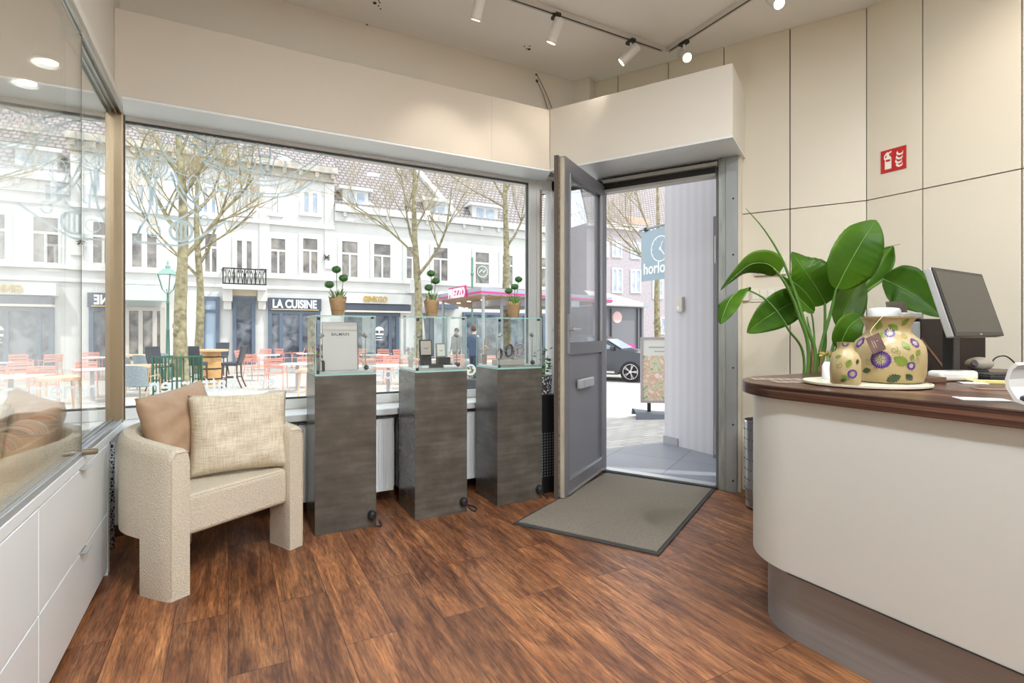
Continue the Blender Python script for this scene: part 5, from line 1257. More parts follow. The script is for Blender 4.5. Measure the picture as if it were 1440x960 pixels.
    text_mesh('lettering', 'LA CUISINE', .55, M_LETTER, frameM((FX(383), FY-.235, FZ(414, 433.0)), (1, 0, 0), (0, 0, 1)), lc, .01, width=FX(444.5)-FX(383), bold=.02)
    m = MB(); m.box(FX(381), FX(447), FY-.235, FY-.225, FZ(414, 436.0), FZ(414, 434.9)); m.build('gold_line', mat('sign_gold', (.75, .55, .18), .4), lc)
    # balcony above the door
    x0, x1 = FX(313), FX(373); z0_, z1_ = FZ(343, 402), FZ(343, 380)
    bl = MB(); bl.box(x0, x1, FY-.9, FY, z0_-.22, z0_-.02); bl.build('balcony_slab', M_FW2, b1)
    g = MB(); g.box(x0, x1, FY-.9, FY-.84, z1_-.05, z1_); g.box(x0, x1, FY-.9, FY-.84, z0_, z0_+.05)
    for i in range(5): q = x0+(x1-x0-.05)*i/4; g.box(q, q+.05, FY-.9, FY-.84, z0_, z1_)
    for i in range(9):
        q0 = x0+.1+(x1-x0-.2)*i/9; q1 = x0+.1+(x1-x0-.2)*(i+1)/9
        g.tube([(q0, FY-.87, z0_+.05), ((q0+q1)/2, FY-.87, z1_-.05), (q1, FY-.87, z0_+.05)], .022, 5); g.tube([(q0, FY-.87, z1_-.1), ((q0+q1)/2, FY-.87, z0_+.3), (q1, FY-.87, z1_-.1)], .018, 5)
    g.box(x0, x0+.05, FY-.9, FY, z1_-.05, z1_); g.box(x1-.05, x1, FY-.9, FY, z1_-.05, z1_)
    g.build('balcony_railing', M_BLACK, b1)
    for px in (320, 368):
        m = MB(); m.box(FX(px)-.2, FX(px)+.2, FY-.55, FY, FZ(px, 424), FZ(px, 407)); m.box(FX(px)-.16, FX(px)+.16, FY-.3, FY, FZ(px, 435), FZ(px, 424)); m.build('corbel', M_FW2, b1)
    m = MB(); m.box(FX(326), FX(361), FY-.12, FY, FZ(343, 416), FZ(343, 408)); m.build('lintel', mat('lintel_ochre', (.70, .60, .45), .8), b1)
    # ginkgo
    m = MB(); m.box(FX(484), FX(574), FY-.45, FY, FZ(530, 437), FZ(530, 428.5)); m.build('awning_box', mat('board_slate', (.07, .085, .12), .5), b2)
    m = MB(); m.box(FX(480), FX(575), FY-.5, FY, FZ(530, 427.5), FZ(530, 414)); m.build('fascia', M_FW, b2)
    m = MB(); m.box(FX(484), FX(574), FY-.48, FY, FZ(530, 439.5), FZ(530, 437.2)); m.build('awning_front_bar', mat('bar_cream', (.75, .68, .58), .5), b2)
    text_mesh('lettering', 'GINKGO', .42, mat('sign_yellow', (.55, .36, .06), .4), frameM((FX(508), FY-.53, FZ(525, 425)), (1, 0, 0), (0, 0, 1)), b2, .02, width=FX(541)-FX(508), bold=.008, label='gold shop lettering')
    shop(b2, 484, 560, 440, M_SLATE, (.15, .52, .85), 'cafe_front'); shop(b2, 562, 574, 440, M_WF, (), 'shop_window')
    ex, ez = FX(532), FZ(532, 464.5)
    m = MB(); m.add([(ex+.24*math.cos(R_(a)), FY-.2, ez+.20*math.sin(R_(a))) for a in range(0, 181, 15)], [tuple(range(13))]); m.box(ex-.03, ex+.03, FY-.2, FY-.19, ez-.12, ez)
    m.box(FX(526), FX(538), FY-.2, FY-.19, FZ(531, 471), FZ(531, 468.6)); m.box(FX(528), FX(536), FY-.2, FY-.19, FZ(531, 474.5), FZ(531, 473.5)); m.box(FX(527), FX(537), FY-.2, FY-.19, FZ(531, 478), FZ(531, 477.2))
    m.build('window_emblem', M_LETTER, b2)
    d = shop(b2, 609, 631, 440, mat('door_frame_grey', (.42, .45, .48), .5), (), 'house_door', panem=mat('door_7a', (.45, .52, .57), .4))
    text_mesh('house_number', '7A', .45, mat('number_grey', (.25, .28, .32), .5), frameM((FX(617), FY-.18, FZ(620, 463)), (1, 0, 0), (0, 0, 1)), d, .01, width=FX(623)-FX(617))
    m = MB(); m.box(FX(598), FX(640), FY-.5, FY, FZ(620, 434), FZ(620, 428)); m.build('slate_awning', M_SLATE, b2)
    shop(b2, 585, 607, 440, M_SLATE, (.5,), 'shop_window'); shop(b2, 650, 790, 440, M_SLATE, (.2, .4, .6, .8), 'shop_window')
    # ---- grey brick building beyond the doorway
    b3 = thing('grey_brick_building', 'lilac-grey brick building with white windows seen through the doorway', 'building', (FX(880), 30, GZ))
    Y3 = 30.0; X3 = lambda px: atY(px, 466, Y3).x; Z3 = lambda px, py: atY(px, py, Y3).z
    mb_ = mat('brick_lilac', (.42, .38, .40), .9, noise=.15, nscale=8)
    z3 = Z3(880, 320)
    MB().box(X3(825), X3(1010), Y3, Y3+8, GZ, z3).build('facade', mb_, b3)
    m = MB(); m.box(X3(825), X3(1010), Y3-.25, Y3, z3-.2, z3+.15); m.build('eaves', M_FW, b3)
    zr = Z3(880, 262)+2.0
    m = MB(); m.add([(X3(825), Y3-.2, z3), (X3(1010), Y3-.2, z3), (X3(1010), Y3+4, zr), (X3(825)+2, Y3+4, zr)], [(0, 1, 2, 3)]); m.build('roof', M_TILE, b3, solid=.2)
    m = MB(); m.box(X3(884), X3(912), Y3+.0, Y3+2.5, z3+.15, Z3(898, 306)); m.build('brick_gable', mat('brick_red', (.55, .38, .30), .9), b3)
    for (a, b_, t0, t1) in ((860, 874, 339, 362), (886, 900, 341, 364), (912, 926, 343, 366), (860, 875, 377, 412), (886, 901, 379, 412), (917, 932, 380, 420), (921, 935, 446, 470), (852, 856, 339, 362)):
        win(b3, a, b_, t0, t1, 'cross', M_P2, Y3, False)
facades()
# ---------------------------------------------------------------- trees
M_BARK = mat('plane_bark', (.27, .235, .14), .9, noise=.5, nscale=7, bump=.8, bscale=14)
M_TWIG = mat('twig_ochre', (.36, .30, .19), .9)
def tree(name, lab, px, base_y, r0, forks, seed, H, lean=0):
    """forks: list of (height, azimuth deg, tilt deg, length, radius factor)"""
    rnd = random.Random(seed); b = gp(px, base_y); o = thing(name, lab, 'tree', b, 0, 'bare plane trees in the street')
    t = MB(); n = 14; pts = []; rr = []
    for i in range(n+1):
        h = H*i/n; pts.append((b.x+.05*math.sin(h*1.1+seed)+lean*h, b.y+.04*math.cos(h*.9+seed), b.z-.05+h)); rr.append(r0*(1.12 if i == 0 else 1)*(1-.72*(h/H)**1.1)*(1+.05*math.sin(i*2.3+seed)))
    t.tube(pts, rr, 12); 
    rnd2 = random.Random(seed+7)
    for k in range(9):
        i = rnd2.randint(2, 7); a = rnd2.random()*6.28; t.ball((pts[i][0]+rr[i]*.85*math.cos(a), pts[i][1]+rr[i]*.85*math.sin(a), pts[i][2]+rnd2.uniform(-.2, .2)), rr[i]*.38, 7, 5, (1, 1, 1.5))
    t.build('trunk', M_BARK, o, smooth=180)
    br = MB(); tw = MB()
    def grow(p, d, L, r, lv):
        k = 5; P = [p]; dd = d.copy()
        for i in range(k):
            dd = (dd+Vector((rnd.gauss(0, .10), rnd.gauss(0, .10), rnd.gauss(.06, .06)))).normalized(); P.append(P[-1]+dd*L/k)
        (br if lv < 2 else tw).tube(P, [r*(1-.65*i/k) for i in range(k+1)], 6 if lv < 2 else 4 if lv < 3 else 3, cap=False)
        if lv >= 4: return
        m = {0: 5, 1: 4, 2: 5, 3: 4}[lv]
        for q in range(m):
            i = rnd.uniform(.22, 1)*k; j = min(int(i), k-1); s = P[j].lerp(P[j+1], i-j); ax = dd.orthogonal().normalized(); ax.rotate(Matrix.Rotation(rnd.random()*6.28, 3, dd)); nd = (dd*rnd.uniform(.55, 1.0)+ax*rnd.uniform(.35, .75)+Vector((0, 0, .12))).normalized()
            grow(s, nd, L*rnd.uniform(.42, .68), max(r*.45, .0045), lv+1)
    for (h, az, ti, L, rf) in forks:
        i = h/H*n; j = min(int(i), n-1); s = Vector(pts[j]).lerp(Vector(pts[j+1]), i-j)
        az += rnd.uniform(-8, 8); hd = RT*math.cos(R_(az))+FW*math.sin(R_(az)); d = (hd*math.sin(R_(ti))+Vector((0, 0, 1))*math.cos(R_(ti))).normalized()
        grow(s, d, L, r0*rf*.74, 0)
    br.build('branches', M_BARK, o, smooth=180); tw.build('twigs', M_TWIG, o)
tree('bare_tree', 'thick mossy street tree inside the green guard, nearest the shop window', 258, 557, .165, [(3.4, 20, 45, 2.6, .5), (3.9, 170, 40, 2.6, .45), (4.4, 100, 50, 2.2, .4), (4.9, -10, 35, 2.4, .4), (5.3, 210, 35, 2.4, .35), (5.9, 60, 25, 2.2, .3)], 3, 7.5, -.012)
tree('bare_tree', 'slender mossy street tree just right of the guarded one', 281, 525, .16, [(3.6, 175, 35, 3.0, .5), (4.1, 10, 35, 3.2, .5), (4.6, 0, 60, 3.0, .35), (5.3, 190, 40, 2.6, .4), (6.0, 30, 30, 2.6, .35), (6.6, 120, 25, 2.4, .3)], 11, 8.5, -.01)
tree('bare_tree', 'spreading bare tree in front of the dormer house between middle pedestals', 590, 524, .17, [(3.7, 0, 42, 3.6, .5), (4.5, 180, 50, 3.4, .4), (4.7, 175, 28, 3.2, .4), (5.4, 20, 25, 3.0, .35), (6.0, 200, 22, 2.8, .3), (6.6, 80, 12, 2.8, .3)], 5, 9.0, -.03)
tree('bare_tree', 'bare tree rising behind the kiosk canopy at the right end of the shop window', 713, 508.5, .24, [(6.0, 0, 35, 3.6, .4), (8.0, 180, 60, 4.6, .3), (8.4, 190, 30, 3.8, .35), (8.8, 10, 30, 3.4, .35), (9.4, 90, 15, 3.2, .3)], 8, 11.5, -.01)
tree('bare_tree', 'distant bare tree in front of the grey brick building', 925, 520, .15, [(4.0, 180, 45, 3.6, .5), (4.6, 150, 35, 3.4, .4), (5.0, 200, 25, 3.2, .4), (5.6, 20, 25, 2.6, .35)], 21, 8.5)
def tree_guard():
    b = gp(250, 556); o = thing('tree_guard', 'dark green metal guard around the foot of the thick tree', 'tree guard', b)
    mg = mat('guard_green', (.035, .12, .075), .45); w_ = .36; h = .98
    M = Matrix.Translation(b) @ Matrix.Rotation(R_(-YAW-6), 4, 'Z'); f = MB(M)
    for (x, y) in ((-w_, -w_), (w_, -w_), (-w_, w_), (w_, w_)): f.box(x-.02, x+.02, y-.02, y+.02, 0, h)
    for z in (.12, h-.04):
        f.box(-w_, w_, -w_-.012, -w_+.012, z, z+.03); f.box(-w_, w_, w_-.012, w_+.012, z, z+.03); f.box(-w_-.012, -w_+.012, -w_, w_, z, z+.03); f.box(w_-.012, w_+.012, -w_, w_, z, z+.03)
    f.build('frame', mg, o)
    g = MB(M)
    for i in range(1, 7):
        x = -w_+2*w_*i/7
        for y in (-w_, w_): g.box(x-.008, x+.008, y-.008, y+.008, .14, h-.04)
        for y in (-w_, w_): g.box(y-.008, y+.008, x-.008, x+.008, .14, h-.04)
    g.build('bars', mg, o)
tree_guard()
def street_lamp():
    b = gp(236, 531); t = (b-Vector((0, 0, b.z))).dot(FW); H = (466-379)*t/740+EYE-b.z
    o = thing('street_lamp', 'green antique street lantern left of the thick tree', 'street lamp', b); mg = mat('lamp_green', (.07, .16, .12), .4)
    s = t/740; zc = b.z+H                                   # s = metres per pixel here
    zb = EYE+(466-415)*s; zl = EYE+(466-407)*s; zr = EYE+(466-386)*s; zt = EYE+(466-378)*s
    MB().lathe([(.16, 0), (.16, .25), (.10, .32), (.10, .7), (.065, .78), (.05, 1.6), (.06, 1.62), (.045, 1.66), (.04, zb-b.z-.3), (.055, zb-b.z-.28), (.035, zb-b.z-.2), (.035, zb-b.z)], b, 14).build('post', mg, o, smooth=40)
    r1, r2 = 11*s, 5.6*s
    c = MB(); 
    for k in range(4):
        a = R_(45+90*k-YAW); c.tube([(b.x, b.y, zb), (b.x+r2*1.2*math.cos(a), b.y+r2*1.2*math.sin(a), zl)], .012, 6)
        c.tube([(b.x+r2*1.2*math.cos(a), b.y+r2*1.2*math.sin(a), zl), (b.x+r1*1.1*math.cos(a), b.y+r1*1.1*math.sin(a), zr)], .016, 6)
    c.build('cage', mg, o)
    def ring(r, z): return [(b.x+r*math.cos(R_(45+90*k-YAW)), b.y+r*math.sin(R_(45+90*k-YAW)), z) for k in range(4)]
    g = MB(); g.add(ring(r2*1.1, zl+.01)+ring(r1*1.0, zr-.01), [(0, 1, 5, 4), (1, 2, 6, 5), (2, 3, 7, 6), (3, 0, 4, 7), (3, 2, 1, 0), (4, 5, 6, 7)]); g.build('lantern_glass', mat('milky_glass', (.75, .77, .78), .3), o)
    g = MB(); g.add(ring(r1*1.25, zr)+ring(r1*.55, zt), [(0, 1, 5, 4), (1, 2, 6, 5), (2, 3, 7, 6), (3, 0, 4, 7), (3, 2, 1, 0), (4, 5, 6, 7)]); g.lathe([(r1*.28, zt-.0), (r1*.3, zt+.10), (r1*.12, zt+.14), (.03, zt+.24), (.004, zt+.30)], (b.x, b.y, 0), 12); g.build('lantern_hood', mat('hood_green', (.24, .38, .34), .45), o)
street_lamp()
# ---------------------------------------------------------------- cafe furniture
M_PINK = mat('coral_metal', (.78, .36, .29), .5); M_WICK = mat('grey_wicker', (.25, .29, .31), .8, noise=.3, nscale=60); M_LEGW = mat('bamboo_leg', (.45, .33, .19), .6)
def cafe_chair():
    o = thing('cafe_chair', 'x', 'chair', (0, 0, 0), 0, 'coral pink slatted cafe chairs')
    m = MB()
    for i in range(7): m.box(-.21, .21, -.20+i*.058, -.152+i*.058, .44-.002*i, .452-.002*i)
    m.build('seat', M_PINK, o)
    m = MB()
    for (z0, z1, y) in ((.60, .66, .235), (.69, .75, .26), (.775, .82, .285)): m.box(-.22, .22, y-.008, y+.008, z0, z1)
    m.tube([(-.225, .20, .44), (-.225, .30, .84)], .012, 6); m.tube([(.225, .20, .44), (.225, .30, .84)], .012, 6); m.tube([(-.225, .30, .84), (.225, .30, .84)], .012, 6)
    m.build('backrest', M_PINK, o)
    for sx in (-1, 1):
        m = MB(); m.tube([(sx*.24, .25, .66), (sx*.26, .05, .66), (sx*.255, -.18, .64)], .012, 6); m.box(sx*.255-.022, sx*.255+.022, -.18, .10, .655, .667); m.build('armrest', M_PINK, o)
        for (y0, y1, z) in ((-.18, -.23, .64), (.20, .28, .44)):
            m = MB(); m.tube([(sx*.235, y0, z), (sx*.25, y1, 0)], .012, 6); m.build('leg', M_PINK, o)
    return o
cc = cafe_chair(); used = False
spots = [ # px, base py, yaw, label
 (388, 547, 190, 'coral slatted chair with its back to the shop, nearest in front of the cafe table'),
 (359, 535, 175, 'coral slatted chair with its back to the shop, behind the nearest one'),
 (430, 545, 20, 'coral slatted chair right of the pale cafe table, beside the left pedestal'),
 (345, 524, 90, 'coral slatted chair turned sideways beside the dark upholstered chair'),
 (369, 520, 0, 'coral slatted chair in the second row under the dark shop window'),
 (399, 517.5, 160, 'coral slatted chair in the second row under the cafe sign'),
 (418, 517, -70, 'coral slatted chair turned sideways under the cafe door'),
 (440, 520, 10, 'coral slatted chair just left of the left pedestal, far row'),
 (468, 549, 200, 'coral slatted chair hidden behind the left glass case, near row'),
 (492, 540, 10, 'coral slatted chair behind the left glass case, facing the shop'),
 (514, 545, 190, 'coral slatted chair behind the right edge of the left pedestal'),
 (536, 537, 175, 'coral slatted chair seen between the left and middle pedestals, nearer'),
 (552, 540, 20, 'coral slatted chair next to the middle pedestal, facing the shop'),
 (541, 519, 180, 'coral slatted chair between left and middle pedestals, farther row'),
 (566, 521, 60, 'coral slatted chair behind the middle glass case, far row'),
 (480, 521, 180, 'coral slatted chair behind the left glass case, far row'),
 (505, 520, 0, 'coral slatted chair below the ginkgo shopfront, far row'),
 (575, 546, 190, 'coral slatted chair behind the left side of the middle case'),
 (600, 528, 30, 'coral slatted chair behind the framed cards, far row'),
 (640, 535, 200, 'coral slatted chair behind the right framed card'),
 (696, 541, 10, 'coral slatted chair behind the case nearest the door'),
 (728, 552, 190, 'coral slatted chair at the right end of the shop window'),
]
for i, (px, py, yw, lab) in enumerate(spots):
    b = gp(px, py); rz = R_(yw-YAW)
    if i == 0: cc.location = b; cc.rotation_euler = (0, 0, rz); cc['label'] = lab
    else: dup(cc, b, rz, lab)
def cafe_table():
    o = thing('cafe_table', 'x', 'table', (0, 0, 0), 0, 'pale pedestal cafe tables')
    m = MB(); m.box(-.36, .36, -.36, .36, .715, .745); m.build('tabletop', mat('table_white', (.76, .72, .69), .5), o, bevel=.008)
    m = MB(); m.lathe([(.22, 0), (.22, .02), (.045, .035), (.04, .70), (.10, .714)], (0, 0, 0), 14); m.build('pedestal_foot', mat('table_grey', (.42, .41, .43), .5), o, smooth=40)
    return o
ct = cafe_table()
for i, (px, py, lab) in enumerate(((418, 551, 'pale square cafe table beside the nearest coral chair'), (378, 528, 'pale square cafe table in the second row of coral chairs'), (432, 524, 'pale square cafe table left of the left glass case, far row'), (489, 558, 'pale square cafe table behind the left pedestal'), (527, 528, 'pale square cafe table below the gold lettering'), (546, 556, 'pale square cafe table between left and middle pedestals'), (596, 540, 'pale square cafe table behind the middle glass case'), (706, 544, 'pale square cafe table behind the bracelets'))):
    b = gp(px, py)
    if i == 0: ct.location = b; ct.rotation_euler = (0, 0, R_(-YAW+12)); ct['label'] = lab
    else: dup(ct, b, R_(-YAW+12+i*9), lab)
def bar_stool():
    o = thing('upholstered_chair', 'x', 'chair', (0, 0, 0), 0, 'dark upholstered high chairs around the barrel table')
    mf = mat('dark_leather', (.055, .06, .075), .45); ml = mat('stool_leg', (.10, .065, .045), .5)
    MB().box(-.22, .22, -.22, .20, .62, .72).build('seat', mf, o, bevel=.03)
    m = MB(); m.grid(lambda u, v: (-.22+.44*u, .20+.10*v+.02*math.sin(v*3), .70+.47*v), 4, 6); m.build('backrest', mf, o, solid=.06, bevel=.01)
    for sx in (-1, 1):
        m = MB(); m.tube([(sx*.19, -.18, .63), (sx*.20, -.21, 0)], [.024, .018], 6); m.build('leg', ml, o)
        m = MB(); m.tube(curve([(sx*.19, .18, .63), (sx*.20, .20, .3), (sx*.21, .31, 0)]), .02, 6); m.build('leg', ml, o)
    m = MB(); m.box(-.19, .19, -.20, -.18, .22, .25); m.box(-.20, -.18, -.2, .2, .28, .31); m.box(.18, .20, -.2, .2, .28, .31); m.build('footrest', ml, o)
    return o
bs = bar_stool()
for i, (px, py, yw, lab) in enumerate(((276, 545, 185, 'dark upholstered high chair with its back to the shop, right of the tree guard'), (326, 545, -78, 'dark upholstered high chair turned sideways right of the barrel table'), (309, 527.5, 10, 'dark upholstered high chair on the far side of the barrel table'), (228, 549, 80, 'dark upholstered high chair seen edge-on left of the tree guard'))):
    b = gp(px, py)
    if i == 0: bs.location = b; bs.rotation_euler = (0, 0, R_(yw-YAW)); bs['label'] = lab
    else: dup(bs, b, R_(yw-YAW), lab)
def barrel_table(px, py, lab, w_=.42):
    b = gp(px, py); o = thing('barrel_table', lab, 'table', b); mw = mat('orange_wood', (.62, .36, .15), .5, noise=.15, nscale=8)
    m = MB(); m.lathe([(w_+.04, .98), (w_+.04, 1.03), (w_+.02, 1.035)], b, 28); m.build('tabletop', mat('wood_top', (.70, .46, .26), .45), o)
    m = MB(); m.lathe([(.25, 0), (.30, .45), (.25, .97)], b, 20); m.build('barrel', mw, o, smooth=50)
    m = MB()
    for z, r in ((.15, .272), (.45, .303), (.8, .272)): m.lathe([(r, z), (r+.004, z+.01), (r, z+.04)], b, 20)
    m.build('hoop', M_DARK, o)
barrel_table(297, 540, 'round orange wooden barrel table among the dark high chairs')
def wicker_chair():
    o = thing('wicker_armchair', 'x', 'chair', (0, 0, 0), 0, 'grey wicker bistro chairs')
    m = MB(); m.prism(arc((0, 0), .24, 0, 360, 16)[:-1], .43, .46); m.build('seat', M_WICK, o)
    m = MB(); m.grid(lambda u, v: (.25*math.sin((u-.5)*2.6), .12+.15*math.cos((u-.5)*2.6)+.06*v, .45+.43*v*(1-.12*abs(2*u-1)**3)), 14, 6); m.build('backrest', M_WICK, o, solid=.02)
    for sx in (-1, 1):
        m = MB(); m.tube([(sx*.19, -.16, .44), (sx*.23, -.22, 0)], .014, 6); m.build('leg', M_LEGW, o)
        m = MB(); m.tube([(sx*.24, .16, .80), (sx*.22, .16, .44), (sx*.25, .28, 0)], .015, 6); m.build('leg', M_LEGW, o)
    m = MB(); m.tube(curve([(-.25, .16, .64), (-.27, -.05, .66), (-.24, -.18, .60), (-.22, -.2, .30)]), .012, 6); m.tube(curve([(.25, .16, .64), (.27, -.05, .66), (.24, -.18, .60), (.22, -.2, .30)]), .012, 6); m.build('armrest', M_LEGW, o)
    return o
wc = wicker_chair()
for i, (px, py, yw, lab) in enumerate(((201, 572, 178, 'grey wicker chair nearest the window post, back towards the shop'), (206, 540, 170, 'grey wicker chair behind the rustic table left of the lantern'), (174, 548, 60, 'grey wicker chair partly hidden behind the window post'), (225, 536, 40, 'grey wicker chair beside the lantern foot'))):
    b = gp(px, py)
    if i == 0: wc.location = b; wc.rotation_euler = (0, 0, R_(yw-YAW)); wc['label'] = lab
    else: dup(wc, b, R_(yw-YAW), lab)
def rustic(px, py, lab, h=.75, w_=.6, d=.4):
    b = gp(px, py); M = Matrix.Translation(b) @ Matrix.Rotation(R_(-YAW+8), 4, 'Z'); o = thing('rustic_table', lab, 'table', b); mw = mat('raw_wood', (.68, .46, .31), .6, noise=.2, nscale=6)
    m = MB(M); m.box(-w_, w_, -d, d, h-.05, h); m.build('tabletop', mw, o)
    for sx in (-1, 1):
        for sy in (-1, 1): m = MB(M); m.tube([(sx*(w_-.08), sy*(d-.06), h-.05), (sx*(w_-.04), sy*(d-.04), 0)], .022, 6); m.build('leg', mw, o)
rustic(190, 556, 'rustic wooden table between the wicker chairs left of the lantern'); rustic(186, 528, 'rustic wooden table farther back near the green awning')
rustic(442, 566, 'rustic wooden table partly behind the left side of the left glass case', w_=.3)
rustic(590, 560, 'rustic wooden table seen through the middle glass case', w_=.4); rustic(683, 566, 'rustic wooden table seen through the case nearest the door', w_=.4)
# parasol folded
b = gp(592, 520); o = thing('closed_parasol', 'closed white parasol behind the middle glass case', 'parasol', b)
m = MB(); m.tube([b, b+Vector((0, 0, 2.6))], .03, 8); m.build('pole', M_WF, o); m = MB(); m.lathe([(.17, .9), (.20, 1.2), (.12, 1.9), (.02, 2.6)], b, 12); m.build('canopy', M_WF, o, smooth=50)
# ---------------------------------------------------------------- snack kiosk with canopy
def kiosk():
    X0, Y0, Y1, X1 = 6.85, 14.7, 18.4, 11.5; zb, zt = 2.28, 2.52
    o = thing('snack_kiosk', 'kiosk with flat grey canopy, wooden underside and magenta stripe', 'kiosk', (8.5, 16.5, GZ))
    CP = [(X0, Y0), (13.5, 16.6), (13.5, 24.0), (10.4, 24.0), (X0, Y1)]; m = MB(); m.prism(CP, zb+.02, zt); m.build('canopy', mat('canopy_grey', (.35, .37, .42), .5), o)
    m = MB(); m.prism([(X0-.02, Y0-.02), (13.5, 16.56), (13.5, 16.59), (X0, Y0-.003)], zb+.06, zb+.12); m.box(X0-.02, X0-.001, Y0-.02, Y1, zb+.06, zb+.12); m.build('magenta_stripe', mat('magenta', (.62, .03, .22), .5), o)
    w_, nt, b = new_mat('slat_wood'); N, L = nt.nodes, nt.links
    tc = N.new('ShaderNodeTexCoord'); br = N.new('ShaderNodeTexBrick'); L.new(tc.outputs['Object'], br.inputs['Vector']); br.inputs['Scale'].default_value = 1; br.inputs['Brick Width'].default_value = 9; br.inputs['Row Height'].default_value = .14; br.inputs['Mortar Size'].default_value = .012
    br.inputs['Color1'].default_value = (.50, .28, .16, 1); br.inputs['Color2'].default_value = (.58, .34, .20, 1); br.inputs['Mortar'].default_value = (.12, .06, .03, 1); L.new(br.outputs[0], b.inputs['Base Color'])
    cx, cy = 10.5, 19.5; m = MB(); m.prism([(x+(cx-x)*.006, y+(cy-y)*.006) for x, y in CP], zb, zb+.019); m.build('soffit', w_, o)
    for (x, y) in [(ray(px)*(740*(zb-EYE)/(466-py))).to_2d() for px, py in ((645, 426), (659.5, 423.5), (679, 421.5), (656, 433))]:
        m = MB(); m.lathe([(.07, -.01), (.07, -.001)], (x, y, zb), 12); m.build('lamp', M_LAMP, o)
    ya, yb = atX(657, 420, X0).y, atX(632, 420, X0).y
    m = MB(); m.box(X0-.04, X0-.021, ya, yb, zb, zt+.14); p = m.build('sign_panel', mat('magenta', (.62, .03, .22), .5), o)
    text_mesh('lettering', 'PREZZO', .42, M_LETTER, frameM((X0-.045, yb-.03, zb+.03), (0, -1, 0), (0, 0, 1)), p, .008, width=(yb-ya)*.92, bold=.02)
    m = MB()
    for (x, y) in ((X0+.12, Y0+.12), (X0+.12, Y1-.12), (12.8, 16.9)): m.tube([(x, y, GZ), (x, y, zb)], .05, 10)
    m.build('post', mat('post_grey', (.30, .32, .34), .5), o)
    m = MB(); m.box(X0+1.3, X1-.1, Y0+1.2, Y1-.1, GZ, GZ+.95); m.build('counter_base', M_ANTH, o)
    m = MB(); m.box(X0+1.3, X1-.1, Y0+1.2, Y1-.1, 2.05, zb); m.box(X0+1.3, X0+1.38, Y0+1.2, Y0+1.28, GZ+.95, 2.05); m.box(X0+2.6, X0+2.68, Y0+1.2, Y0+1.28, GZ+.95, 2.05); m.build('kiosk_frame', mat('canopy_grey', (.35, .37, .42), .5), o)
    m = MB(); m.box(X0+1.4, X1-.2, Y0+1.22, Y0+1.24, GZ+.95, 2.05); m.build('glass_front', G_WIN, o)
    b = gp(664, 528); t = thing('green_street_pole', 'thin green street pole standing behind the kiosk canopy', 'pole', (b.x, b.y, b.z)); b = ray(664)*27.5; b.z = GZ
    t.location = b
    m = MB(); m.tube([b, b+Vector((0, 0, EYE-GZ+(466-362)*b.dot(FW)/740))], .06, 8); m.build('shaft', mat('pole_green', (.16, .30, .24), .5), t); m = MB(); z = EYE+(466-385)*b.dot(FW)/740; m.lathe([(.06, z-.1), (.10, z), (.05, z+.1)], (b.x, b.y, 0), 10); m.build('collar', mat('pole_green', (.16, .3, .24), .5), t)
kiosk()
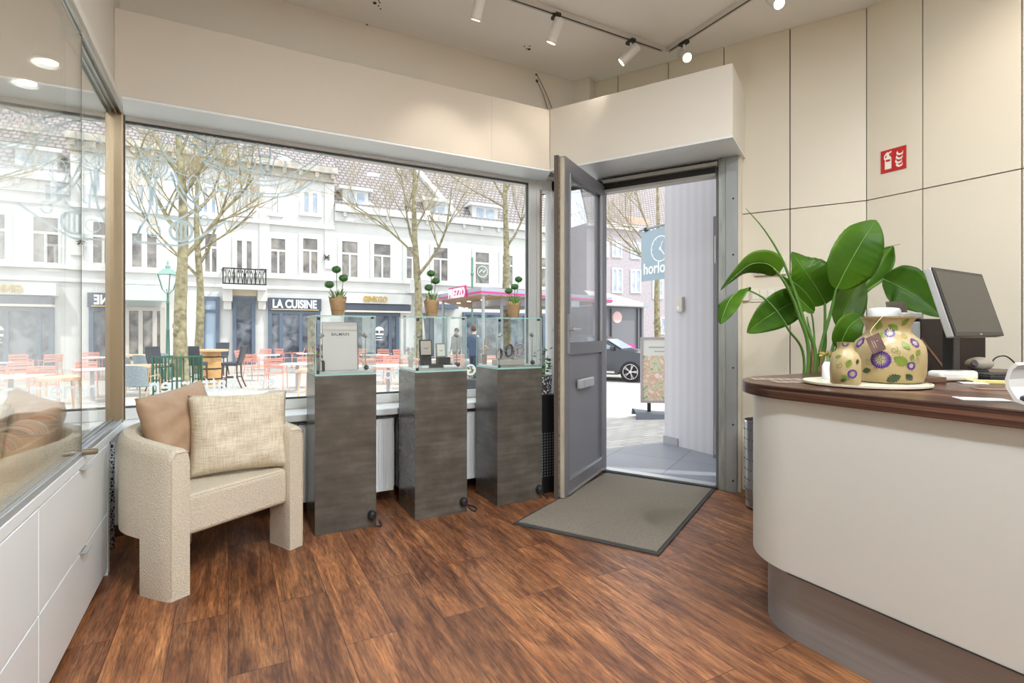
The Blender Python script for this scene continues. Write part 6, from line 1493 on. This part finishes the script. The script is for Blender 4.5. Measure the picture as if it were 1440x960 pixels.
# ---------------------------------------------------------------- seen through the door
def outside_door():
    # dark grey kiosk with circles
    Yk = 19.0; q = lambda px, py: atY(px, py, Yk)
    o = thing('dark_grey_cabin', 'dark grey cabin with pink circles seen through the doorway', 'cabin', (q(880, 466).x, Yk, GZ))
    x0, x1 = q(838, 466).x, q(905, 466).x
    MB().box(x0, x1, Yk, Yk+2.5, GZ, q(880, 432).z).build('cabin_wall', mat('cabin_grey', (.20, .205, .225), .5), o)
    m = MB(); m.box(x0, q(910, 466).x, Yk-.25, Yk+2.6, q(880, 431.5).z, q(880, 426).z); m.build('cabin_roof', mat('cabin_roof_grey', (.36, .38, .42), .5), o)
    for (px, py, r, c, nm) in ((868, 446, .27, (.80, .55, .52), 'pale_circle'), (887, 492, .30, (.82, .06, .36), 'pink_circle')):
        p = q(px, py); m = MB(Matrix.Translation((p.x, Yk-.005, p.z)) @ Matrix.Rotation(R_(90), 4, 'X')); m.lathe([(r, 0), (r, .004)], seg=28); m.build(nm, mat(nm, c, .5), o)
    m = MB()
    for px in (859, 896, 901): m.box(q(px, 466).x-.03, q(px, 466).x+.03, Yk-.1, Yk-.02, GZ, q(px, 434).z)
    m.build('post', M_ANTH, o)
    m = MB(); a = q(845, 420); p0, p1, p2 = q(853, 413), q(879, 428), q(879, 432); m.add([(a.x-1, Yk-.1, q(845, 410).z), (p0.x, Yk-.1, p0.z), (p1.x, Yk-1.2, p1.z), (p1.x, Yk-1.2, p2.z), (a.x-1, Yk-1.2, p2.z)], [(0, 1, 2, 3, 4)]); m.build('awning', mat('awning_white', (.66, .63, .60), .7), o, solid=.05)
    # car
    c = gp(885, 535); Mx = Matrix.Translation((c.x-.73, c.y+.0, GZ)) @ Matrix.Rotation(R_(-YAW-26), 4, 'Z')
    o = thing('parked_car', 'black car with silver alloy wheel parked beyond the doorway', 'car', (c.x-2, c.y, GZ))
    prof = [(-3.55, .35), (-3.62, .75), (-3.45, 1.0), (-3.2, 1.32), (-2.7, 1.45), (-1.6, 1.46), (-.95, 1.30), (-.35, 1.02), (.05, .95), (.55, .86), (.82, .70), (.88, .42), (.80, .25), (.42, .22), (.34, .40), (.22, .56), (0, .64), (-.22, .56), (-.34, .40), (-.40, .22), (-2.2, .22), (-2.26, .40), (-2.38, .56), (-2.6, .64), (-2.82, .56), (-2.94, .40), (-3.0, .22), (-3.4, .22)]
    M = Mx @ Matrix.Translation((.6, 0, 0)); cx_ = lambda x: x if x > -.4 else -.4+(x+.4)*.74
    prof = [(cx_(x), z) for x, z in prof]
    b = MB(M); n = len(prof); v = [(x, -.0+ (0 if z < .95 else .12*(z-.95)*2), z) for x, z in prof]+[(x, 1.72-(0 if z < .95 else .12*(z-.95)*2), z) for x, z in prof]
    b.add(v, [tuple(range(n)), tuple(reversed(range(n, 2*n)))]+[(i, i+n, (i+1) % n+n, (i+1) % n) for i in range(n)]); b.build('car_body', mat('car_black', (.02, .024, .032), .15, spec=.8), o, smooth=35)
    g = MB(M); g.add([(cx_(x), y, z) for x, y, z in [(-3.0, .02, 1.02), (-.52, .02, 1.02), (-1.0, .10, 1.26), (-1.62, .115, 1.39), (-2.65, .115, 1.38), (-3.0, .09, 1.25)]], [(0, 1, 2, 3, 4, 5)]); g.build('side_window', mat('car_glass', (.25, .32, .38), .08), o, solid=.02)
    g = MB(M); g.add([(-.30, .14, 1.03), (-.30, 1.58, 1.03), (-.80, 1.50, 1.32), (-.80, .22, 1.32)], [(0, 1, 2, 3)]); g.build('windscreen', mat('car_glass', (.25, .32, .38), .08), o, solid=.02)
    g = MB(M); g.box(-.62, -.5, -.12, .0, .98, 1.10); g.build('mirror', mat('car_black', (.02, .02, .03), .15), o, bevel=.02)
    g = MB(M); g.add([(.45, -.006, .66), (.80, -.006, .62), (.72, -.006, .74), (.50, -.006, .78)], [(0, 1, 2, 3)]); g.build('headlight', mat('headlight', (.7, .72, .75), .1), o, solid=.01)
    g = MB(M); g.box(-1.6, -.5, -.012, -.001, .27, .33); g.build('sill_trim', M_ALU, o)
    for x in (0, cx_(-2.6)):
        Wm = M @ Matrix.Translation((x, .0, .325)) @ Matrix.Rotation(R_(90), 4, 'X')
        t = MB(Wm); t.lathe([(.22, -.2), (.325, -.19), (.325, .0), (.30, .015), (.235, .012), (.23, -.02)], seg=32); w_ = t.build('wheel', mat('tyre', (.02, .02, .022), .8), o, smooth=40)
        t = MB(Wm)
        t.lathe([(.235, -.01), (.24, .012), (.222, .013), (.218, -.01)], seg=32, cap=False); t.lathe([(.05, -.03), (.05, .012)], seg=12)
        for k in range(5):
            for s_ in (-.13, .13):
                a = k*1.2566+s_; t.tube([(.045*math.cos(k*1.2566), .045*math.sin(k*1.2566), 0), (.225*math.cos(a), .225*math.sin(a), 0)], .014, 5)
        t.build('alloy_rim', mat('alloy', (.66, .62, .62), .3, .6), w_)
    # advertising board
    bp = gp(914, 587); M = Matrix.Translation(bp) @ Matrix.Rotation(R_(-YAW-6), 4, 'Z'); t = bp.dot(FW); h = 1.07
    s = t/740
    o = thing('pavement_sign', 'pavement advertising board in grey frame on a dark base outside the door', 'sign', bp)
    zb, zt = (587-566)*s, (587-474)*s; x0, x1 = (901-914)*s, (975-914)*s
    m = MB(M); f = .035; m.box(x0, x1, -.03, .03, zb, zb+f); m.box(x0, x1, -.03, .03, zt-f, zt); m.box(x0, x0+f, -.03, .03, zb+f, zt-f); m.box(x1-f, x1, -.03, .03, zb+f, zt-f); m.build('frame', mat('board_grey', (.42, .38, .38), .4), o)
    pm, nt, b = new_mat('poster_print'); N, L = nt.nodes, nt.links
    tc = N.new('ShaderNodeTexCoord'); ns = N.new('ShaderNodeTexNoise'); ns.inputs['Scale'].default_value = 9; ns.inputs['Detail'].default_value = 3; L.new(tc.outputs['Object'], ns.inputs['Vector'])
    col = ramp(nt, ns.outputs[0], [(.35, (.30, .42, .22)), (.45, (.72, .70, .50)), (.52, (.70, .42, .30)), (.62, (.85, .78, .66))]); L.new(col, b.inputs['Base Color'])
    m = MB(M); m.box(x0+f, x1-f, -.02, .02, zb+f, zb+(zt-zb)*.72); m.build('poster', pm, o)
    m = MB(M); m.box(x0+f, x1-f, -.02, .02, zb+(zt-zb)*.72, zt-f); m.build('poster_top', mat('poster_cream', (.78, .78, .70), .5), o)
    m = MB(M); m.box(x0+.12, x1-.12, -.024, -.021, zt-.16, zt-.14); m.box(x0+.2, x1-.2, -.024, -.021, zt-.22, zt-.205); m.build('print', mat('print_grey', (.45, .45, .42), .5), o)
    for xx in (x0+.10, x1-.15): m = MB(M); m.box(xx, xx+.05, -.02, .02, .06, zb); m.build('spring_foot', M_DARK, o)
    m = MB(M); m.grid(lambda u, v: (x0-.10+(x1-x0+.2)*u, -.28+.56*v, .005+.115*(max(0, 1-(2*v-1)**4))**.5*(1-.35*math.sin(math.pi*u))), 14, 10); m.build('water_base', mat('base_slate', (.13, .145, .17), .5), o, smooth=60)
    # banner
    Xb = 4.8; yl, yr = atX(902, 400, Xb).y, atX(958, 400, Xb).y; zt_, zb_ = atX(902, 327, Xb).z, atX(902, 396, Xb).z
    o = thing('hanging_banner', 'blue-grey clock banner hanging from a bar outside the door', 'banner', (Xb, 4.06, zt_))
    m = MB(); m.tube([(Xb, 4.05, zt_+.03), (Xb, yl+.03, zt_+.03)], .016, 8); m.build('bar', mat('bar_grey', (.25, .28, .32), .4), o)
    for y in (yl-.09, yr+.09): m = MB(); m.box(Xb-.02, Xb+.02, y-.02, y+.02, zt_+.0, zt_+.05); m.build('clip', M_DARK, o)
    m = MB(); m.box(Xb-.003, Xb+.003, yr, yl, zb_, zt_); bn = m.build('cloth', mat('banner_blue', (.34, .44, .50), .7), o)
    yc, zc_ = (yl+yr)/2, atX(930, 349, Xb).z; r = .165
    m = MB(frameM((Xb-.004, yc, zc_), (0, -1, 0), (0, 0, 1)))
    N_ = 32
    for k in range(N_):
        a0, a1 = 2*math.pi*k/N_, 2*math.pi*(k+1)/N_
        m.add([(r*math.cos(a0), r*math.sin(a0), 0), (r*math.cos(a1), r*math.sin(a1), 0), ((r-.013)*math.cos(a1), (r-.013)*math.sin(a1), 0), ((r-.013)*math.cos(a0), (r-.013)*math.sin(a0), 0)], [(3, 2, 1, 0)])
    m.tube([(0, 0, 0), (.05, .09, 0)], .008, 5); m.tube([(0, 0, 0), (.075, -.085, 0)], .009, 5); m.ball((0, 0, 0), .022, 10, 6, (1, 1, .2))
    for k in range(12): a = k*math.pi/6; m.tube([(.13*math.cos(a), .13*math.sin(a), 0), (.145*math.cos(a), .145*math.sin(a), 0)], .003, 4)
    m.build('clock_emblem', M_LETTER, bn)
    text_mesh('lettering', 'horloges', .20, M_LETTER, frameM((Xb-.005, yl-.05, zb_+.09), (0, -1, 0), (0, 0, 1)), bn, .001, width=(yl-yr)*.88, bold=.004)
outside_door()
# ---------------------------------------------------------------- people in the street
def person(px, py, rz, lab, jacket, trousers, hair, height=1.74):
    b = gp(px, py); k = height/1.74; o = thing('person', lab, 'person', b, R_(rz))
    M = Matrix.Translation(b) @ Matrix.Rotation(R_(rz), 4, 'Z') @ Matrix.Scale(k, 4)
    V = [(0, 0, .94), (0, 0, 1.10), (0, .01, 1.28), (0, .015, 1.43), (0, -.005, 1.50), (0, -.02, 1.58), (0, -.02, 1.70),
         (.09, 0, .90), (.10, -.03, .50), (.10, .02, .09), (.10, -.13, .04), (-.09, 0, .90), (-.10, .06, .50), (-.10, .12, .09), (-.10, -.03, .04),
         (.17, .01, 1.40), (.22, .03, 1.14), (.20, -.10, .92), (.20, -.16, .84), (-.17, .01, 1.40), (-.22, .02, 1.14), (-.20, -.08, .92), (-.20, -.13, .84)]
    E = [(0, 1), (1, 2), (2, 3), (3, 4), (4, 5), (5, 6), (0, 7), (7, 8), (8, 9), (9, 10), (0, 11), (11, 12), (12, 13), (13, 14), (3, 15), (15, 16), (16, 17), (17, 18), (3, 19), (19, 20), (20, 21), (21, 22)]
    Rr = [.15, .14, .16, .12, .055, .085, .08, .095, .065, .045, .035, .095, .065, .045, .035, .06, .048, .035, .03, .06, .048, .035, .03]
    me = bpy.data.meshes.new('body'); inv = parent_inv(o)
    me.from_pydata([inv @ (M @ Vector(v)) for v in V], E, []); bo = bpy.data.objects.new('body', me); COL.objects.link(bo); bo.parent = o
    sk = bo.modifiers.new('skin', 'SKIN'); sk.use_smooth_shade = True
    for i, v in enumerate(me.skin_vertices[0].data): v.radius = (Rr[i]*k*(1.0 if i > 6 or i in (4, 5, 6) else 1.12), Rr[i]*k*(1 if i > 6 or i in (4, 5, 6) else .72)); v.use_root = (i == 0)
    su = bo.modifiers.new('sub', 'SUBSURF'); su.levels = 1; su.render_levels = 2
    me.materials.append(mat('skin_tone', (.62, .42, .33), .5))
    def shell(mb, nm, col, lb=None): return mb.build(nm, mat(nm+str(px), col, .8), o, smooth=60)
    t = MB(M); t.lathe([(.185, .84), (.19, .95), (.185, 1.1), (.215, 1.28), (.225, 1.38), (.16, 1.46), (.075, 1.50)], (0, .01, 0), 18, 1, .68)
    for sx in (-1, 1): t.tube([(sx*.17, .01, 1.41), (sx*.225, .025, 1.14), (sx*.205, -.09, .93)], [.075, .062, .045], 10)
    shell(t, 'jacket', jacket)
    t = MB(M); t.lathe([(.165, .86), (.175, .80), (.15, .76)], (0, 0, 0), 16, 1, .75)
    t.tube([(.09, 0, .88), (.10, -.03, .50), (.10, .02, .08)], [.10, .08, .06], 10); t.tube([(-.09, 0, .88), (-.10, .06, .50), (-.10, .12, .08)], [.10, .08, .06], 10); shell(t, 'trousers', trousers)
    t = MB(M); t.ball((0, .005, 1.665), .105, 14, 9, (.92, 1, 1.05)); h = shell(t, 'hair', hair)
    t = MB(M); t.ball((.10, -.06, .04), .055, 10, 6, (.8, 2.2, .7)); t.ball((-.10, .05, .04), .055, 10, 6, (.8, 2.2, .7)); shell(t, 'shoes', (.03, .03, .03))
    t = MB(M)
    for sx in (-1, 1):
        y = -.19 if sx > 0 else -.15
        for q in range(4): t.tube([(sx*.20+(q-1.5)*.018, y, .84), (sx*.20+(q-1.5)*.02, y-.012, .80), (sx*.20+(q-1.5)*.018, y-.004, .765-.006*abs(q-1.5))], [.010, .009, .007], 6)
        t.tube([(sx*.175, y, .86), (sx*.165, y-.02, .82)], [.011, .008], 6)
    t.build('fingers', mat('skin_tone', (.62, .42, .33), .5), o, smooth=180)
    t = MB(M); t.tube([(0, -.105, 1.635), (0, -.118, 1.60), (0, -.10, 1.59)], [.008, .014, .008], 6); t.ball((0, -.085, 1.545), .02, 8, 5, (1.2, .5, .35)); t.ball((.033, -.095, 1.625), .010, 8, 5); t.ball((-.033, -.095, 1.625), .010, 8, 5); t.build('face_features', mat('face_dark', (.35, .18, .14), .6), o)
person(667, 539, 110, 'person in dark blue jacket standing under the kiosk canopy', (.06, .09, .15), (.03, .04, .06), (.10, .06, .04))
person(642, 525, -60, 'person with dark hair seen behind the middle glass case', (.22, .22, .24), (.05, .06, .09), (.03, .02, .02), 1.68)
b = gp(663, 572); o = thing('dark_planter_box', 'dark planter box standing outside between middle and right pedestals', 'planter', b)
M = Matrix.Translation(b) @ Matrix.Rotation(R_(-YAW), 4, 'Z')
m = MB(M); m.box(-.10, .12, -.15, .15, 0, .58); m.build('box_body', mat('planter_dark', (.045, .05, .06), .6), o, bevel=.01); m = MB(M); rnd = random.Random(2)
for k in range(40): c = Vector((rnd.uniform(-.1, .12), rnd.uniform(-.12, .12), .58+rnd.random()*.25)); m.add([c, c+Vector((.04, 0, .03)), c+Vector((.01, .01, .06))], [(0, 1, 2)])
m.build('shrub', mat('shrub_dark', (.06, .12, .07), .7), o)
# ================================================================ LETTERING AND ETCHED DRAWING ON THE SHOP WINDOW
YI = YG-.0055
def glasstext(s, px0, px1, pyb, h, nm='window_lettering', lab='', grp=None):
    xr, xl = atY(px1, pyb, YI).x, atY(px0, pyb, YI).x; z = atY((px0+px1)/2, pyb, YI).z
    o = text_mesh(nm, s, h, M_FILM, frameM((xr, YI, z), (-1, 0, 0), (0, 0, 1)), None, .0004, width=xr-xl, bold=.0022)
    tag(o, lab, 'lettering', grp)
glasstext('batterijen', 210, 332, 551, .145, lab='mirrored white word batterijen low on the shop window behind the cushions')
glasstext('en', 366, 386, 542, .10, lab='faint mirrored white letters en low on the shop window')
glasstext('hor', 530, 562, 532, .13, lab='mirrored white letters between the left and middle pedestals')
glasstext('G', 657, 669, 527, .12, lab='mirrored white letter between the middle and right pedestals')
def etch():
    m = MB(); cnt = [0]
    def line(pts, w_=.007, close=False, smooth=True):
        P = [(atY(x, y, YI).x, atY(x, y, YI).z) for x, y in pts]
        if close: P.append(P[0])
        if smooth and len(P) > 2: P = [(q.x, q.z) for q in curve([Vector((x, 0, z)) for x, z in P], 6)]
        cnt[0] += 1; yy = YI-.00003*cnt[0]; vs = []
        for i in range(len(P)):
            a, b_ = P[max(i-1, 0)], P[min(i+1, len(P)-1)]
            if close and i in (0, len(P)-1): a, b_ = P[-2], P[1]
            d = Vector((b_[1]-a[1], a[0]-b_[0]))
            if d.length < 1e-7: d = Vector((1, 0))
            d = d.normalized()*w_/2; vs += [(P[i][0]-d.x, yy, P[i][1]-d.y), (P[i][0]+d.x, yy, P[i][1]+d.y)]
        m.add(vs, [(2*i, 2*i+2, 2*i+3, 2*i+1) for i in range(len(P)-1)])
    Z = lambda x, y: (160+x/4.8, 150+y/4.8)
    L = lambda *p, **k: line([Z(*q) for q in p], **k)
    def circ(cx, cy, rx, ry, **k): line([Z(cx+rx*math.cos(t*.524), cy+ry*math.sin(t*.524)) for t in range(12)], close=True, **k)
    L((600, 350), (720, 400), (860, 470), (1000, 500), (1120, 490), (1240, 430), (1340, 370), (1435, 300)); L((620, 375), (760, 440), (880, 505), (1010, 530), (1130, 520), (1260, 460), (1360, 395), (1438, 330))
    L((700, 560), (860, 590), (1040, 608), (1180, 600), (1290, 545), (1400, 460), w_=.009); L((780, 545), (900, 570), (1060, 588), (1180, 575), (1280, 545))
    L((960, 210), (985, 330), (1000, 480), w_=.009); L((1050, 230), (1055, 330), (1040, 400), w_=.009); L((970, 250), (1050, 245), w_=.014); L((975, 330), (1060, 340), w_=.012); L((985, 380), (1050, 378))
    circ(903, 382, 52, 52, w_=.010); circ(905, 300, 30, 34); L((870, 330), (940, 420), smooth=False); circ(1120, 395, 45, 60); L((1060, 300), (1180, 340), (1300, 410)); L((1062, 280), (1150, 280), (1230, 230)); L((1000, 400), (1015, 490)); L((1025, 400), (1040, 490)); L((1045, 400), (1075, 485)); circ(1045, 435, 13, 20)
    L((740, 240), (800, 270), (880, 280), (960, 260)); L((780, 300), (840, 370), (900, 440), (985, 455)); circ(800, 438, 45, 22)
    L((590, 440), (620, 510), (700, 520), (790, 500)); L((620, 540), (700, 555), (800, 545)); L((590, 350), (640, 400), (720, 440)); circ(540, 540, 40, 75); L((480, 590), (540, 640), (600, 560)); L((500, 560), (570, 690), (600, 700))
    circ(285, 405, 80, 75, w_=.009); circ(285, 405, 58, 52); circ(290, 405, 36, 30); circ(170, 400, 12, 60)
    L((230, 460), (250, 560), (240, 700), (180, 820), (140, 910), w_=.012); L((290, 470), (275, 560), (290, 650), (300, 740), (390, 760), w_=.012); L((262, 560), (262, 640), w_=.012); L((95, 590), (150, 660), (230, 740)); L((100, 560), (130, 650), (220, 730))
    L((385, 440), (430, 560), (520, 690), (600, 760), w_=.012); L((410, 440), (480, 590), (590, 690), w_=.010); L((300, 700), (400, 640), (440, 590))
    circ(455, 840, 74, 66, w_=.016); L((425, 785), (425, 895), w_=.012); L((455, 780), (455, 895), w_=.012); L((485, 790), (485, 890), w_=.012); circ(270, 835, 45, 40); circ(610, 770, 30, 35)
    L((140, 910), (300, 925), (450, 935), (560, 890), (680, 820), (760, 770), w_=.012); L((150, 890), (180, 800), w_=.009); L((370, 740), (430, 760), (510, 720), w_=.012); L((460, 200), (500, 270), (560, 300)); L((550, 180), (640, 260), (700, 300)); L((95, 130), (200, 180), (300, 160))
    L((100, 60), (260, 110), (420, 130), (560, 120), w_=.009); L((110, 100), (240, 150), (400, 180), w_=.009); L((480, 120), (560, 210), (700, 250), (860, 230), w_=.010); L((420, 190), (520, 240), (620, 320), (760, 420), w_=.009)
    L((560, 60+60), (620, 220), (600, 330), w_=.010); L((700, 170), (690, 300), (760, 360)); L((960, 190), (1060, 195), (1180, 215), w_=.012); L((1100, 230), (1240, 300), (1330, 320)); L((130, 220), (180, 320), (150, 430)); L((340, 220), (330, 300), (400, 380), w_=.010)
    rnd = random.Random(6)
    for k in range(26):
        x, y = rnd.uniform(110, 760), rnd.uniform(150, 520); L((x, y), (x+rnd.uniform(20, 60), y+rnd.uniform(-40, 40)), (x+rnd.uniform(60, 130), y+rnd.uniform(-60, 60)), w_=.006)
    tag(m.build('etched_drawing', M_FROST), 'pale frosted line drawing in the upper left of the shop window', 'window film')
etch()
# goods in the display case on the left
def goods():
    mw = mat('crate_oak', (.58, .42, .24), .6, noise=.2, nscale=5, stretch=(1, 6, 12)); mg = mat('crate_grey', (.36, .32, .29), .6, noise=.2, nscale=6)
    z = .649
    def crate(x0, x1, y0, y1, h, m_, lab):
        o = thing('wooden_crate', lab, 'crate', ((x0+x1)/2, (y0+y1)/2, z), 0, 'wooden crates in the display case'); t = .014
        b = MB(); b.box(x0, x1, y0, y1, z, z+t); b.box(x0, x1, y0, y0+t, z+t, z+h); b.box(x0, x1, y1-t, y1, z+t, z+h); b.box(x0, x0+t, y0+t, y1-t, z+t, z+h); b.box(x1-t, x1, y0+t, y1-t, z+t, z+h); b.build('box_walls', m_, o, bevel=.002); return o
    crate(-.86, -.62, 2.34, 2.62, .10, mw, 'pale oak crate nearest the viewer in the display case'); crate(-.88, -.62, 2.68, 2.95, .10, mg, 'weathered grey crate second from the viewer in the display case'); crate(-.90, -.62, 3.01, 3.36, .11, mg, 'weathered grey crate farthest from the viewer in the display case')
    rnd = random.Random(12); ml = [mat('tan_strap', (.60, .40, .20), .5), mat('white_strap', (.72, .70, .66), .4), mat('coral_strap', (.70, .25, .16), .5), mat('sage_strap', (.40, .45, .38), .5)]
    names = ['tan', 'white', 'coral red', 'sage green']; wh = ['in the oak crate', 'in the second crate', 'in the far crate']
    spots_ = []
    for ci, (ya, yb) in enumerate(((2.385, 2.575), (2.725, 2.905), (3.06, 3.31))):
        for k in range(5):
            y = ya+(yb-ya)*k/4; c = (k+ci) % 4
            M = Matrix.Translation((-.742, y, z+.078)) @ Matrix.Rotation(R_(rnd.uniform(-12, 12)), 4, 'Z') @ Matrix.Rotation(R_(90+rnd.uniform(-14, 14)), 4, 'X')
            b = MB(M); r = .046; b.lathe([(r, -.011), (r+.007, -.009), (r+.007, .009), (r, .011), (r-.005, .006), (r-.005, -.006)], seg=28, sx=1.35)
            pos = ['nearest end', 'second place', 'middle', 'fourth place', 'far end'][k]
            tag(b.build('watch_strap_roll', ml[c], smooth=40), '%s rolled strap at the %s %s' % (names[c], pos, wh[ci]), 'strap', 'rolled straps in the crates')
goods()
